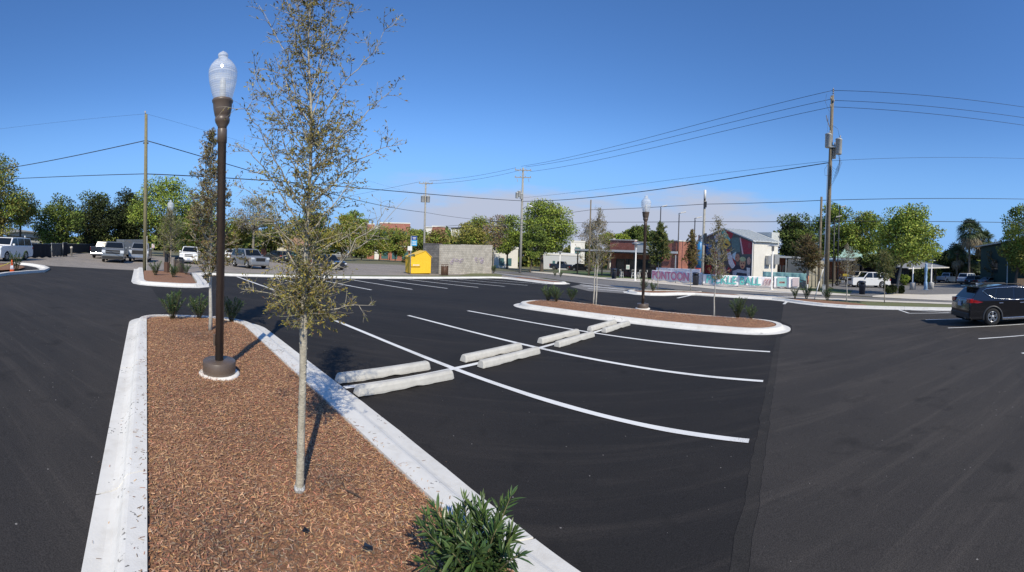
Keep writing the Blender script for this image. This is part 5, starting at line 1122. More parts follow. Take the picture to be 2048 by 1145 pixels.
MUR = [((.30, .02, .03), [(505, 135), (640, 205), (620, 290), (540, 230)]), ((.28, .02, .035), [(740, 255), (925, 318), (925, 465), (810, 470)]), ((.62, .40, .38), [(740, 258), (758, 258), (808, 470), (788, 475)]), ((.12, .42, .36), [(440, 155), (490, 132), (605, 290), (560, 330), (460, 200)]),
       ((.55, .62, .60), [(330, 240), (430, 180), (450, 260), (360, 330)]), ((.03, .16, .38), [(155, 360), (300, 350), (300, 520), (155, 520)]), ((.62, .38, .05), [(480, 290), (560, 270), (610, 350), (540, 410), (480, 370)]), ((.03, .03, .03), [(505, 330), (560, 345), (590, 375), (520, 360)]), ((.45, .50, .16), [(490, 300), (520, 290), (525, 330), (495, 335)]),
       ((.10, .16, .145), [(615, 260), (738, 258), (762, 440), (645, 480)]), ((.62, .63, .64), [(545, 440), (610, 450), (645, 520), (700, 640), (640, 668), (590, 610)]), ((.45, .58, .62), [(640, 480), (700, 440), (690, 560), (648, 525)]), ((.34, .03, .03), [(640, 515), (705, 590), (700, 640), (655, 565)]), ((.33, .035, .035), [(590, 650), (660, 700), (630, 740), (560, 700)]),
       ((.38, .05, .06), [(560, 420), (600, 410), (610, 450), (545, 470)]), ((.022, .026, .042), [(700, 620), (928, 612), (928, 845), (604, 845), (604, 735)]), ((.36, .39, .43), [(655, 700), (740, 668), (868, 682), (868, 715), (720, 712), (702, 830), (660, 822)]), ((.26, .29, .26), [(700, 760), (790, 750), (800, 830), (710, 835)]),
       ((.50, .33, .27), [(390, 640), (500, 600), (560, 690), (560, 780), (320, 780)]), ((.36, .06, .05), [(155, 650), (300, 640), (320, 760), (155, 770)]), ((.40, .48, .42), [(300, 400), (440, 380), (470, 560), (330, 600)]), ((.30, .15, .12), [(320, 470), (400, 430), (420, 540), (350, 560)]), ((.60, .60, .57), [(865, 640), (915, 640), (915, 800), (880, 800)])]
for cx0, cy0, rx, ry, c in ((725, 520, 36, 52, (.42, .20, .12)), (805, 588, 44, 74, (.50, .27, .15)), (895, 552, 28, 50, (.48, .28, .20)), (805, 535, 46, 32, (.38, .42, .22)), (790, 590, 9, 8, (.05, .03, .02)), (822, 590, 9, 8, (.05, .03, .02)), (806, 632, 16, 12, (.22, .03, .03)), (715, 515, 7, 6, (.06, .03, .02)), (900, 360, 26, 40, (.25, .05, .06)), (400, 250, 26, 34, (.62, .36, .32))):
    MUR.append((c, [(cx0 + rx * math.cos(i * .524), cy0 + ry * math.sin(i * .524)) for i in range(12)]))
mv = MB(); mm_ = []
for i, (c, pl) in enumerate(MUR):
    mm_.append(mat('mural paint %d' % i, tuple(min(.8, 1.25 * q + .025) for q in c), .8, 4, .28, detail=8)); mv.add([((x - 150) / 780 * ln, -.004 - .0035 * i, (850 - y) / 550 * he * .99) for x, y in pl], [tuple(range(len(pl)))], i)
mv.build('mural', mm_, t)
bx(t, 'downpipe', M_wpole, (ln + .02, -.06, -1), (ln + .12, .06, he - .2))
# tank beside the mural
q = gp(1397, 560); t = thing('storage_tank', 'tall blue and black tank standing left of the mural wall', 'tank', q); h = hz(q, 486); s = MB(); s.lathe([(.45, 1.5), (.45, h), (.3, h + .12), (0, h + .15)], 20); s.build('tank_body', mat('blue tank', (.02, .17, .38), .4), t)
s = MB(); s.lathe([(.47, -.5), (.47, 1.49)], 20); s.build('tank_base', mat('red tank base', (.33, .03, .025), .5), t); s = MB(); s.lathe([(.22, h + .15), (.22, h + .9), (.28, h + .92), (.1, h + 1.05)], 14); s.build('vent_cowl', M_galv, t)
# porch wing right of the mural
A_, B_ = gp(1506, 564), gp(1600, 567); a, yaw, ln, dz = frame(A_, B_); ph = hz(A_, 512)
t = thing('porch_building', 'low brick wing with a dark flat porch right of the mural', 'building', a, yaw); bx(t, 'wall', M_brick, (0, 4, -1.5), (ln + 3, 10, ph - .12)); s = MB(); s.prism([(-.1, ph - .1), (ln + 3, ph - .1 + dz), (ln + 3, ph + .12 + dz), (-.1, ph + .12)], -.3, 10.2); s.build('porch_roof', M_galv, t)
for f in (.01, .35, .68, .99): bx(t, 'porch_post', M_galv, (f * ln - .05, -.1, -1.5), (f * ln + .05, 0, ph - .1 + dz * f))
for f in (.30, .55, .80): o = bx(t, 'window', M_white, (f * ln, 3.94, .4), (f * ln + 1.3, 3.99, 2.0)); 
for f in (.30, .55, .80): bx(t, 'window_pane', M_winb, (f * ln + .1, 3.92, .5), (f * ln + 1.2, 3.938, 1.9))

# banners on the fence along the street
def cloth(name, m, parent, ln, z0, z1, dz, seed, y=0, amp=.05, nx=60, tops=0):
    r = random.Random(seed); ph = [r.uniform(0, 6.28) for _ in range(6)]; V = []; nz_ = 8
    for i in range(nx + 1):
        f = i / nx
        for j in range(nz_ + 1):
            g = j / nz_; w_ = amp * (math.sin(f * 37 + ph[0] + g * 1.5) * .5 + math.sin(f * 71 + ph[1] - g * 2) * .3 + math.sin(f * 17 + ph[2]) * .6); sagz = .05 * math.sin(f * 23 + ph[3]) * (1 - g) + tops * .06 * math.sin(f * 19 + ph[4]) * g
            V.append((f * ln, y + w_ * (.35 + .65 * (1 - abs(2 * g - 1))), z0 + (z1 - z0) * g + dz * f + sagz))
    F = [(i * (nz_ + 1) + j, (i + 1) * (nz_ + 1) + j, (i + 1) * (nz_ + 1) + j + 1, i * (nz_ + 1) + j + 1) for i in range(nx) for j in range(nz_)]
    o = np_mesh(name, V, F, m, parent, smooth=True); sd2 = o.modifiers.new('thick', 'SOLIDIFY'); sd2.thickness = .008; return o
M_ban = mat('white banner vinyl', (.80, .78, .79), .6, 1.5, .08); M_pink = mat('pink banner ink', (.66, .22, .34), .6); M_teal = mat('teal banner ink', (.10, .45, .43), .6); M_tealc = mat('teal banner vinyl', (.19, .36, .37), .6, 2, .1); M_tealink = mat('dark teal banner ink', (.05, .19, .21), .6); M_red = mat('red banner ink', (.34, .05, .07), .6)
def banner(label, pa, pb, ya, txt, m_ink, seed, size=.9, cx_=.5, sx=1.0, vinyl=None, zlift=.12):
    a, yaw, ln, dz = frame(pa, pb); h = hz(a, ya); t = thing('fence_banner', label, 'banner', a, yaw, 'banners along the street fence')
    cloth('banner_cloth', vinyl or M_ban, t, ln, zlift, h, dz, seed)
    if txt:
        ls = list(txt); n = len(ls); 
        o = text_mesh('lettering', txt, h * size, m_ink, t, (cx_ * ln, -.10, h * .55 + dz * cx_), (math.pi / 2, -math.atan2(dz, ln), 0), .003, max(3.0, sx * ln), .02)
    nb = max(2, int(ln / 3))
    for k in range(nb + 1): MB().cyl((k * ln / nb, .09, -.2 + dz * k / nb), (k * ln / nb, .09, h + .08 + dz * k / nb), .03, 8).build('fence_post', M_dkmet, t)
    return t, ln, h, dz
banner('long white banner with pink PONTOON lettering on the street fence', (1303, 562.5), (1404, 571), 540.5, 'PONTOON', M_pink, 1, .98, .40, .74)
tb2, ln, h, dz = banner('long white banner with teal PICKLE BALL lettering on the street fence', (1405, 571.5), (1544, 577.5), 548.5, 'PICKLE BALL', M_teal, 2, .98, .44, .78)
s = MB()
for k in range(9): x = ln * (.86 + k * .013); s.tube([(x, -.095, .25 + dz), (x + .10, -.095, .6 + dz + .1 * (k % 3)), (x + .24, -.095, h - .15 + dz)], .014, 4)
s.build('red_scribble', M_red, tb2)
tb3, ln, h, dz = banner('short grey and teal banner right of the white lamp post', (1547, 577.7), (1598, 579), 553.5, '', M_teal, 3)
for f0, f1, z0, z1, m_ in ((.12, .50, .2, .95, M_teal), (.20, .42, .45, .60, M_red), (.72, .97, .2, .92, M_pink)):
    V = [(f0 * ln, -.10, h * z0), (f1 * ln, -.10, h * z0), (f1 * ln, -.10, h * z1), (f0 * ln, -.10, h * z1)]; s = MB(); s.add(V, [(0, 1, 2, 3)]); s.build('printed_panel', mat('soft teal print', (.22, .44, .44), .6) if m_ is M_teal else (mat('soft pink print', (.52, .44, .47), .6) if m_ is M_pink else mat('soft red print', (.38, .16, .15), .6)), tb3); 
    for v_ in s.v: pass
banner('teal banner with dark PICKLEBALL lettering on the court behind', (1525, 573.5), (1612, 577.5), 543.5, 'PICKLEBALL', M_tealink, 4, .42, .5, .82, M_tealc, .8)
banner('white strip banner on the inner fence behind the pink lettering', (1312, 560.5), (1400, 567.5), 535.5, '', M_teal, 5, zlift=.8)

# shipping container, right-hand buildings
a, yaw, ln, dz = frame((1617, 577), (1652, 577.5)); h = hz(a, 523); M_tan = mat('tan container paint', (.38, .34, .25), .6, 2, .1)
t = thing('shipping_container', 'tan shipping container end between the wooden poles', 'container', a, yaw); bx(t, 'body', M_tan, (0, 0, -.2), (ln, 6, h))
for k in range(4): s = MB(); x = ln * (.18 + k * .21); s.cyl((x, -.04, .1), (x, -.04, h - .1), .03, 6); s.build('locking_bar', M_tan, t)
s = MB()
for k in range(5): s.box((ln / 2, -.012, .25 + k * (h - .4) / 4.4), (ln * .96, .02, .05))
s.build('door_rib', M_tan, t); bx(t, 'door_seam', M_dkmet, (ln / 2 - .015, -.016, 0), (ln / 2 + .015, -.003, h))
A_, B_ = gp(1640, 564), gp(1730, 560); a, yaw, ln, dz = frame(A_, B_); h = hz(A_, 522)
t = thing('brick_building', 'low brick building with a flat grey canopy behind the white luxury SUV', 'building', a, yaw); bx(t, 'wall', M_brick, (-6, 5, -1.5), (ln + 4, 13, h - .2)); bx(t, 'canopy_roof', M_galv, (-6.2, -.5, h - .12), (ln + 4, 13.2, h + .12))
for f in (0, .33, .66, 1): bx(t, 'canopy_post', M_dkmet, (f * ln - .08, 0, -1.5), (f * ln + .08, .16, h - .12))
for f in (.1, .4, .75): bx(t, 'window', M_winb, (f * ln, 4.93, .8), (f * ln + 1.8, 4.98, 2.3))
q = at(1702, 88); a = q; t = thing('green_roof_house', 'mint green roofed house glimpsed through the trees at right', 'house', a, face_cam(a)); h1 = hz(a, 516); h2 = hz(a, 490); bx(t, 'wall', M_cream, (-5, 0, -2), (5, 7, h1)); s = MB(); s.prism([(-.6, h1), (7.6, h1), (3.5, h2)], -5.5, 5.5, 'x'); s.build('roof', mat('mint green roof', (.35, .52, .42), .6, 3, .1), t)
A_, B_ = gp(1822, 571), gp(1890, 569); a, yaw, ln, dz = frame(A_, B_); h = hz(A_, 532)
t = thing('bungalow', 'low dark blue bungalow with a grey roof behind the concrete footed lamp posts', 'house', a, yaw); bx(t, 'wall', mat('dark blue wall', (.018, .026, .05), .7), (2, 4, -1), (ln + 3, 12, h - .3)); s = MB(); s.prism([(1.5, h - .4), (13, h - .4), (7, h + .6)], 0, ln + 3.6, 'x'); s.build('roof', mat('grey shingle roof', (.20, .205, .21), .8, 6, .12), t); bx(t, 'porch_beam', M_white, (1, 1.2, h - .55), (ln + 3.5, 1.45, h - .40))
for f in (.2, .55, .9): bx(t, 'porch_post', M_dkmet, (f * ln, 1.25, -1), (f * ln + .12, 1.38, h - .55)); bx(t, 'window', M_winb, (f * ln + .5, 3.94, .6), (f * ln + 1.6, 3.99, 1.9))
A_, B_ = gp(1960, 572), gp(2040, 576); a, yaw, ln, dz = frame(A_, B_); h = hz(A_, 494); M_grn = mat('dark green siding', (.018, .045, .036), .7, 8, .15)
t = thing('green_building', 'dark green clad building with a shed roof at the right edge', 'building', a, yaw); s = MB(); s.prism([(0, -1), (ln + 2, -1), (ln + 2, h + 1.1), (0, h)], 0, 12); s.build('wall', M_grn, t); s = MB(); s.prism([(-.7, h - .08), (ln + 2.5, h + 1.25), (ln + 2.5, h + 1.42), (-.7, h + .10)], -.6, 12.5); s.build('roof', M_galv, t)
bx(t, 'window', M_winb, (ln * .3, -.02, 2.2), (ln * .3 + 1.3, .04, 4.0)); s = MB(); s.lathe([(.3, h + .6), (.3, h + 1.5)], 10, c=(ln * .55, 2, 0)); s.build('roof_vent', M_dkmet, t)
a, yaw, ln, dz = frame((2034, 581), (2047, 581)); t = thing('wood_fence', 'short tan wooden fence panel at the right edge', 'fence', a, yaw); 
for k in range(7): bx(t, 'board', mat('tan fence board', (.34, .22, .12), .85, 9, .2), (k * ln / 4, 0, -.1), ((k + .93) * ln / 4, .03, 1.45))
for z in (.3, 1.1): bx(t, 'rail', MATS['tan fence board'], (-.02, .032, z), (ln * 1.74, .08, z + .09))
# totem sign
q = gp(1851, 581); t = thing('totem_post', 'blue and white carved totem post between the concrete footed poles', 'totem', q, face_cam(q)); h = hz(q, 528); s = MB(); s.lathe([(.22, 0), (.20, h * .3), (.13, h * .34), (.17, h * .5), (.13, h * .62), (.19, h * .8), (.12, h * .92), (.16, h), (.0, h + .05)], 10); s.build('post', mat('blue painted wood', (.05, .22, .48), .6, 4, col2=(.45, .58, .68)), t)
s = MB(); s.box((0, 0, .04), (.7, .7, .08)); s.build('plinth', M_galv, t)

# left hand side: pavilion, fences, signs
a = at(-35, 74); b = at(76, 78); a, yaw, ln, dz = frame(a, b); h = hz(a, 481)
t = thing('pavilion', 'pale open sided pavilion roof behind the black fencing at far left', 'pavilion', a, yaw); s = MB(); s.prism([(-1, h), (ln + .8, h - .6), (ln + .8, h - .25), (-1, h + .5)], 0, 5); s.build('roof', M_white, t)
for f in (.35, .62, .95): bx(t, 'column', M_woodp, (f * ln - .2, 1, -1), (f * ln + .2, 1.4, h - .7 * f))
a = at(-50, 110); b = at(100, 120); a, yaw, ln, dz = frame(a, b); h = hz(a, 478)
t = thing('road_bridge', 'grey arched bridge deck glimpsed through the trees at far left', 'bridge', a, yaw); s = MB(); s.prism([(-2, h + 2.2), (ln, h - .4), (ln, h + 1.2), (-2, h + 4.5)], 0, 6); s.build('deck', mat('bridge concrete', (.36, .35, .33), .85, 2, .1), t)
s = MB(); s.tube([(ln * f, -.3, h - 1.5 + 3.4 * math.sin(f * 2.6)) for f in [i / 12 for i in range(13)]], .35, 6); s.build('arch', M_woodp, t)
for f in (.2, .5, .8): bx(t, 'pier', M_woodp, (f * ln, 1, -4), (f * ln + 1.2, 5, h + .8))
M_blk = mat('black fence fabric', (.010, .010, .013), .9, 6, .3); M_gfab = mat('grey fence fabric', (.085, .078, .068), .9, 4, .2)
def screen(label, pa, pb, ya, m_, n=2):
    a, yaw, ln, dz = frame(pa, pb); h = hz(a, ya); t = thing('screen_fence', label, 'fence', a, yaw, 'fabric screened fencing on the left'); cloth('fabric', m_, t, ln, .04, h, dz, int(pa[0]), 0, .05, 30)
    for k in range(n + 1): MB().cyl((k * ln / n, .07, -.1 + dz * k / n), (k * ln / n, .07, h + .05 + dz * k / n), .03, 6).build('fence_post', M_galv, t)
    MB().tube([(0, .07, h), (ln, .07, h + dz)], .02, 6).build('top_rail', M_galv, t); return t
screen('black fabric screened fence panel right of the white full size SUV', (47, 517), (103, 515.5), 487, M_blk)
screen('grey see through fence panel between two black fences', (104, 514), (129, 513), 487, M_gfab)
screen('long black screened fence under the dark trees', (133, 509), (212, 502.5), 488, M_blk, 5)
screen('short black fence end with a notice board on it', (127, 513.5), (135, 513), 486, M_blk, 1)
q = gp(50, 517.5); t = thing('tilted_post', 'leaning pale post at the edge of the black fence', 'post', q); s = MB(); s.cyl((0, 0, 0), (-.12, .05, 2.1), .055, 8); s.build('post_shaft', M_wpole, t)
def sign(label, px, py, pt, w_, h_, m_, group='small signs on posts', post=M_galv, off=0):
    q = gp(px, py); t = thing('road_sign', label, 'sign', q, face_cam(q), group); h = hz(q, pt); s = MB(); s.cyl((0, .03, -.1), (0, .03, h), .028, 6); s.build('post', post, t); bx(t, 'panel', m_, (-w_ / 2 + off, -.012, h - h_), (w_ / 2 + off, .012, h)); return t, h
M_sgw = mat('white sign', (.68, .68, .66), .5); M_sgp = mat('pink red sign', (.52, .18, .20), .5); M_sgb = mat('blue sign', (.012, .05, .22), .45); M_sgc = mat('light blue sign', (.05, .33, .60), .45)
t, h = sign('pinkish no parking sign in front of the trees behind the silver pickup', 306, 513, 488, .42, .62, M_sgw); s = MB(); s.tube([(.13 * math.cos(i * .524), -.016, h - .24 + .13 * math.sin(i * .524)) for i in range(13)], .022, 5); s.beam((-.09, -.016, h - .33), (.09, -.016, h - .15), .03, .01); bx(t, 'printed_text', M_sgp, (-.15, -.017, h - .56), (.15, -.013, h - .46)); s.build('no_parking_symbol', M_sgp, t)
t, h = sign('small white square sign on a post at the far left', 158, 506, 492, .50, .50, M_sgw); s = MB(); s.cyl((0, -.014, h - .15), (0, -.02, h - .15), .06, 10); s.box((0, -.017, h - .32), (.07, .006, .2)); s.build('printed_symbol', M_dkmet, t)
sign('white sign on a post left of the brick shopfront', 775, 522, 497, .7, .9, M_sgw); sign('small white sign on a thin post by the far kerb', 758, 521, 502, .35, .7, M_sgw); sign('pale pink sign among the trees above the far pavement', 708, 520, 494, .6, 1.1, M_sgp)
t, h = sign('small yellow sign behind the bare young tree at right', 1691, 572, 548, .75, .32, mat('yellow sign', (.62, .45, .05), .5)); 
# blue bus style sign beside the yellow bin
q = gp(820.5, 549); t = thing('street_sign', 'blue hanging street sign with white lettering beside the yellow bin', 'sign', q, face_cam(q)); h = hz(q, 472); k = math.hypot(q.x, q.y) / FPX
s = MB(); s.cyl((0, 0, -.1), (0, 0, h), .045, 8); s.build('post', M_galv, t); bx(t, 'top_panel', M_sgb, (1.0 * k, -.03, h - 8.5 * k), (12 * k, .03, h), .01); bx(t, 'lower_panel', M_sgc, (1.0 * k, -.03, h - 20 * k), (12 * k, .03, h - 8.7 * k)); bx(t, 'small_panel', M_sgw, (-6.5 * k, -.06, h - 29.5 * k), (2.5 * k, -.046, h - 20.8 * k))
for i, (z0, wd_) in enumerate(((3, 7), (5.5, 5), (11, 8), (13.6, 7), (16.5, 8))): bx(t, 'lettering_line', M_sgw, ((6.5 - wd_ / 2) * k, -.037, h - (z0 + 1.1) * k), ((6.5 + wd_ / 2) * k, -.031, h - z0 * k))
q = gp(143, 512); t = thing('bollard', 'beige capped bollard post at the far left entrance', 'bollard', q); h = hz(q, 494); s = MB(); s.lathe([(.11, 0), (.11, h * .8), (.17, h * .82), (.17, h), (.05, h + .05)], 10); s.build('post', M_cream, t)
q = gp(340, 549.5); t = thing('stone_planter', 'round stone bin standing by the distant street lamp', 'bin', (q.x + .5, q.y + .3, q.z)); s = MB(); s.lathe([(.32, 0), (.34, .9), (.36, .92), (.34, 1.0)], 16); s.build('body', mat('exposed aggregate', (.22, .19, .15), .9, 30, .3), t); s = MB(); s.lathe([(.29, 1.0), (.26, 1.1), (0, 1.14)], 14); s.build('lid', M_dkmet, t)
q = gp(333, 551); t = thing('utility_cabinet', 'dark slim cabinet post left of the distant street lamp', 'cabinet', q); h = hz(q, 503); s = MB(); s.box2((-.15, -.1, 0), (.15, .1, h * .55)); s.build('lower_box', M_brn, t, bevel=.02); s = MB(); s.box2((-.12, -.08, h * .56), (.12, .08, h)); s.build('upper_box', M_dkmet, t, bevel=.02)
# far buildings to the left
a = at(585, 120); t = thing('gatehouse', 'small tan roofed hut beyond the cars behind the young tree', 'hut', a, face_cam(a)); h1, h2 = hz(a, 491), hz(a, 475); bx(t, 'wall', M_cream, (-4.6, 0, -1), (4.6, 6, h1)); s = MB(); s.add([(-5.4, -.8, h1), (5.4, -.8, h1), (5.4, 6.8, h1), (-5.4, 6.8, h1), (-2, 3, h2), (2, 3, h2)], [(0, 1, 5, 4), (1, 2, 5), (2, 3, 4, 5), (3, 0, 4), (3, 2, 1, 0)]); s.build('roof', mat('tan tile roof', (.28, .17, .11), .85, 8, .15), t); bx(t, 'window', M_winb, (-1.5, -.03, 1), (-.2, .02, 2.2)); bx(t, 'door', M_dkmet, (1, -.03, -.5), (2, .02, 2.1))
a = at(527, 105); t = thing('gate_pier', 'white column on a brick base left of the tan roofed hut', 'pier', a, face_cam(a)); h1, h2 = hz(a, 495), hz(a, 471); bx(t, 'brick_base', M_brick, (-.7, -.7, -1), (.7, .7, h1)); bx(t, 'column', M_cream, (-.6, -.6, h1), (.6, .6, h2)); bx(t, 'cap', M_white, (-.8, -.8, h2), (.8, .8, h2 + .25))
def block(name, label, px0, px1, dist, yt, m_, wins=(), dep=12, trim=None, floors=1, cat='building', wm=None, ysill=None):
    a, b = at(px0, dist), at(px1, dist); a, yaw, ln, dz = frame(a, b); h = hz(a, yt); t = thing(name, label, cat, a, yaw); bx(t, 'wall', m_, (0, 0, -2), (ln, dep, h)); bx(t, 'parapet', trim or M_white, (-.1, -.1, h + .002), (ln + .1, dep + .1, h + .35))
    for f0, f1, z0, z1 in wins: bx(t, 'window', wm or M_winteal, (f0 * ln, -.06, z0 * h), (f1 * ln, .02, z1 * h)); 
    return t
block('brick_shop', 'two storey red brick shop block glimpsed above the far trees', 757, 818, 150, 446.5, M_brick, [(.1, .25, .62, .78), (.42, .58, .62, .78), (.75, .9, .62, .78), (.08, .3, .02, .24), (.4, .62, .02, .24), (.7, .92, .02, .24)])
block('brick_shop', 'lower white fronted shop left of the tall brick block', 748, 757, 148, 454, M_white, [(.2, .8, .5, .75)])
block('brick_shop', 'red brick upper wall at the left end of the brick block', 733, 747, 155, 449, M_brick, [(.2, .8, .5, .75)])
block('brick_shop', 'brick shopfront with teal windows right of the blue sign', 779, 846, 138, 494, M_brick, [(.06, .22, .1, .7), (.36, .55, .1, .7), (.68, .90, .1, .7)])
block('white_house', 'white block behind the far utility pole', 848, 862, 120, 456, M_white, [(.2, .7, .4, .7)])
block('brick_shop', 'red brick block right of the far utility pole', 862, 888, 125, 454, M_brick, [(.1, .4, .5, .75), (.6, .9, .5, .75)])
block('white_house', 'white modern block with a flat dark roof above the block wall', 900, 924, 115, 458, M_white, [(.6, .9, .45, .8)], trim=M_dkmet)
block('white_house', 'white building seen under the trees left of the crossarm pole', 985, 1035, 92, 497, M_white, [(.25, .45, .1, .5), (.6, .75, .1, .5)])
block('white_warehouse', 'long low white shed behind the navy pickup', 1080, 1162, 96, 510, mat('white corrugated wall', (.48, .49, .49), .6, 6, .1), [(.3, .36, .1, .6)])
block('white_house', 'white upper storey behind the pub porch roof at left', 1140, 1168, 105, 484, M_white, [(.3, .7, .5, .8)])
a = at(1233, 125); t = thing('white_house', 'tiny white gable roof above the pub parapet', 'house', a, face_cam(a)); h1, h2 = hz(a, 484), hz(a, 476); bx(t, 'wall', M_white, (-2.2, 0, -2), (2.2, 8, h1)); s = MB(); s.prism([(-2.6, h1), (2.6, h1), (0, h2 + .6)], -.4, 8.4); s.build('roof', M_white, t)

# lamp posts with flat round heads, floodlight masts
def disc_lamp(label, px, py, yt, base=False):
    q = gp(px, py); h = hz(q, yt); t = thing('lamp_post', label, 'lamp post', q, 0, 'white disc topped lamp posts'); z0 = 0
    if base: s = MB(); s.lathe([(.34, -.1), (.34, .78), (.30, .82)], 18); s.build('concrete_base', mat('plain concrete', (.36, .35, .33), .9, 5, .12), t); z0 = .8
    s = MB(); s.lathe([(.17, z0), (.17, z0 + .06), (.085, z0 + .08), (.075, h * .86)], 12); s.build('pole', M_wpole, t)
    s = MB(); s.lathe([(.09, h * .86), (.12, h * .87), (.12, h * .95), (.16, h * .965)], 12); s.build('lamp_body', M_galv, t); s = MB(); s.lathe([(.02, h * .962), (.50, h * .965), (.50, h * .975), (.10, h)], 20); s.build('disc_head', M_galv, t)
disc_lamp('white disc topped lamp post in front of the pub porch', 1270, 562, 485); disc_lamp('white disc topped lamp post in front of the mural building', 1543, 580, 490); disc_lamp('small white lamp post by the parked navy pickup', 1119, 546.5, 503)
disc_lamp('lamp post on a round concrete footing, left of the blue totem', 1825, 580, 522, True); disc_lamp('lamp post on a round concrete footing, right of the blue totem', 1862, 579, 520, True); disc_lamp('tall white lamp post by the green building at right', 2014, 575, 508)
def flood(label, px, py, yt, n=2):
    q = gp(px, py); h = hz(q, yt); t = thing('floodlight_mast', label, 'floodlight', q, face_cam(q), 'black court floodlight masts'); s = MB(); s.lathe([(.085, -.2), (.06, h - .2)], 10); s.build('mast', M_dkmet, t); s = MB(); s.tube([(0, 0, h - .3), (-.06, -.02, h - .1), (.25, -.08, h)], .045, 6); s.build('bracket', M_dkmet, t)
    for k in range(n): s = MB(); s.box((.32 + k * .32, -.10, h + .02 + k * .08), (.36, .30, .10), M=Matrix.Rotation(-.35, 3, 'Y')); s.build('flood_head', M_white, t, bevel=.02)
flood('black floodlight mast nearest the middle street lamp', 1317, 558, 413); flood('black floodlight mast between the other two in front of the pub', 1354, 560, 426); flood('shortest looking black floodlight mast, next to the pale aerial pole', 1386, 561, 436)
flood('black floodlight mast in the trees right of the tall transformer pole', 1674, 572, 414); flood('second black floodlight mast seen in the trees close to the transformer pole', 1665, 574, 434)

# utility poles
POLES = {}
def pole(key, label, px, py, yt, r0, r1, m_, ptop=None, dist=None):
    q = at(px, dist) if dist else gp(px, py); h = hz(q, yt); t = thing('utility_pole', label, 'utility pole', q, face_cam(q)); dx = ((ptop if ptop is not None else px) - px) * math.hypot(q.x, q.y) / FPX - h * .0
    top_ = Vector((0, 0, h)); s = MB(); s.tube([(0, 0, -.3), (0, 0, h * .5), (0, 0, h)], [r0, (r0 + r1) / 2, r1], 14); s.build('shaft', m_, t); POLES[key] = (t, q, h); return t, q, h
def lp_(key, py, right=0.0, fwd=0.0):
    t, q, h = POLES[key]; l = lat(q); n = Vector((q.x, q.y, 0)).normalized(); return Vector((q.x, q.y, q.z + hz(q, py))) + l * right + n * fwd
tA, qA, hA = pole('A', 'greenish wooden utility pole rising from the left far mulch island', 290, 543, 229, .15, .10, M_woodg)
s = MB(); s.cyl((-.04, 0, hA), (-.06, 0, hA + .22), .05, 8); s.build('top_cap', M_porc, tA); bx(tA, 'bracket', M_dkmet, (-.18, -.05, hA - 1.95), (.18, .05, hA - 1.87)); bx(tA, 'ground_wire_cover', M_wpole, (.10, -.13, 0), (.13, -.10, 2.4))
tB, qB, hB = pole('B', 'far utility pole with grey transformers above the yellow bin', 847, 545, 364, .17, .11, M_woodp, dist=60)
tC, qC, hC = pole('C', 'pale utility pole with two crossarms and a street light arm', 1040, 547, 336, .20, .13, M_woodp)
tD, qD, hD = pole('D', 'tall wooden utility pole carrying three transformers at right', 1652, 592, 192, .19, .125, M_wood)
tE, qE, hE = pole('E', 'thin wooden pole left of the pub behind the two stemmed young tree', 1177, 552, 400, .12, .09, M_wood)
tF, qF, hF = pole('F', 'pale steel pole with an aerial on top beside the mural', 1404, 567, 398, .16, .12, M_woodp)
tG, qG, hG = pole('G', 'shorter wooden pole just left of the tall transformer pole', 1637, 583, 394, .14, .105, M_wood)
s = MB(); s.lathe([(.04, hF), (.13, hF + .02), (.13, hF + .9), (.03, hF + .95)], 12); s.build('aerial_canister', M_wpole, tF); bx(tF, 'equipment_box', M_dkmet, (-.10, -.26, hF - .9), (.22, -.13, hF - .3)); bx(tF, 'lower_equipment_box', M_dkmet, (.1, -.3, hF - 4.6), (.34, -.1, hF - 3.6)); s = MB(); s.cyl((0, -.05, hF - .2), (0, -.05, hF), .1, 8); s.build('mount', M_dkmet, tF)
def arms(t, h, zs, w_, m_=M_woodp):
    for z in zs:
        bx(t, 'crossarm', m_, (-w_ / 2, -.17, z - .06), (w_ / 2, -.05, z + .06))
        for f in (-.46, -.16, .16, .46): s = MB(); s.lathe([(.03, z + .061), (.06, z + .12), (.045, z + .17), (.06, z + .22), (.02, z + .26)], 8, c=(f * w_, -.11, 0)); s.build('insulator', M_porc, t)
    s = MB(); s.beam((-w_ * .3, -.1, zs[0] - .05), (0, -.12, zs[0] - .8), .04); s.beam((w_ * .3, -.1, zs[0] - .05), (0, -.12, zs[0] - .8), .04); s.build('arm_brace', M_galv, t)
arms(tC, hC, (hC - .35, hC - 1.35), 2.3); arms(tB, hB, (hB - .25,), 2.0)
for k in (-.32, .0, .30): s = MB(); s.beam((k * 2.6, -.1, hC - 1.5), (k * 2.6 + .1, -.12, hC - 2.0), .06); s.build('fuse_cutout', M_porc, tC)
def can(t, x, z, r=.24, h=.85, y=-.3):
    s = MB(); s.lathe([(r * .9, z), (r, z + .03), (r, z + h - .08), (r * 1.06, z + h - .07), (r * 1.06, z + h), (r * .5, z + h + .07), (0, z + h + .08)], 16, c=(x, y, 0)); o = s.build('transformer', M_trans, t); s = MB(); s.lathe([(.03, z + h + .06), (.05, z + h + .16), (.03, z + h + .3)], 8, c=(x + r * .4, y, 0)); s.build('bushing', M_porc, o)
for x, z in ((-.75, hC - 4.3), (-.40, hC - 4.1), (-.15, hC - 4.4)): can(tC, x, z, .21, .8)
for x in (-.38, .38): can(tB, x, hB - 3.0, .28, .9)
can(tD, -.20, hz(qD, 298), .26, 1.05, -.36); can(tD, .62, hz(qD, 309), .26, 1.2, -.1); can(tD, .22, hz(qD, 315), .22, 1.0, .34)
bx(tD, 'transformer_mount', M_galv, (-.1, -.2, hz(qD, 296)), (.7, .2, hz(qD, 293))); s = MB()
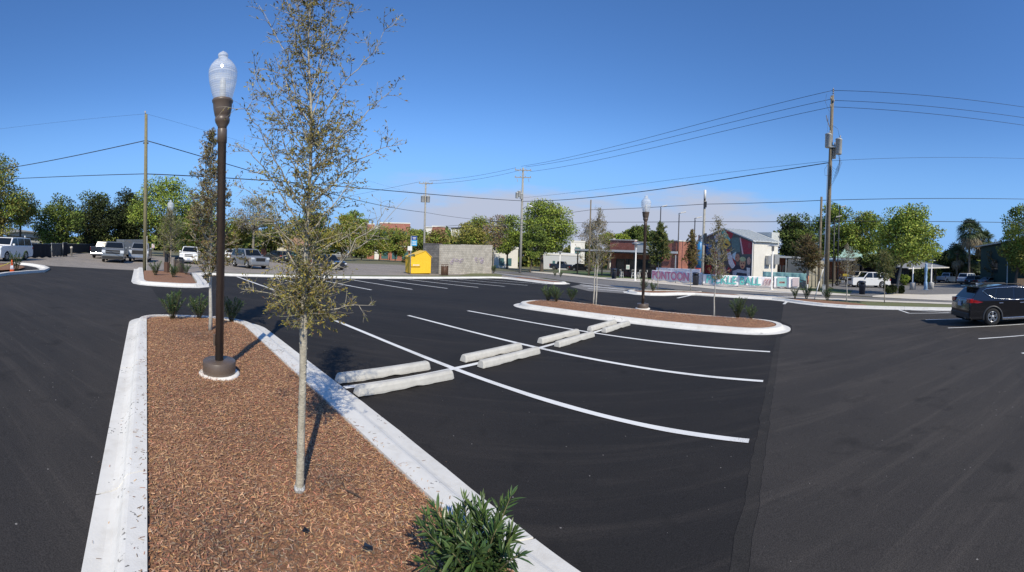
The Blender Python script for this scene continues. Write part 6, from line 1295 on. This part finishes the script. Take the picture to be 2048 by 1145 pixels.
for k in range(4): s.lathe([(.09, hD + .02 + k * .16), (.03, hD + .06 + k * .16), (.03, hD + .15 + k * .16)], 10, c=(.06, 0, 0))
s.build('insulator_stack', M_porc, tD)
for (x, py) in ((-.12, 198), (.12, 203), (-.12, 213)): s = MB(); z = hz(qD, py); s.lathe([(.03, z - .1), (.07, z - .05), (.04, z), (.07, z + .05), (.02, z + .12)], 8, c=(x, -.15, 0)); s.build('insulator', M_porc, tD)
for i in range(3): s = MB(); z = hz(qD, 232 + i * 6); s.beam((-.42 - .12 * i * -.5, -.1, z), (-.34 + .1 * i, -.12, z - .45), .07); s.build('fuse_cutout', M_porc, tD)
s = MB()
for i in range(7): r_ = random.Random(i); z0 = hz(qD, 300 + 4 * i); s.tube([(.55 + .06 * i, -.1, z0), (.75 - .02 * i, -.15, z0 - .9), (.45 - .06 * i, -.2, z0 - 1.6 - .08 * i), (.02, -.16, hz(qD, 332 + 2 * i))], .014, 4)
s.tube([(-.1, -.15, hz(qD, 325)), (-.42, -.2, hz(qD, 340)), (-.38, -.2, hz(qD, 352)), (-.05, -.18, hz(qD, 353))], .014, 4); s.tube([(-.45, -.1, hz(qD, 190)), (-.55, -.15, hz(qD, 205)), (-.2, -.15, hz(qD, 225)), (-.3, -.2, hz(qD, 262)), (-.2, -.3, hz(qD, 270))], .012, 4); s.tube([(.1, -.12, hz(qD, 252)), (.5, -.12, hz(qD, 258)), (.66, -.1, hz(qD, 275))], .012, 4)
s.build('drop_cables', M_dkmet, tD); bx(tD, 'conduit', M_galv, (-.23, -.1, 0), (-.17, -.02, hz(qD, 330)))
s = MB(); s.tube([(.1, -.1, hz(qC, 418)), (.5, -.3, hz(qC, 414)), (.95, -.5, hz(qC, 413))], .04, 6); s.build('light_arm', M_galv, tC); s = MB(); s.tube([(.9, -.5, hz(qC, 413)), (1.15, -.6, hz(qC, 412.5)), (1.5, -.7, hz(qC, 414))], [.06, .13, .05], 8); s.build('street_light_head', M_wpole, tC)
q = gp(1647, 592); t = thing('utility_pedestal', 'grey utility cabinet at the foot of the tall transformer pole', 'cabinet', q, face_cam(q)); h = hz(q, 571); MB().box2((-.13, -.1, 0), (.13, .1, h)).build('cabinet', M_trans, t, bevel=.02); MB().box2((-.15, -.12, h + .002), (.15, .12, h + .04)).build('cap', M_trans, t)
for px, py, yt, dx, lb in ((1613, 594, 552, .1, 'white and orange stake at the rust brown young tree'), (1628, 600, 538, .55, 'leaning white stake between the young tree and the wooden poles')):
    q = gp(px, py); h = hz(q, yt); t = thing('tree_stake', lb, 'stake', q, face_cam(q)); s = MB(); s.cyl((0, 0, -.1), (dx * .6, 0, h * .6), .035, 8); s.build('lower_stake', M_wpole, t); s = MB(); s.cyl((dx * .6, 0, h * .6), (dx, 0, h), .033, 8); s.build('upper_stake', mat('orange stake', (.55, .20, .10), .6) if dx < .3 else M_wpole, t)

# overhead lines
M_wire = mat('cable', (.012, .012, .014), .6)
def wp(px, py, dist):
    d = pxray(px, py); s_ = dist / math.hypot(d.x, d.y); return Vector((d.x * s_, d.y * s_, CAM_H + d.z * s_))
def wire(label, a, b, sag, r=.016):
    s = MB(); n = 26; s.tube([a.lerp(b, i / n) - Vector((0, 0, sag * 4 * (i / n) * (1 - i / n))) for i in range(n + 1)], r, 5); tag(s.build('power_line', M_wire), label, 'cable', 'overhead cables')
wire('thick sagging cable running left from the greenish wooden pole', lp_('A', 281), wp(-120, 352, 42), .55, .030)
wire('lower cable running left from the greenish wooden pole', lp_('A', 348), wp(-120, 364, 45), .15, .026)
wire('thin topmost wire running left from the greenish wooden pole', lp_('A', 228), wp(-150, 275, 45), .3, .006)
wire('thick cable running right from the greenish pole behind the young tree', lp_('A', 281), lp_('B', 425), .9, .030)
wire('lower cable from the greenish pole to the crossarm pole', lp_('A', 348), lp_('C', 402), .5, .034)
wire('thin topmost wire running right from the greenish pole', lp_('A', 228), lp_('B', 392), .6, .006)
wire('topmost line between the crossarm pole and the transformer pole', lp_('C', 333, -.3), lp_('D', 181), 1.1, .018)
wire('middle line between the crossarm pole and the transformer pole', lp_('C', 334, .3), lp_('D', 198), 1.1, .018)
wire('lowest of the three lines between the crossarm pole and the transformer pole', lp_('C', 343, 1.0), lp_('D', 214), 1.0, .018)
wire('topmost line leaving the transformer pole to the right', lp_('D', 181), wp(2260, 250, 46), .3, .018)
wire('middle line leaving the transformer pole to the right', lp_('D', 201), wp(2260, 270, 46), .3, .018)
wire('lowest of the three lines leaving the transformer pole to the right', lp_('D', 214), wp(2260, 285, 46), .3, .018)
wire('upper line between the far pole and the crossarm pole', lp_('B', 362, .5), lp_('C', 336, -1.0), .35, .018)
wire('lower line between the far pole and the crossarm pole', lp_('B', 368, -.5), lp_('C', 341, -.4), .5, .018)
wire('twisted cable from the crossarm pole up to the transformer pole', lp_('C', 403), lp_('D', 325), 1.0, .036)
wire('faint straight wire from the crossarm pole to the transformer pole', lp_('C', 396), lp_('D', 322), .5, .012)
wire('thin wire leaving the transformer pole level to the right', lp_('D', 322), wp(2260, 329, 60), .1, .012)
wire('cable from the far pole to the thin pole by the pub', lp_('B', 456), lp_('E', 420), .3, .026)
wire('cable from the thin pole by the pub to the aerial pole', lp_('E', 420), lp_('F', 408.5), .12, .028)
wire('cable from the aerial pole to the short wooden pole', lp_('F', 408.5), lp_('G', 401), .1, .028)
wire('cable from the short wooden pole off to the right', lp_('G', 401), wp(2260, 404, 60), .1, .028)
wire('low cable from the far pole to the thin pole by the pub', lp_('B', 456.5, .1), lp_('E', 444.5), .2, .026)
wire('low cable from the thin pole by the pub to the aerial pole', lp_('E', 444.5), lp_('F', 443.5), .06, .030)
wire('low cable from the aerial pole to the short wooden pole', lp_('F', 443.5), lp_('G', 443), .06, .030)
wire('low cable from the short wooden pole off to the right', lp_('G', 443), wp(2260, 451, 60), .05, .030)
wire('drooping cable from the far pole toward the crossarm pole', lp_('B', 425), lp_('C', 445), .3, .022)
wire('line from the far pole away to the upper left', lp_('B', 364, -.8), wp(560, 415, 130), .5, .018)

# ---------------------------------------------------------------- trees, palms, hedges
def leafm(n, c, i=.42, tr=.10): return mat('leaf ' + n, c, .6, island=i, transl=tr, spec=.12)
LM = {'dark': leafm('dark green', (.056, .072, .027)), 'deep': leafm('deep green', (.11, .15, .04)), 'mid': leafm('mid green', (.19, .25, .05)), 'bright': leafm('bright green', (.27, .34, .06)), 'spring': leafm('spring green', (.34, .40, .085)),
      'olive': leafm('olive green', (.26, .25, .065)), 'gold': leafm('golden olive', (.30, .265, .07)), 'grey': leafm('grey twig', (.25, .23, .20), .3, .05), 'rust': leafm('rusty bud', (.27, .17, .10)), 'black': leafm('blackish green', (.026, .033, .016))}  # blackish green is the darkest leaf tone
M_tbark = mat('tree bark', (.085, .070, .055), .95, 6, .35, bump=.6, bscale=20)
M_tbarkp = mat('pale tree bark', (.20, .18, .15), .95, 6, .3, bump=.5, bscale=20)
def tree(name, label, px, dist, x0, x1, yt, yb, mats, wts, seed, n=4200, leaf=.24, tr=.22, clumps=46, fork=.45, py=None, hollow=.35, flat=1.0, bark=None, twigs=0, lean=0, cat='tree', group=None, shape=1.0):
    q = gp(px, py) if py else at(px, dist); dist = math.hypot(q.x, q.y); l = lat(q); k = dist / FPX; g = np.random.default_rng(seed); r = random.Random(seed)
    zt, zb = hz(q, yt), hz(q, yb); rx = (x1 - x0) / 2 * k; cxo = ((x0 + x1) / 2 - px) * k; ry = rx * .85 * flat; cz = (zt + zb) / 2; rz = (zt - zb) / 2
    t = thing(name, label, cat, q, math.atan2(l.y, l.x), group)
    C, CR = [], []; n = int(n * 1.75); leaf = leaf * 1.12
    while len(C) < clumps:
        v = rotvecs(g, 1)[0]; rad = (hollow + (1 - hollow) * g.random() ** .5); f = np.array([v[0] * rad, v[1] * rad, v[2] * rad])
        tap = 1 - .25 * max(0, f[2]) * shape; C.append(np.array([cxo + f[0] * rx * .86 * tap, f[1] * ry * .86 * tap, cz + f[2] * rz * .88])); CR.append(r.uniform(.20, .38) * min(rx, max(rz, rx * .5)))
    C = np.array(C); CR = np.array(CR); w_ = CR ** 2; idx = g.choice(len(C), n, p=w_ / w_.sum()); v = rotvecs(g, n); v[:, 2] = v[:, 2] * .8 + .12
    P = C[idx] + v * (CR[idx] * g.uniform(.35, 1.12, n) ** .7)[:, None] * np.array([1.1, 1.0, .85])
    D = v * .6 + g.normal(0, .6, (n, 3)); L_ = g.uniform(.6, 1.4, n) * leaf; V, F = leaf_quads(P, D, L_, L_ * .62, g, v * .8 + g.normal(0, .45, (n, 3)) + np.array([0, -.15, .35]), fold=.25)
    mi = g.choice(len(mats), n, p=np.array(wts) / sum(wts)); clm = g.choice(len(mats), len(C), p=np.array(wts) / sum(wts)); use = g.random(n) < .6; mi = np.where(use, clm[idx], mi)
    np_mesh('crown', V, F, [LM[m] for m in mats], t, mi=mi)
    s = MB(); fz = zb + (zt - zb) * .18 if fork is None else max(.4, zb * fork + (zb + (zt - zb) * .2) * (1 - fork)); base = Vector((0, 0, -.3)); fk = Vector((cxo * .45 + lean, 0, fz))
    s.tube([base, Vector((0, 0, .15)), base.lerp(fk, .6) + Vector((r.uniform(-.1, .1), 0, 0)), fk], [tr * 1.5, tr * 1.1, tr * .9, tr * .8], 9)
    order = np.argsort(g.random(len(C)))[:max(8, int(clumps * .5))]
    for i in order:
        e = Vector(C[i]); m_ = fk.lerp(e, .5) + Vector((r.uniform(-.25, .25), r.uniform(-.25, .25), -.12 * (e - fk).length * r.random())); s.tube([fk - Vector((0, 0, .1)), fk.lerp(m_, .5) + Vector((0, 0, .05 * rz)), m_, e], [tr * .5, tr * .36, tr * .24, tr * .06], 5)
    for i in range(twigs):
        c = C[r.randrange(len(C))]; e = Vector(c) + Vector(rotvecs(g, 1)[0]) * r.uniform(.5, 1.3); e.z += r.uniform(.1, .7); s.tube([fk.lerp(Vector(c), .7), Vector(c), e], [tr * .10, tr * .07, .008], 3)
    s.build('trunk', bark or M_tbark, t); return t
GT = 'trees beyond the left car park'
tree('oak_tree', 'olive green moss hung oak at the far left edge above the white full size SUV', 5, 58, -75, 66, 310, 470, ['olive', 'mid', 'gold', 'deep'], [.4, .25, .25, .15], 1, 6500, .26, .35, 60, hollow=.2, group=GT)
tree('oak_tree', 'lower mossy branches tree drooping over the pavilion at far left', 40, 62, 5, 80, 380, 462, ['olive', 'deep', 'gold'], [.4, .4, .2], 2, 2600, .24, .2, 26, group=GT)
tree('oak_tree', 'rounded mid green tree over the black fencing on the left', 124, 66, 66, 172, 390, 500, ['deep', 'mid', 'dark'], [.5, .3, .2], 3, 6500, .27, .3, 60, hollow=.25, group=GT)
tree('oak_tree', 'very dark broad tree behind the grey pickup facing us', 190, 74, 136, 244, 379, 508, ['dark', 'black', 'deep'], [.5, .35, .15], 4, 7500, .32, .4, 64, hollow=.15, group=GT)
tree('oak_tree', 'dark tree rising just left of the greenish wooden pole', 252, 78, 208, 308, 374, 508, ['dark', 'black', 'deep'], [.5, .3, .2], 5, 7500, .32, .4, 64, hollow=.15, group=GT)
tree('oak_tree', 'fresh light green tree right of the greenish wooden pole', 330, 62, 258, 396, 340, 500, ['bright', 'mid', 'spring', 'deep'], [.4, .3, .1, .2], 6, 7000, .26, .28, 60, hollow=.25, twigs=20, group=GT)
tree('oak_tree', 'second light green tree behind the brownish young oak', 392, 66, 345, 455, 376, 505, ['bright', 'mid', 'olive', 'deep'], [.3, .3, .2, .2], 7, 5200, .26, .26, 50, group=GT)
tree('bare_tree', 'grey budding tree over the white SUV hidden by the lamp post', 505, 70, 452, 562, 388, 470, ['grey', 'olive'], [.7, .3], 8, 2600, .22, .22, 40, twigs=70, bark=M_tbarkp, group=GT)
tree('oak_tree', 'olive tree low behind the silver off road SUV', 470, 74, 425, 520, 430, 505, ['olive', 'mid', 'deep'], [.4, .3, .3], 9, 4800, .28, .24, 46, hollow=.15, group=GT)
tree('oak_tree', 'olive tree just left of the tan roofed hut', 540, 100, 498, 592, 436, 500, ['olive', 'deep', 'dark'], [.4, .35, .25], 10, 4600, .38, .3, 46, hollow=.15, group=GT)
tree('oak_tree', 'dense olive tree behind the stem of the foreground tree', 620, 105, 575, 668, 420, 498, ['olive', 'deep', 'mid'], [.4, .35, .25], 11, 5000, .38, .3, 46, hollow=.15, group=GT)
tree('oak_tree', 'yellow olive tree above the distant silver pickup', 682, 96, 645, 722, 428, 512, ['gold', 'olive', 'mid'], [.35, .4, .25], 12, 4600, .34, .24, 46, hollow=.2, group=GT)
tree('oak_tree', 'far bright green tree peeping over the yellow olive one', 700, 165, 672, 740, 424, 470, ['mid', 'bright', 'deep'], [.4, .3, .3], 13, 2600, .55, .3, 34, group=GT)
for i, (px, x0, x1, yt, yb, d, lb) in enumerate([(722, 694, 756, 440, 516, 112, 'street tree just left of the brick shop block'), (757, 726, 792, 450, 516, 118, 'street tree in front of the left half of the brick shop block'), (790, 762, 820, 455, 516, 114, 'street tree in front of the brick shopfront, left of the blue sign'), (832, 804, 860, 448, 516, 102, 'green tree directly behind the blue hanging sign'), (873, 850, 902, 458, 512, 92, 'reddish green tree behind the left part of the block wall')]):
    tree('street_tree', lb, px, d, x0, x1, yt, yb, ['mid', 'olive', 'bright', 'deep'] if i < 4 else ['olive', 'rust', 'mid'], [.35, .3, .15, .2] if i < 4 else [.4, .35, .25], 20 + i, 3800, .34, .16, 40, hollow=.2, group='street trees before the brick shops')
tree('street_tree', 'olive brown tree above the right end of the block wall', 940, 80, 905, 985, 432, 508, ['olive', 'mid', 'gold'], [.5, .3, .2], 30, 4600, .28, .18, 46, twigs=30, bark=M_tbarkp, group='trees around the crossarm pole')
tree('bare_tree', 'multi stemmed budding tree with pale stems right of the block wall', 986, 62, 958, 1018, 424, 500, ['olive', 'grey', 'rust'], [.45, .3, .25], 31, 1500, .2, .10, 30, twigs=50, bark=M_tbarkp, fork=.95, group='trees around the crossarm pole')
tree('street_tree', 'green tree left of the crossarm pole with a dark forked trunk', 1014, 0, 975, 1052, 428, 520, ['mid', 'bright', 'deep'], [.4, .3, .3], 32, 5200, .26, .2, 50, py=538, group='trees around the crossarm pole')
tree('street_tree', 'largest bright green tree right of the crossarm pole', 1083, 0, 1036, 1147, 394, 520, ['bright', 'mid', 'deep', 'spring'], [.38, .34, .22, .06], 33, 9500, .26, .32, 74, py=543, hollow=.2, lean=-.4, group='trees around the crossarm pole')
tree('street_tree', 'thin trunked tree just right of the crossarm pole base', 1060, 0, 1045, 1092, 440, 525, ['deep', 'mid'], [.6, .4], 34, 2200, .24, .12, 28, py=545, group='trees around the crossarm pole')
tree('bare_tree', 'grey leafless tree behind the thin wooden pole', 1185, 118, 1145, 1232, 438, 498, ['grey', 'dark'], [.92, .08], 35, 2200, .3, .22, 44, twigs=80, bark=M_tbarkp)
tree('oak_tree', 'light green tree top showing over the left end of the pub', 1215, 105, 1188, 1262, 464, 500, ['mid', 'bright', 'olive'], [.4, .35, .25], 36, 2600, .36, .2, 30)
tree('oak_tree', 'round dark green tree above the pub behind the middle street lamp', 1274, 108, 1240, 1312, 446, 498, ['deep', 'mid', 'dark'], [.5, .25, .25], 37, 4800, .38, .3, 50, hollow=.2)
tree('oak_tree', 'greyish green tree right behind the leafy young tree at the pub', 1312, 112, 1294, 1336, 462, 498, ['olive', 'deep'], [.6, .4], 38, 1800, .36, .2, 24)
GR_ = 'trees on the right beyond the street'
tree('oak_tree', 'dark leafy tree just left of the wooden poles', 1594, 58, 1548, 1640, 418, 545, ['dark', 'deep', 'mid', 'black'], [.35, .35, .1, .2], 40, 8500, .25, .26, 66, hollow=.2, group=GR_)
tree('oak_tree', 'tall light green tree behind the tall transformer pole', 1668, 64, 1622, 1716, 402, 520, ['mid', 'bright', 'deep'], [.4, .3, .3], 41, 6800, .26, .28, 60, group=GR_)
tree('oak_tree', 'yellow green tree between the transformer pole and the maple', 1725, 66, 1680, 1782, 424, 520, ['bright', 'mid', 'olive'], [.45, .35, .2], 42, 6000, .26, .24, 56, group=GR_)
tree('maple_tree', 'bright green spring maple standing in a hedged bed at right', 1793, 0, 1742, 1884, 409, 535, ['spring', 'bright', 'mid', 'olive'], [.38, .38, .14, .1], 43, 8500, .19, .13, 70, py=588, hollow=.15, fork=.75, bark=M_tbarkp, twigs=30, group=GR_)
tree('shrub_tree', 'low dark green spreading tree over the white luxury SUV', 1765, 56, 1712, 1800, 498, 548, ['deep', 'dark', 'olive'], [.45, .35, .2], 44, 3600, .24, .14, 36, group=GR_)
tree('oak_tree', 'olive green tree filling the right edge of the picture', 2030, 58, 1994, 2090, 408, 555, ['olive', 'mid', 'bright', 'deep'], [.35, .3, .15, .2], 45, 7500, .24, .24, 60, hollow=.2, group=GR_)
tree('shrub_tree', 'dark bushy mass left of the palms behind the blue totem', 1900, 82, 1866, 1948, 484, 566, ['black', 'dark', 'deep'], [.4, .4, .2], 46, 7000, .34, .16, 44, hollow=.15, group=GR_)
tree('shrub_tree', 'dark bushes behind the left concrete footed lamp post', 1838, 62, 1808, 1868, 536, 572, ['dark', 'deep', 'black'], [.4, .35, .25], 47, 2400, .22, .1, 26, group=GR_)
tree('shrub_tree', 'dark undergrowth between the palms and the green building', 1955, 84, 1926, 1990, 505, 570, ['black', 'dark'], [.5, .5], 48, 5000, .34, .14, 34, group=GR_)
tree('shrub_tree', 'pale green low bush beyond the left concrete footed lamp post', 1806, 60, 1794, 1822, 548, 572, ['bright', 'mid'], [.5, .5], 49, 900, .18, .06, 14, group=GR_)
p = gp(1996, 573); sapling('tall bare brownish young tree by the green building', (p.x, p.y, p.z), hz(p, 488), .1, 1.9, 51, BR[0], [.7, .2, .1], 1.5, .7, 1, .07, ll=.16, bark=M_tbarkp)
# hedge round the maple
for px, x0, x1, yt, py, lb, sd_ in ((1776, 1762, 1797, 570, 589, 'dark clipped hedge left of the maple trunk', 60), (1801, 1797, 1808, 572, 588, 'dark clipped hedge right of the maple trunk', 61), (815, 800, 838, 512, 531, 'low dark shrubs below the brick shopfront', 62)):
    tree('hedge', lb, px, 0, x0, x1, yt, py - .5, ['dark', 'black', 'deep'], [.5, .3, .2], sd_, 1600, .14, .03, 26, py=py, hollow=.1, cat='hedge')
# palms
M_frond = mat('palm frond', (.085, .12, .05), .5, island=.45, transl=.2); M_dead = mat('dry palm frond', (.26, .21, .13), .8, island=.4, transl=.1); M_ptrunk = mat('palm trunk bark', (.16, .14, .115), .95, 10, .3, bump=.8, bscale=14)
def palm(label, px, py, ycrown, rad, seed, nf=46, dead=14):
    q = gp(px, py); h = hz(q, ycrown); t = thing('palm_tree', label, 'palm', q, 0, 'fan palms by the green building'); r = random.Random(seed); P = []; F = []; mi = []; st = MB()
    for i in range(nf):
        d_ = i < dead; a = r.uniform(0, 6.28); el = r.uniform(-1.25, -.35) if d_ else r.uniform(-.6, 1.35); L_ = rad * r.uniform(.5, .75); dirv = Vector((math.cos(a) * math.cos(el), math.sin(a) * math.cos(el), math.sin(el)))
        o = Vector((0, 0, h - (.45 if d_ else 0) + r.uniform(-.2, .2))); c = o + dirv * L_ * .8; st.tube([o, o + dirv * L_ * .45, c], [.03, .022, .014], 4)
        sd3 = dirv.cross(Vector((0, 0, 1))); sd3 = sd3.normalized() if sd3.length > .01 else Vector((1, 0, 0)); n = 15
        for j in range(n):
            b = (j / (n - 1) - .5) * 3.9; dd = (dirv * math.cos(b) + sd3 * math.sin(b)).normalized(); ln = rad * .62 * (1 - .25 * abs(b) / 1.95) * r.uniform(.85, 1.1); tip = c + dd * ln - Vector((0, 0, ln * (.35 + .25 * r.random()))); w3 = sd3 * .075 * math.cos(b) - dirv * .075 * math.sin(b); m_ = c + dd * ln * .55 - Vector((0, 0, ln * .08))
            k = len(P); P += [c, m_ + w3, tip, m_ - w3]; F.append((k, k + 1, k + 2, k + 3)); mi.append(1 if d_ else 0)
    np_mesh('fronds', [tuple(v) for v in P], F, [M_frond, M_dead], t, mi=mi); st.build('frond_stems', M_dead, t)
    s = MB(); s.tube([(0, 0, -.3), (.05, 0, h * .5), (0, 0, h)], [.24, .20, .22], 12); s.build('trunk', M_ptrunk, t)
palm('tall fan palm with a shaggy crown beside the green building', 1937, 568, 462, 2.8, 1, 105, 40); palm('shorter fan palm just right of the tall one', 1964, 568, 480, 2.5, 2, 90, 34)
palm('low sunlit fan palm below the tall palm', 1943, 567.5, 537, 2.0, 3, 40, 3); palm('low dark fan palm left of the tall one', 1913, 567, 508, 2.2, 4, 50, 8)
# distant tree belt, one mass far beyond everything
def belt(label, pts, seed, mats, wts, leaf, n):
    g = np.random.default_rng(seed); P = []
    for (x0, x1, yt, d) in pts:
        m_ = int(n * (x1 - x0) / 100); xs = g.uniform(x0, x1, m_)
        for x in xs:
            q = at(x, d + g.normal(0, 6)); top_ = hz(q, yt + 5 * math.sin(x * .09) + 4 * math.sin(x * .23 + 1)); z = top_ * (1 - g.random() ** 1.6 * 1.0); P.append((q.x, q.y, q.z + z))
    P = np.array(P); V, F = leaf_quads(P, rotvecs(g, len(P)), g.uniform(.7, 1.4, len(P)) * leaf, leaf * .8, g, fold=.2)
    tag(np_mesh('distant_woods', V, F, [LM[m] for m in mats], mi=g.choice(len(mats), len(P), p=np.array(wts) / sum(wts))), label, 'woods', kind='stuff')
belt('distant belt of trees closing the view on the left', [(-60, 160, 478, 150), (160, 480, 470, 130), (480, 900, 468, 175), (880, 1060, 478, 120)], 70, ['deep', 'olive', 'dark', 'mid'], [.35, .25, .25, .15], 1.5, 2300)
belt('distant belt of trees behind the pub and the mural', [(1060, 1420, 497, 135), (1400, 1580, 508, 120)], 71, ['deep', 'olive', 'dark'], [.4, .3, .3], 1.3, 1700)
belt('distant belt of trees closing the view on the right', [(1560, 1800, 500, 110), (1780, 2100, 520, 100)], 72, ['deep', 'dark', 'mid'], [.4, .35, .25], 1.1, 2200)
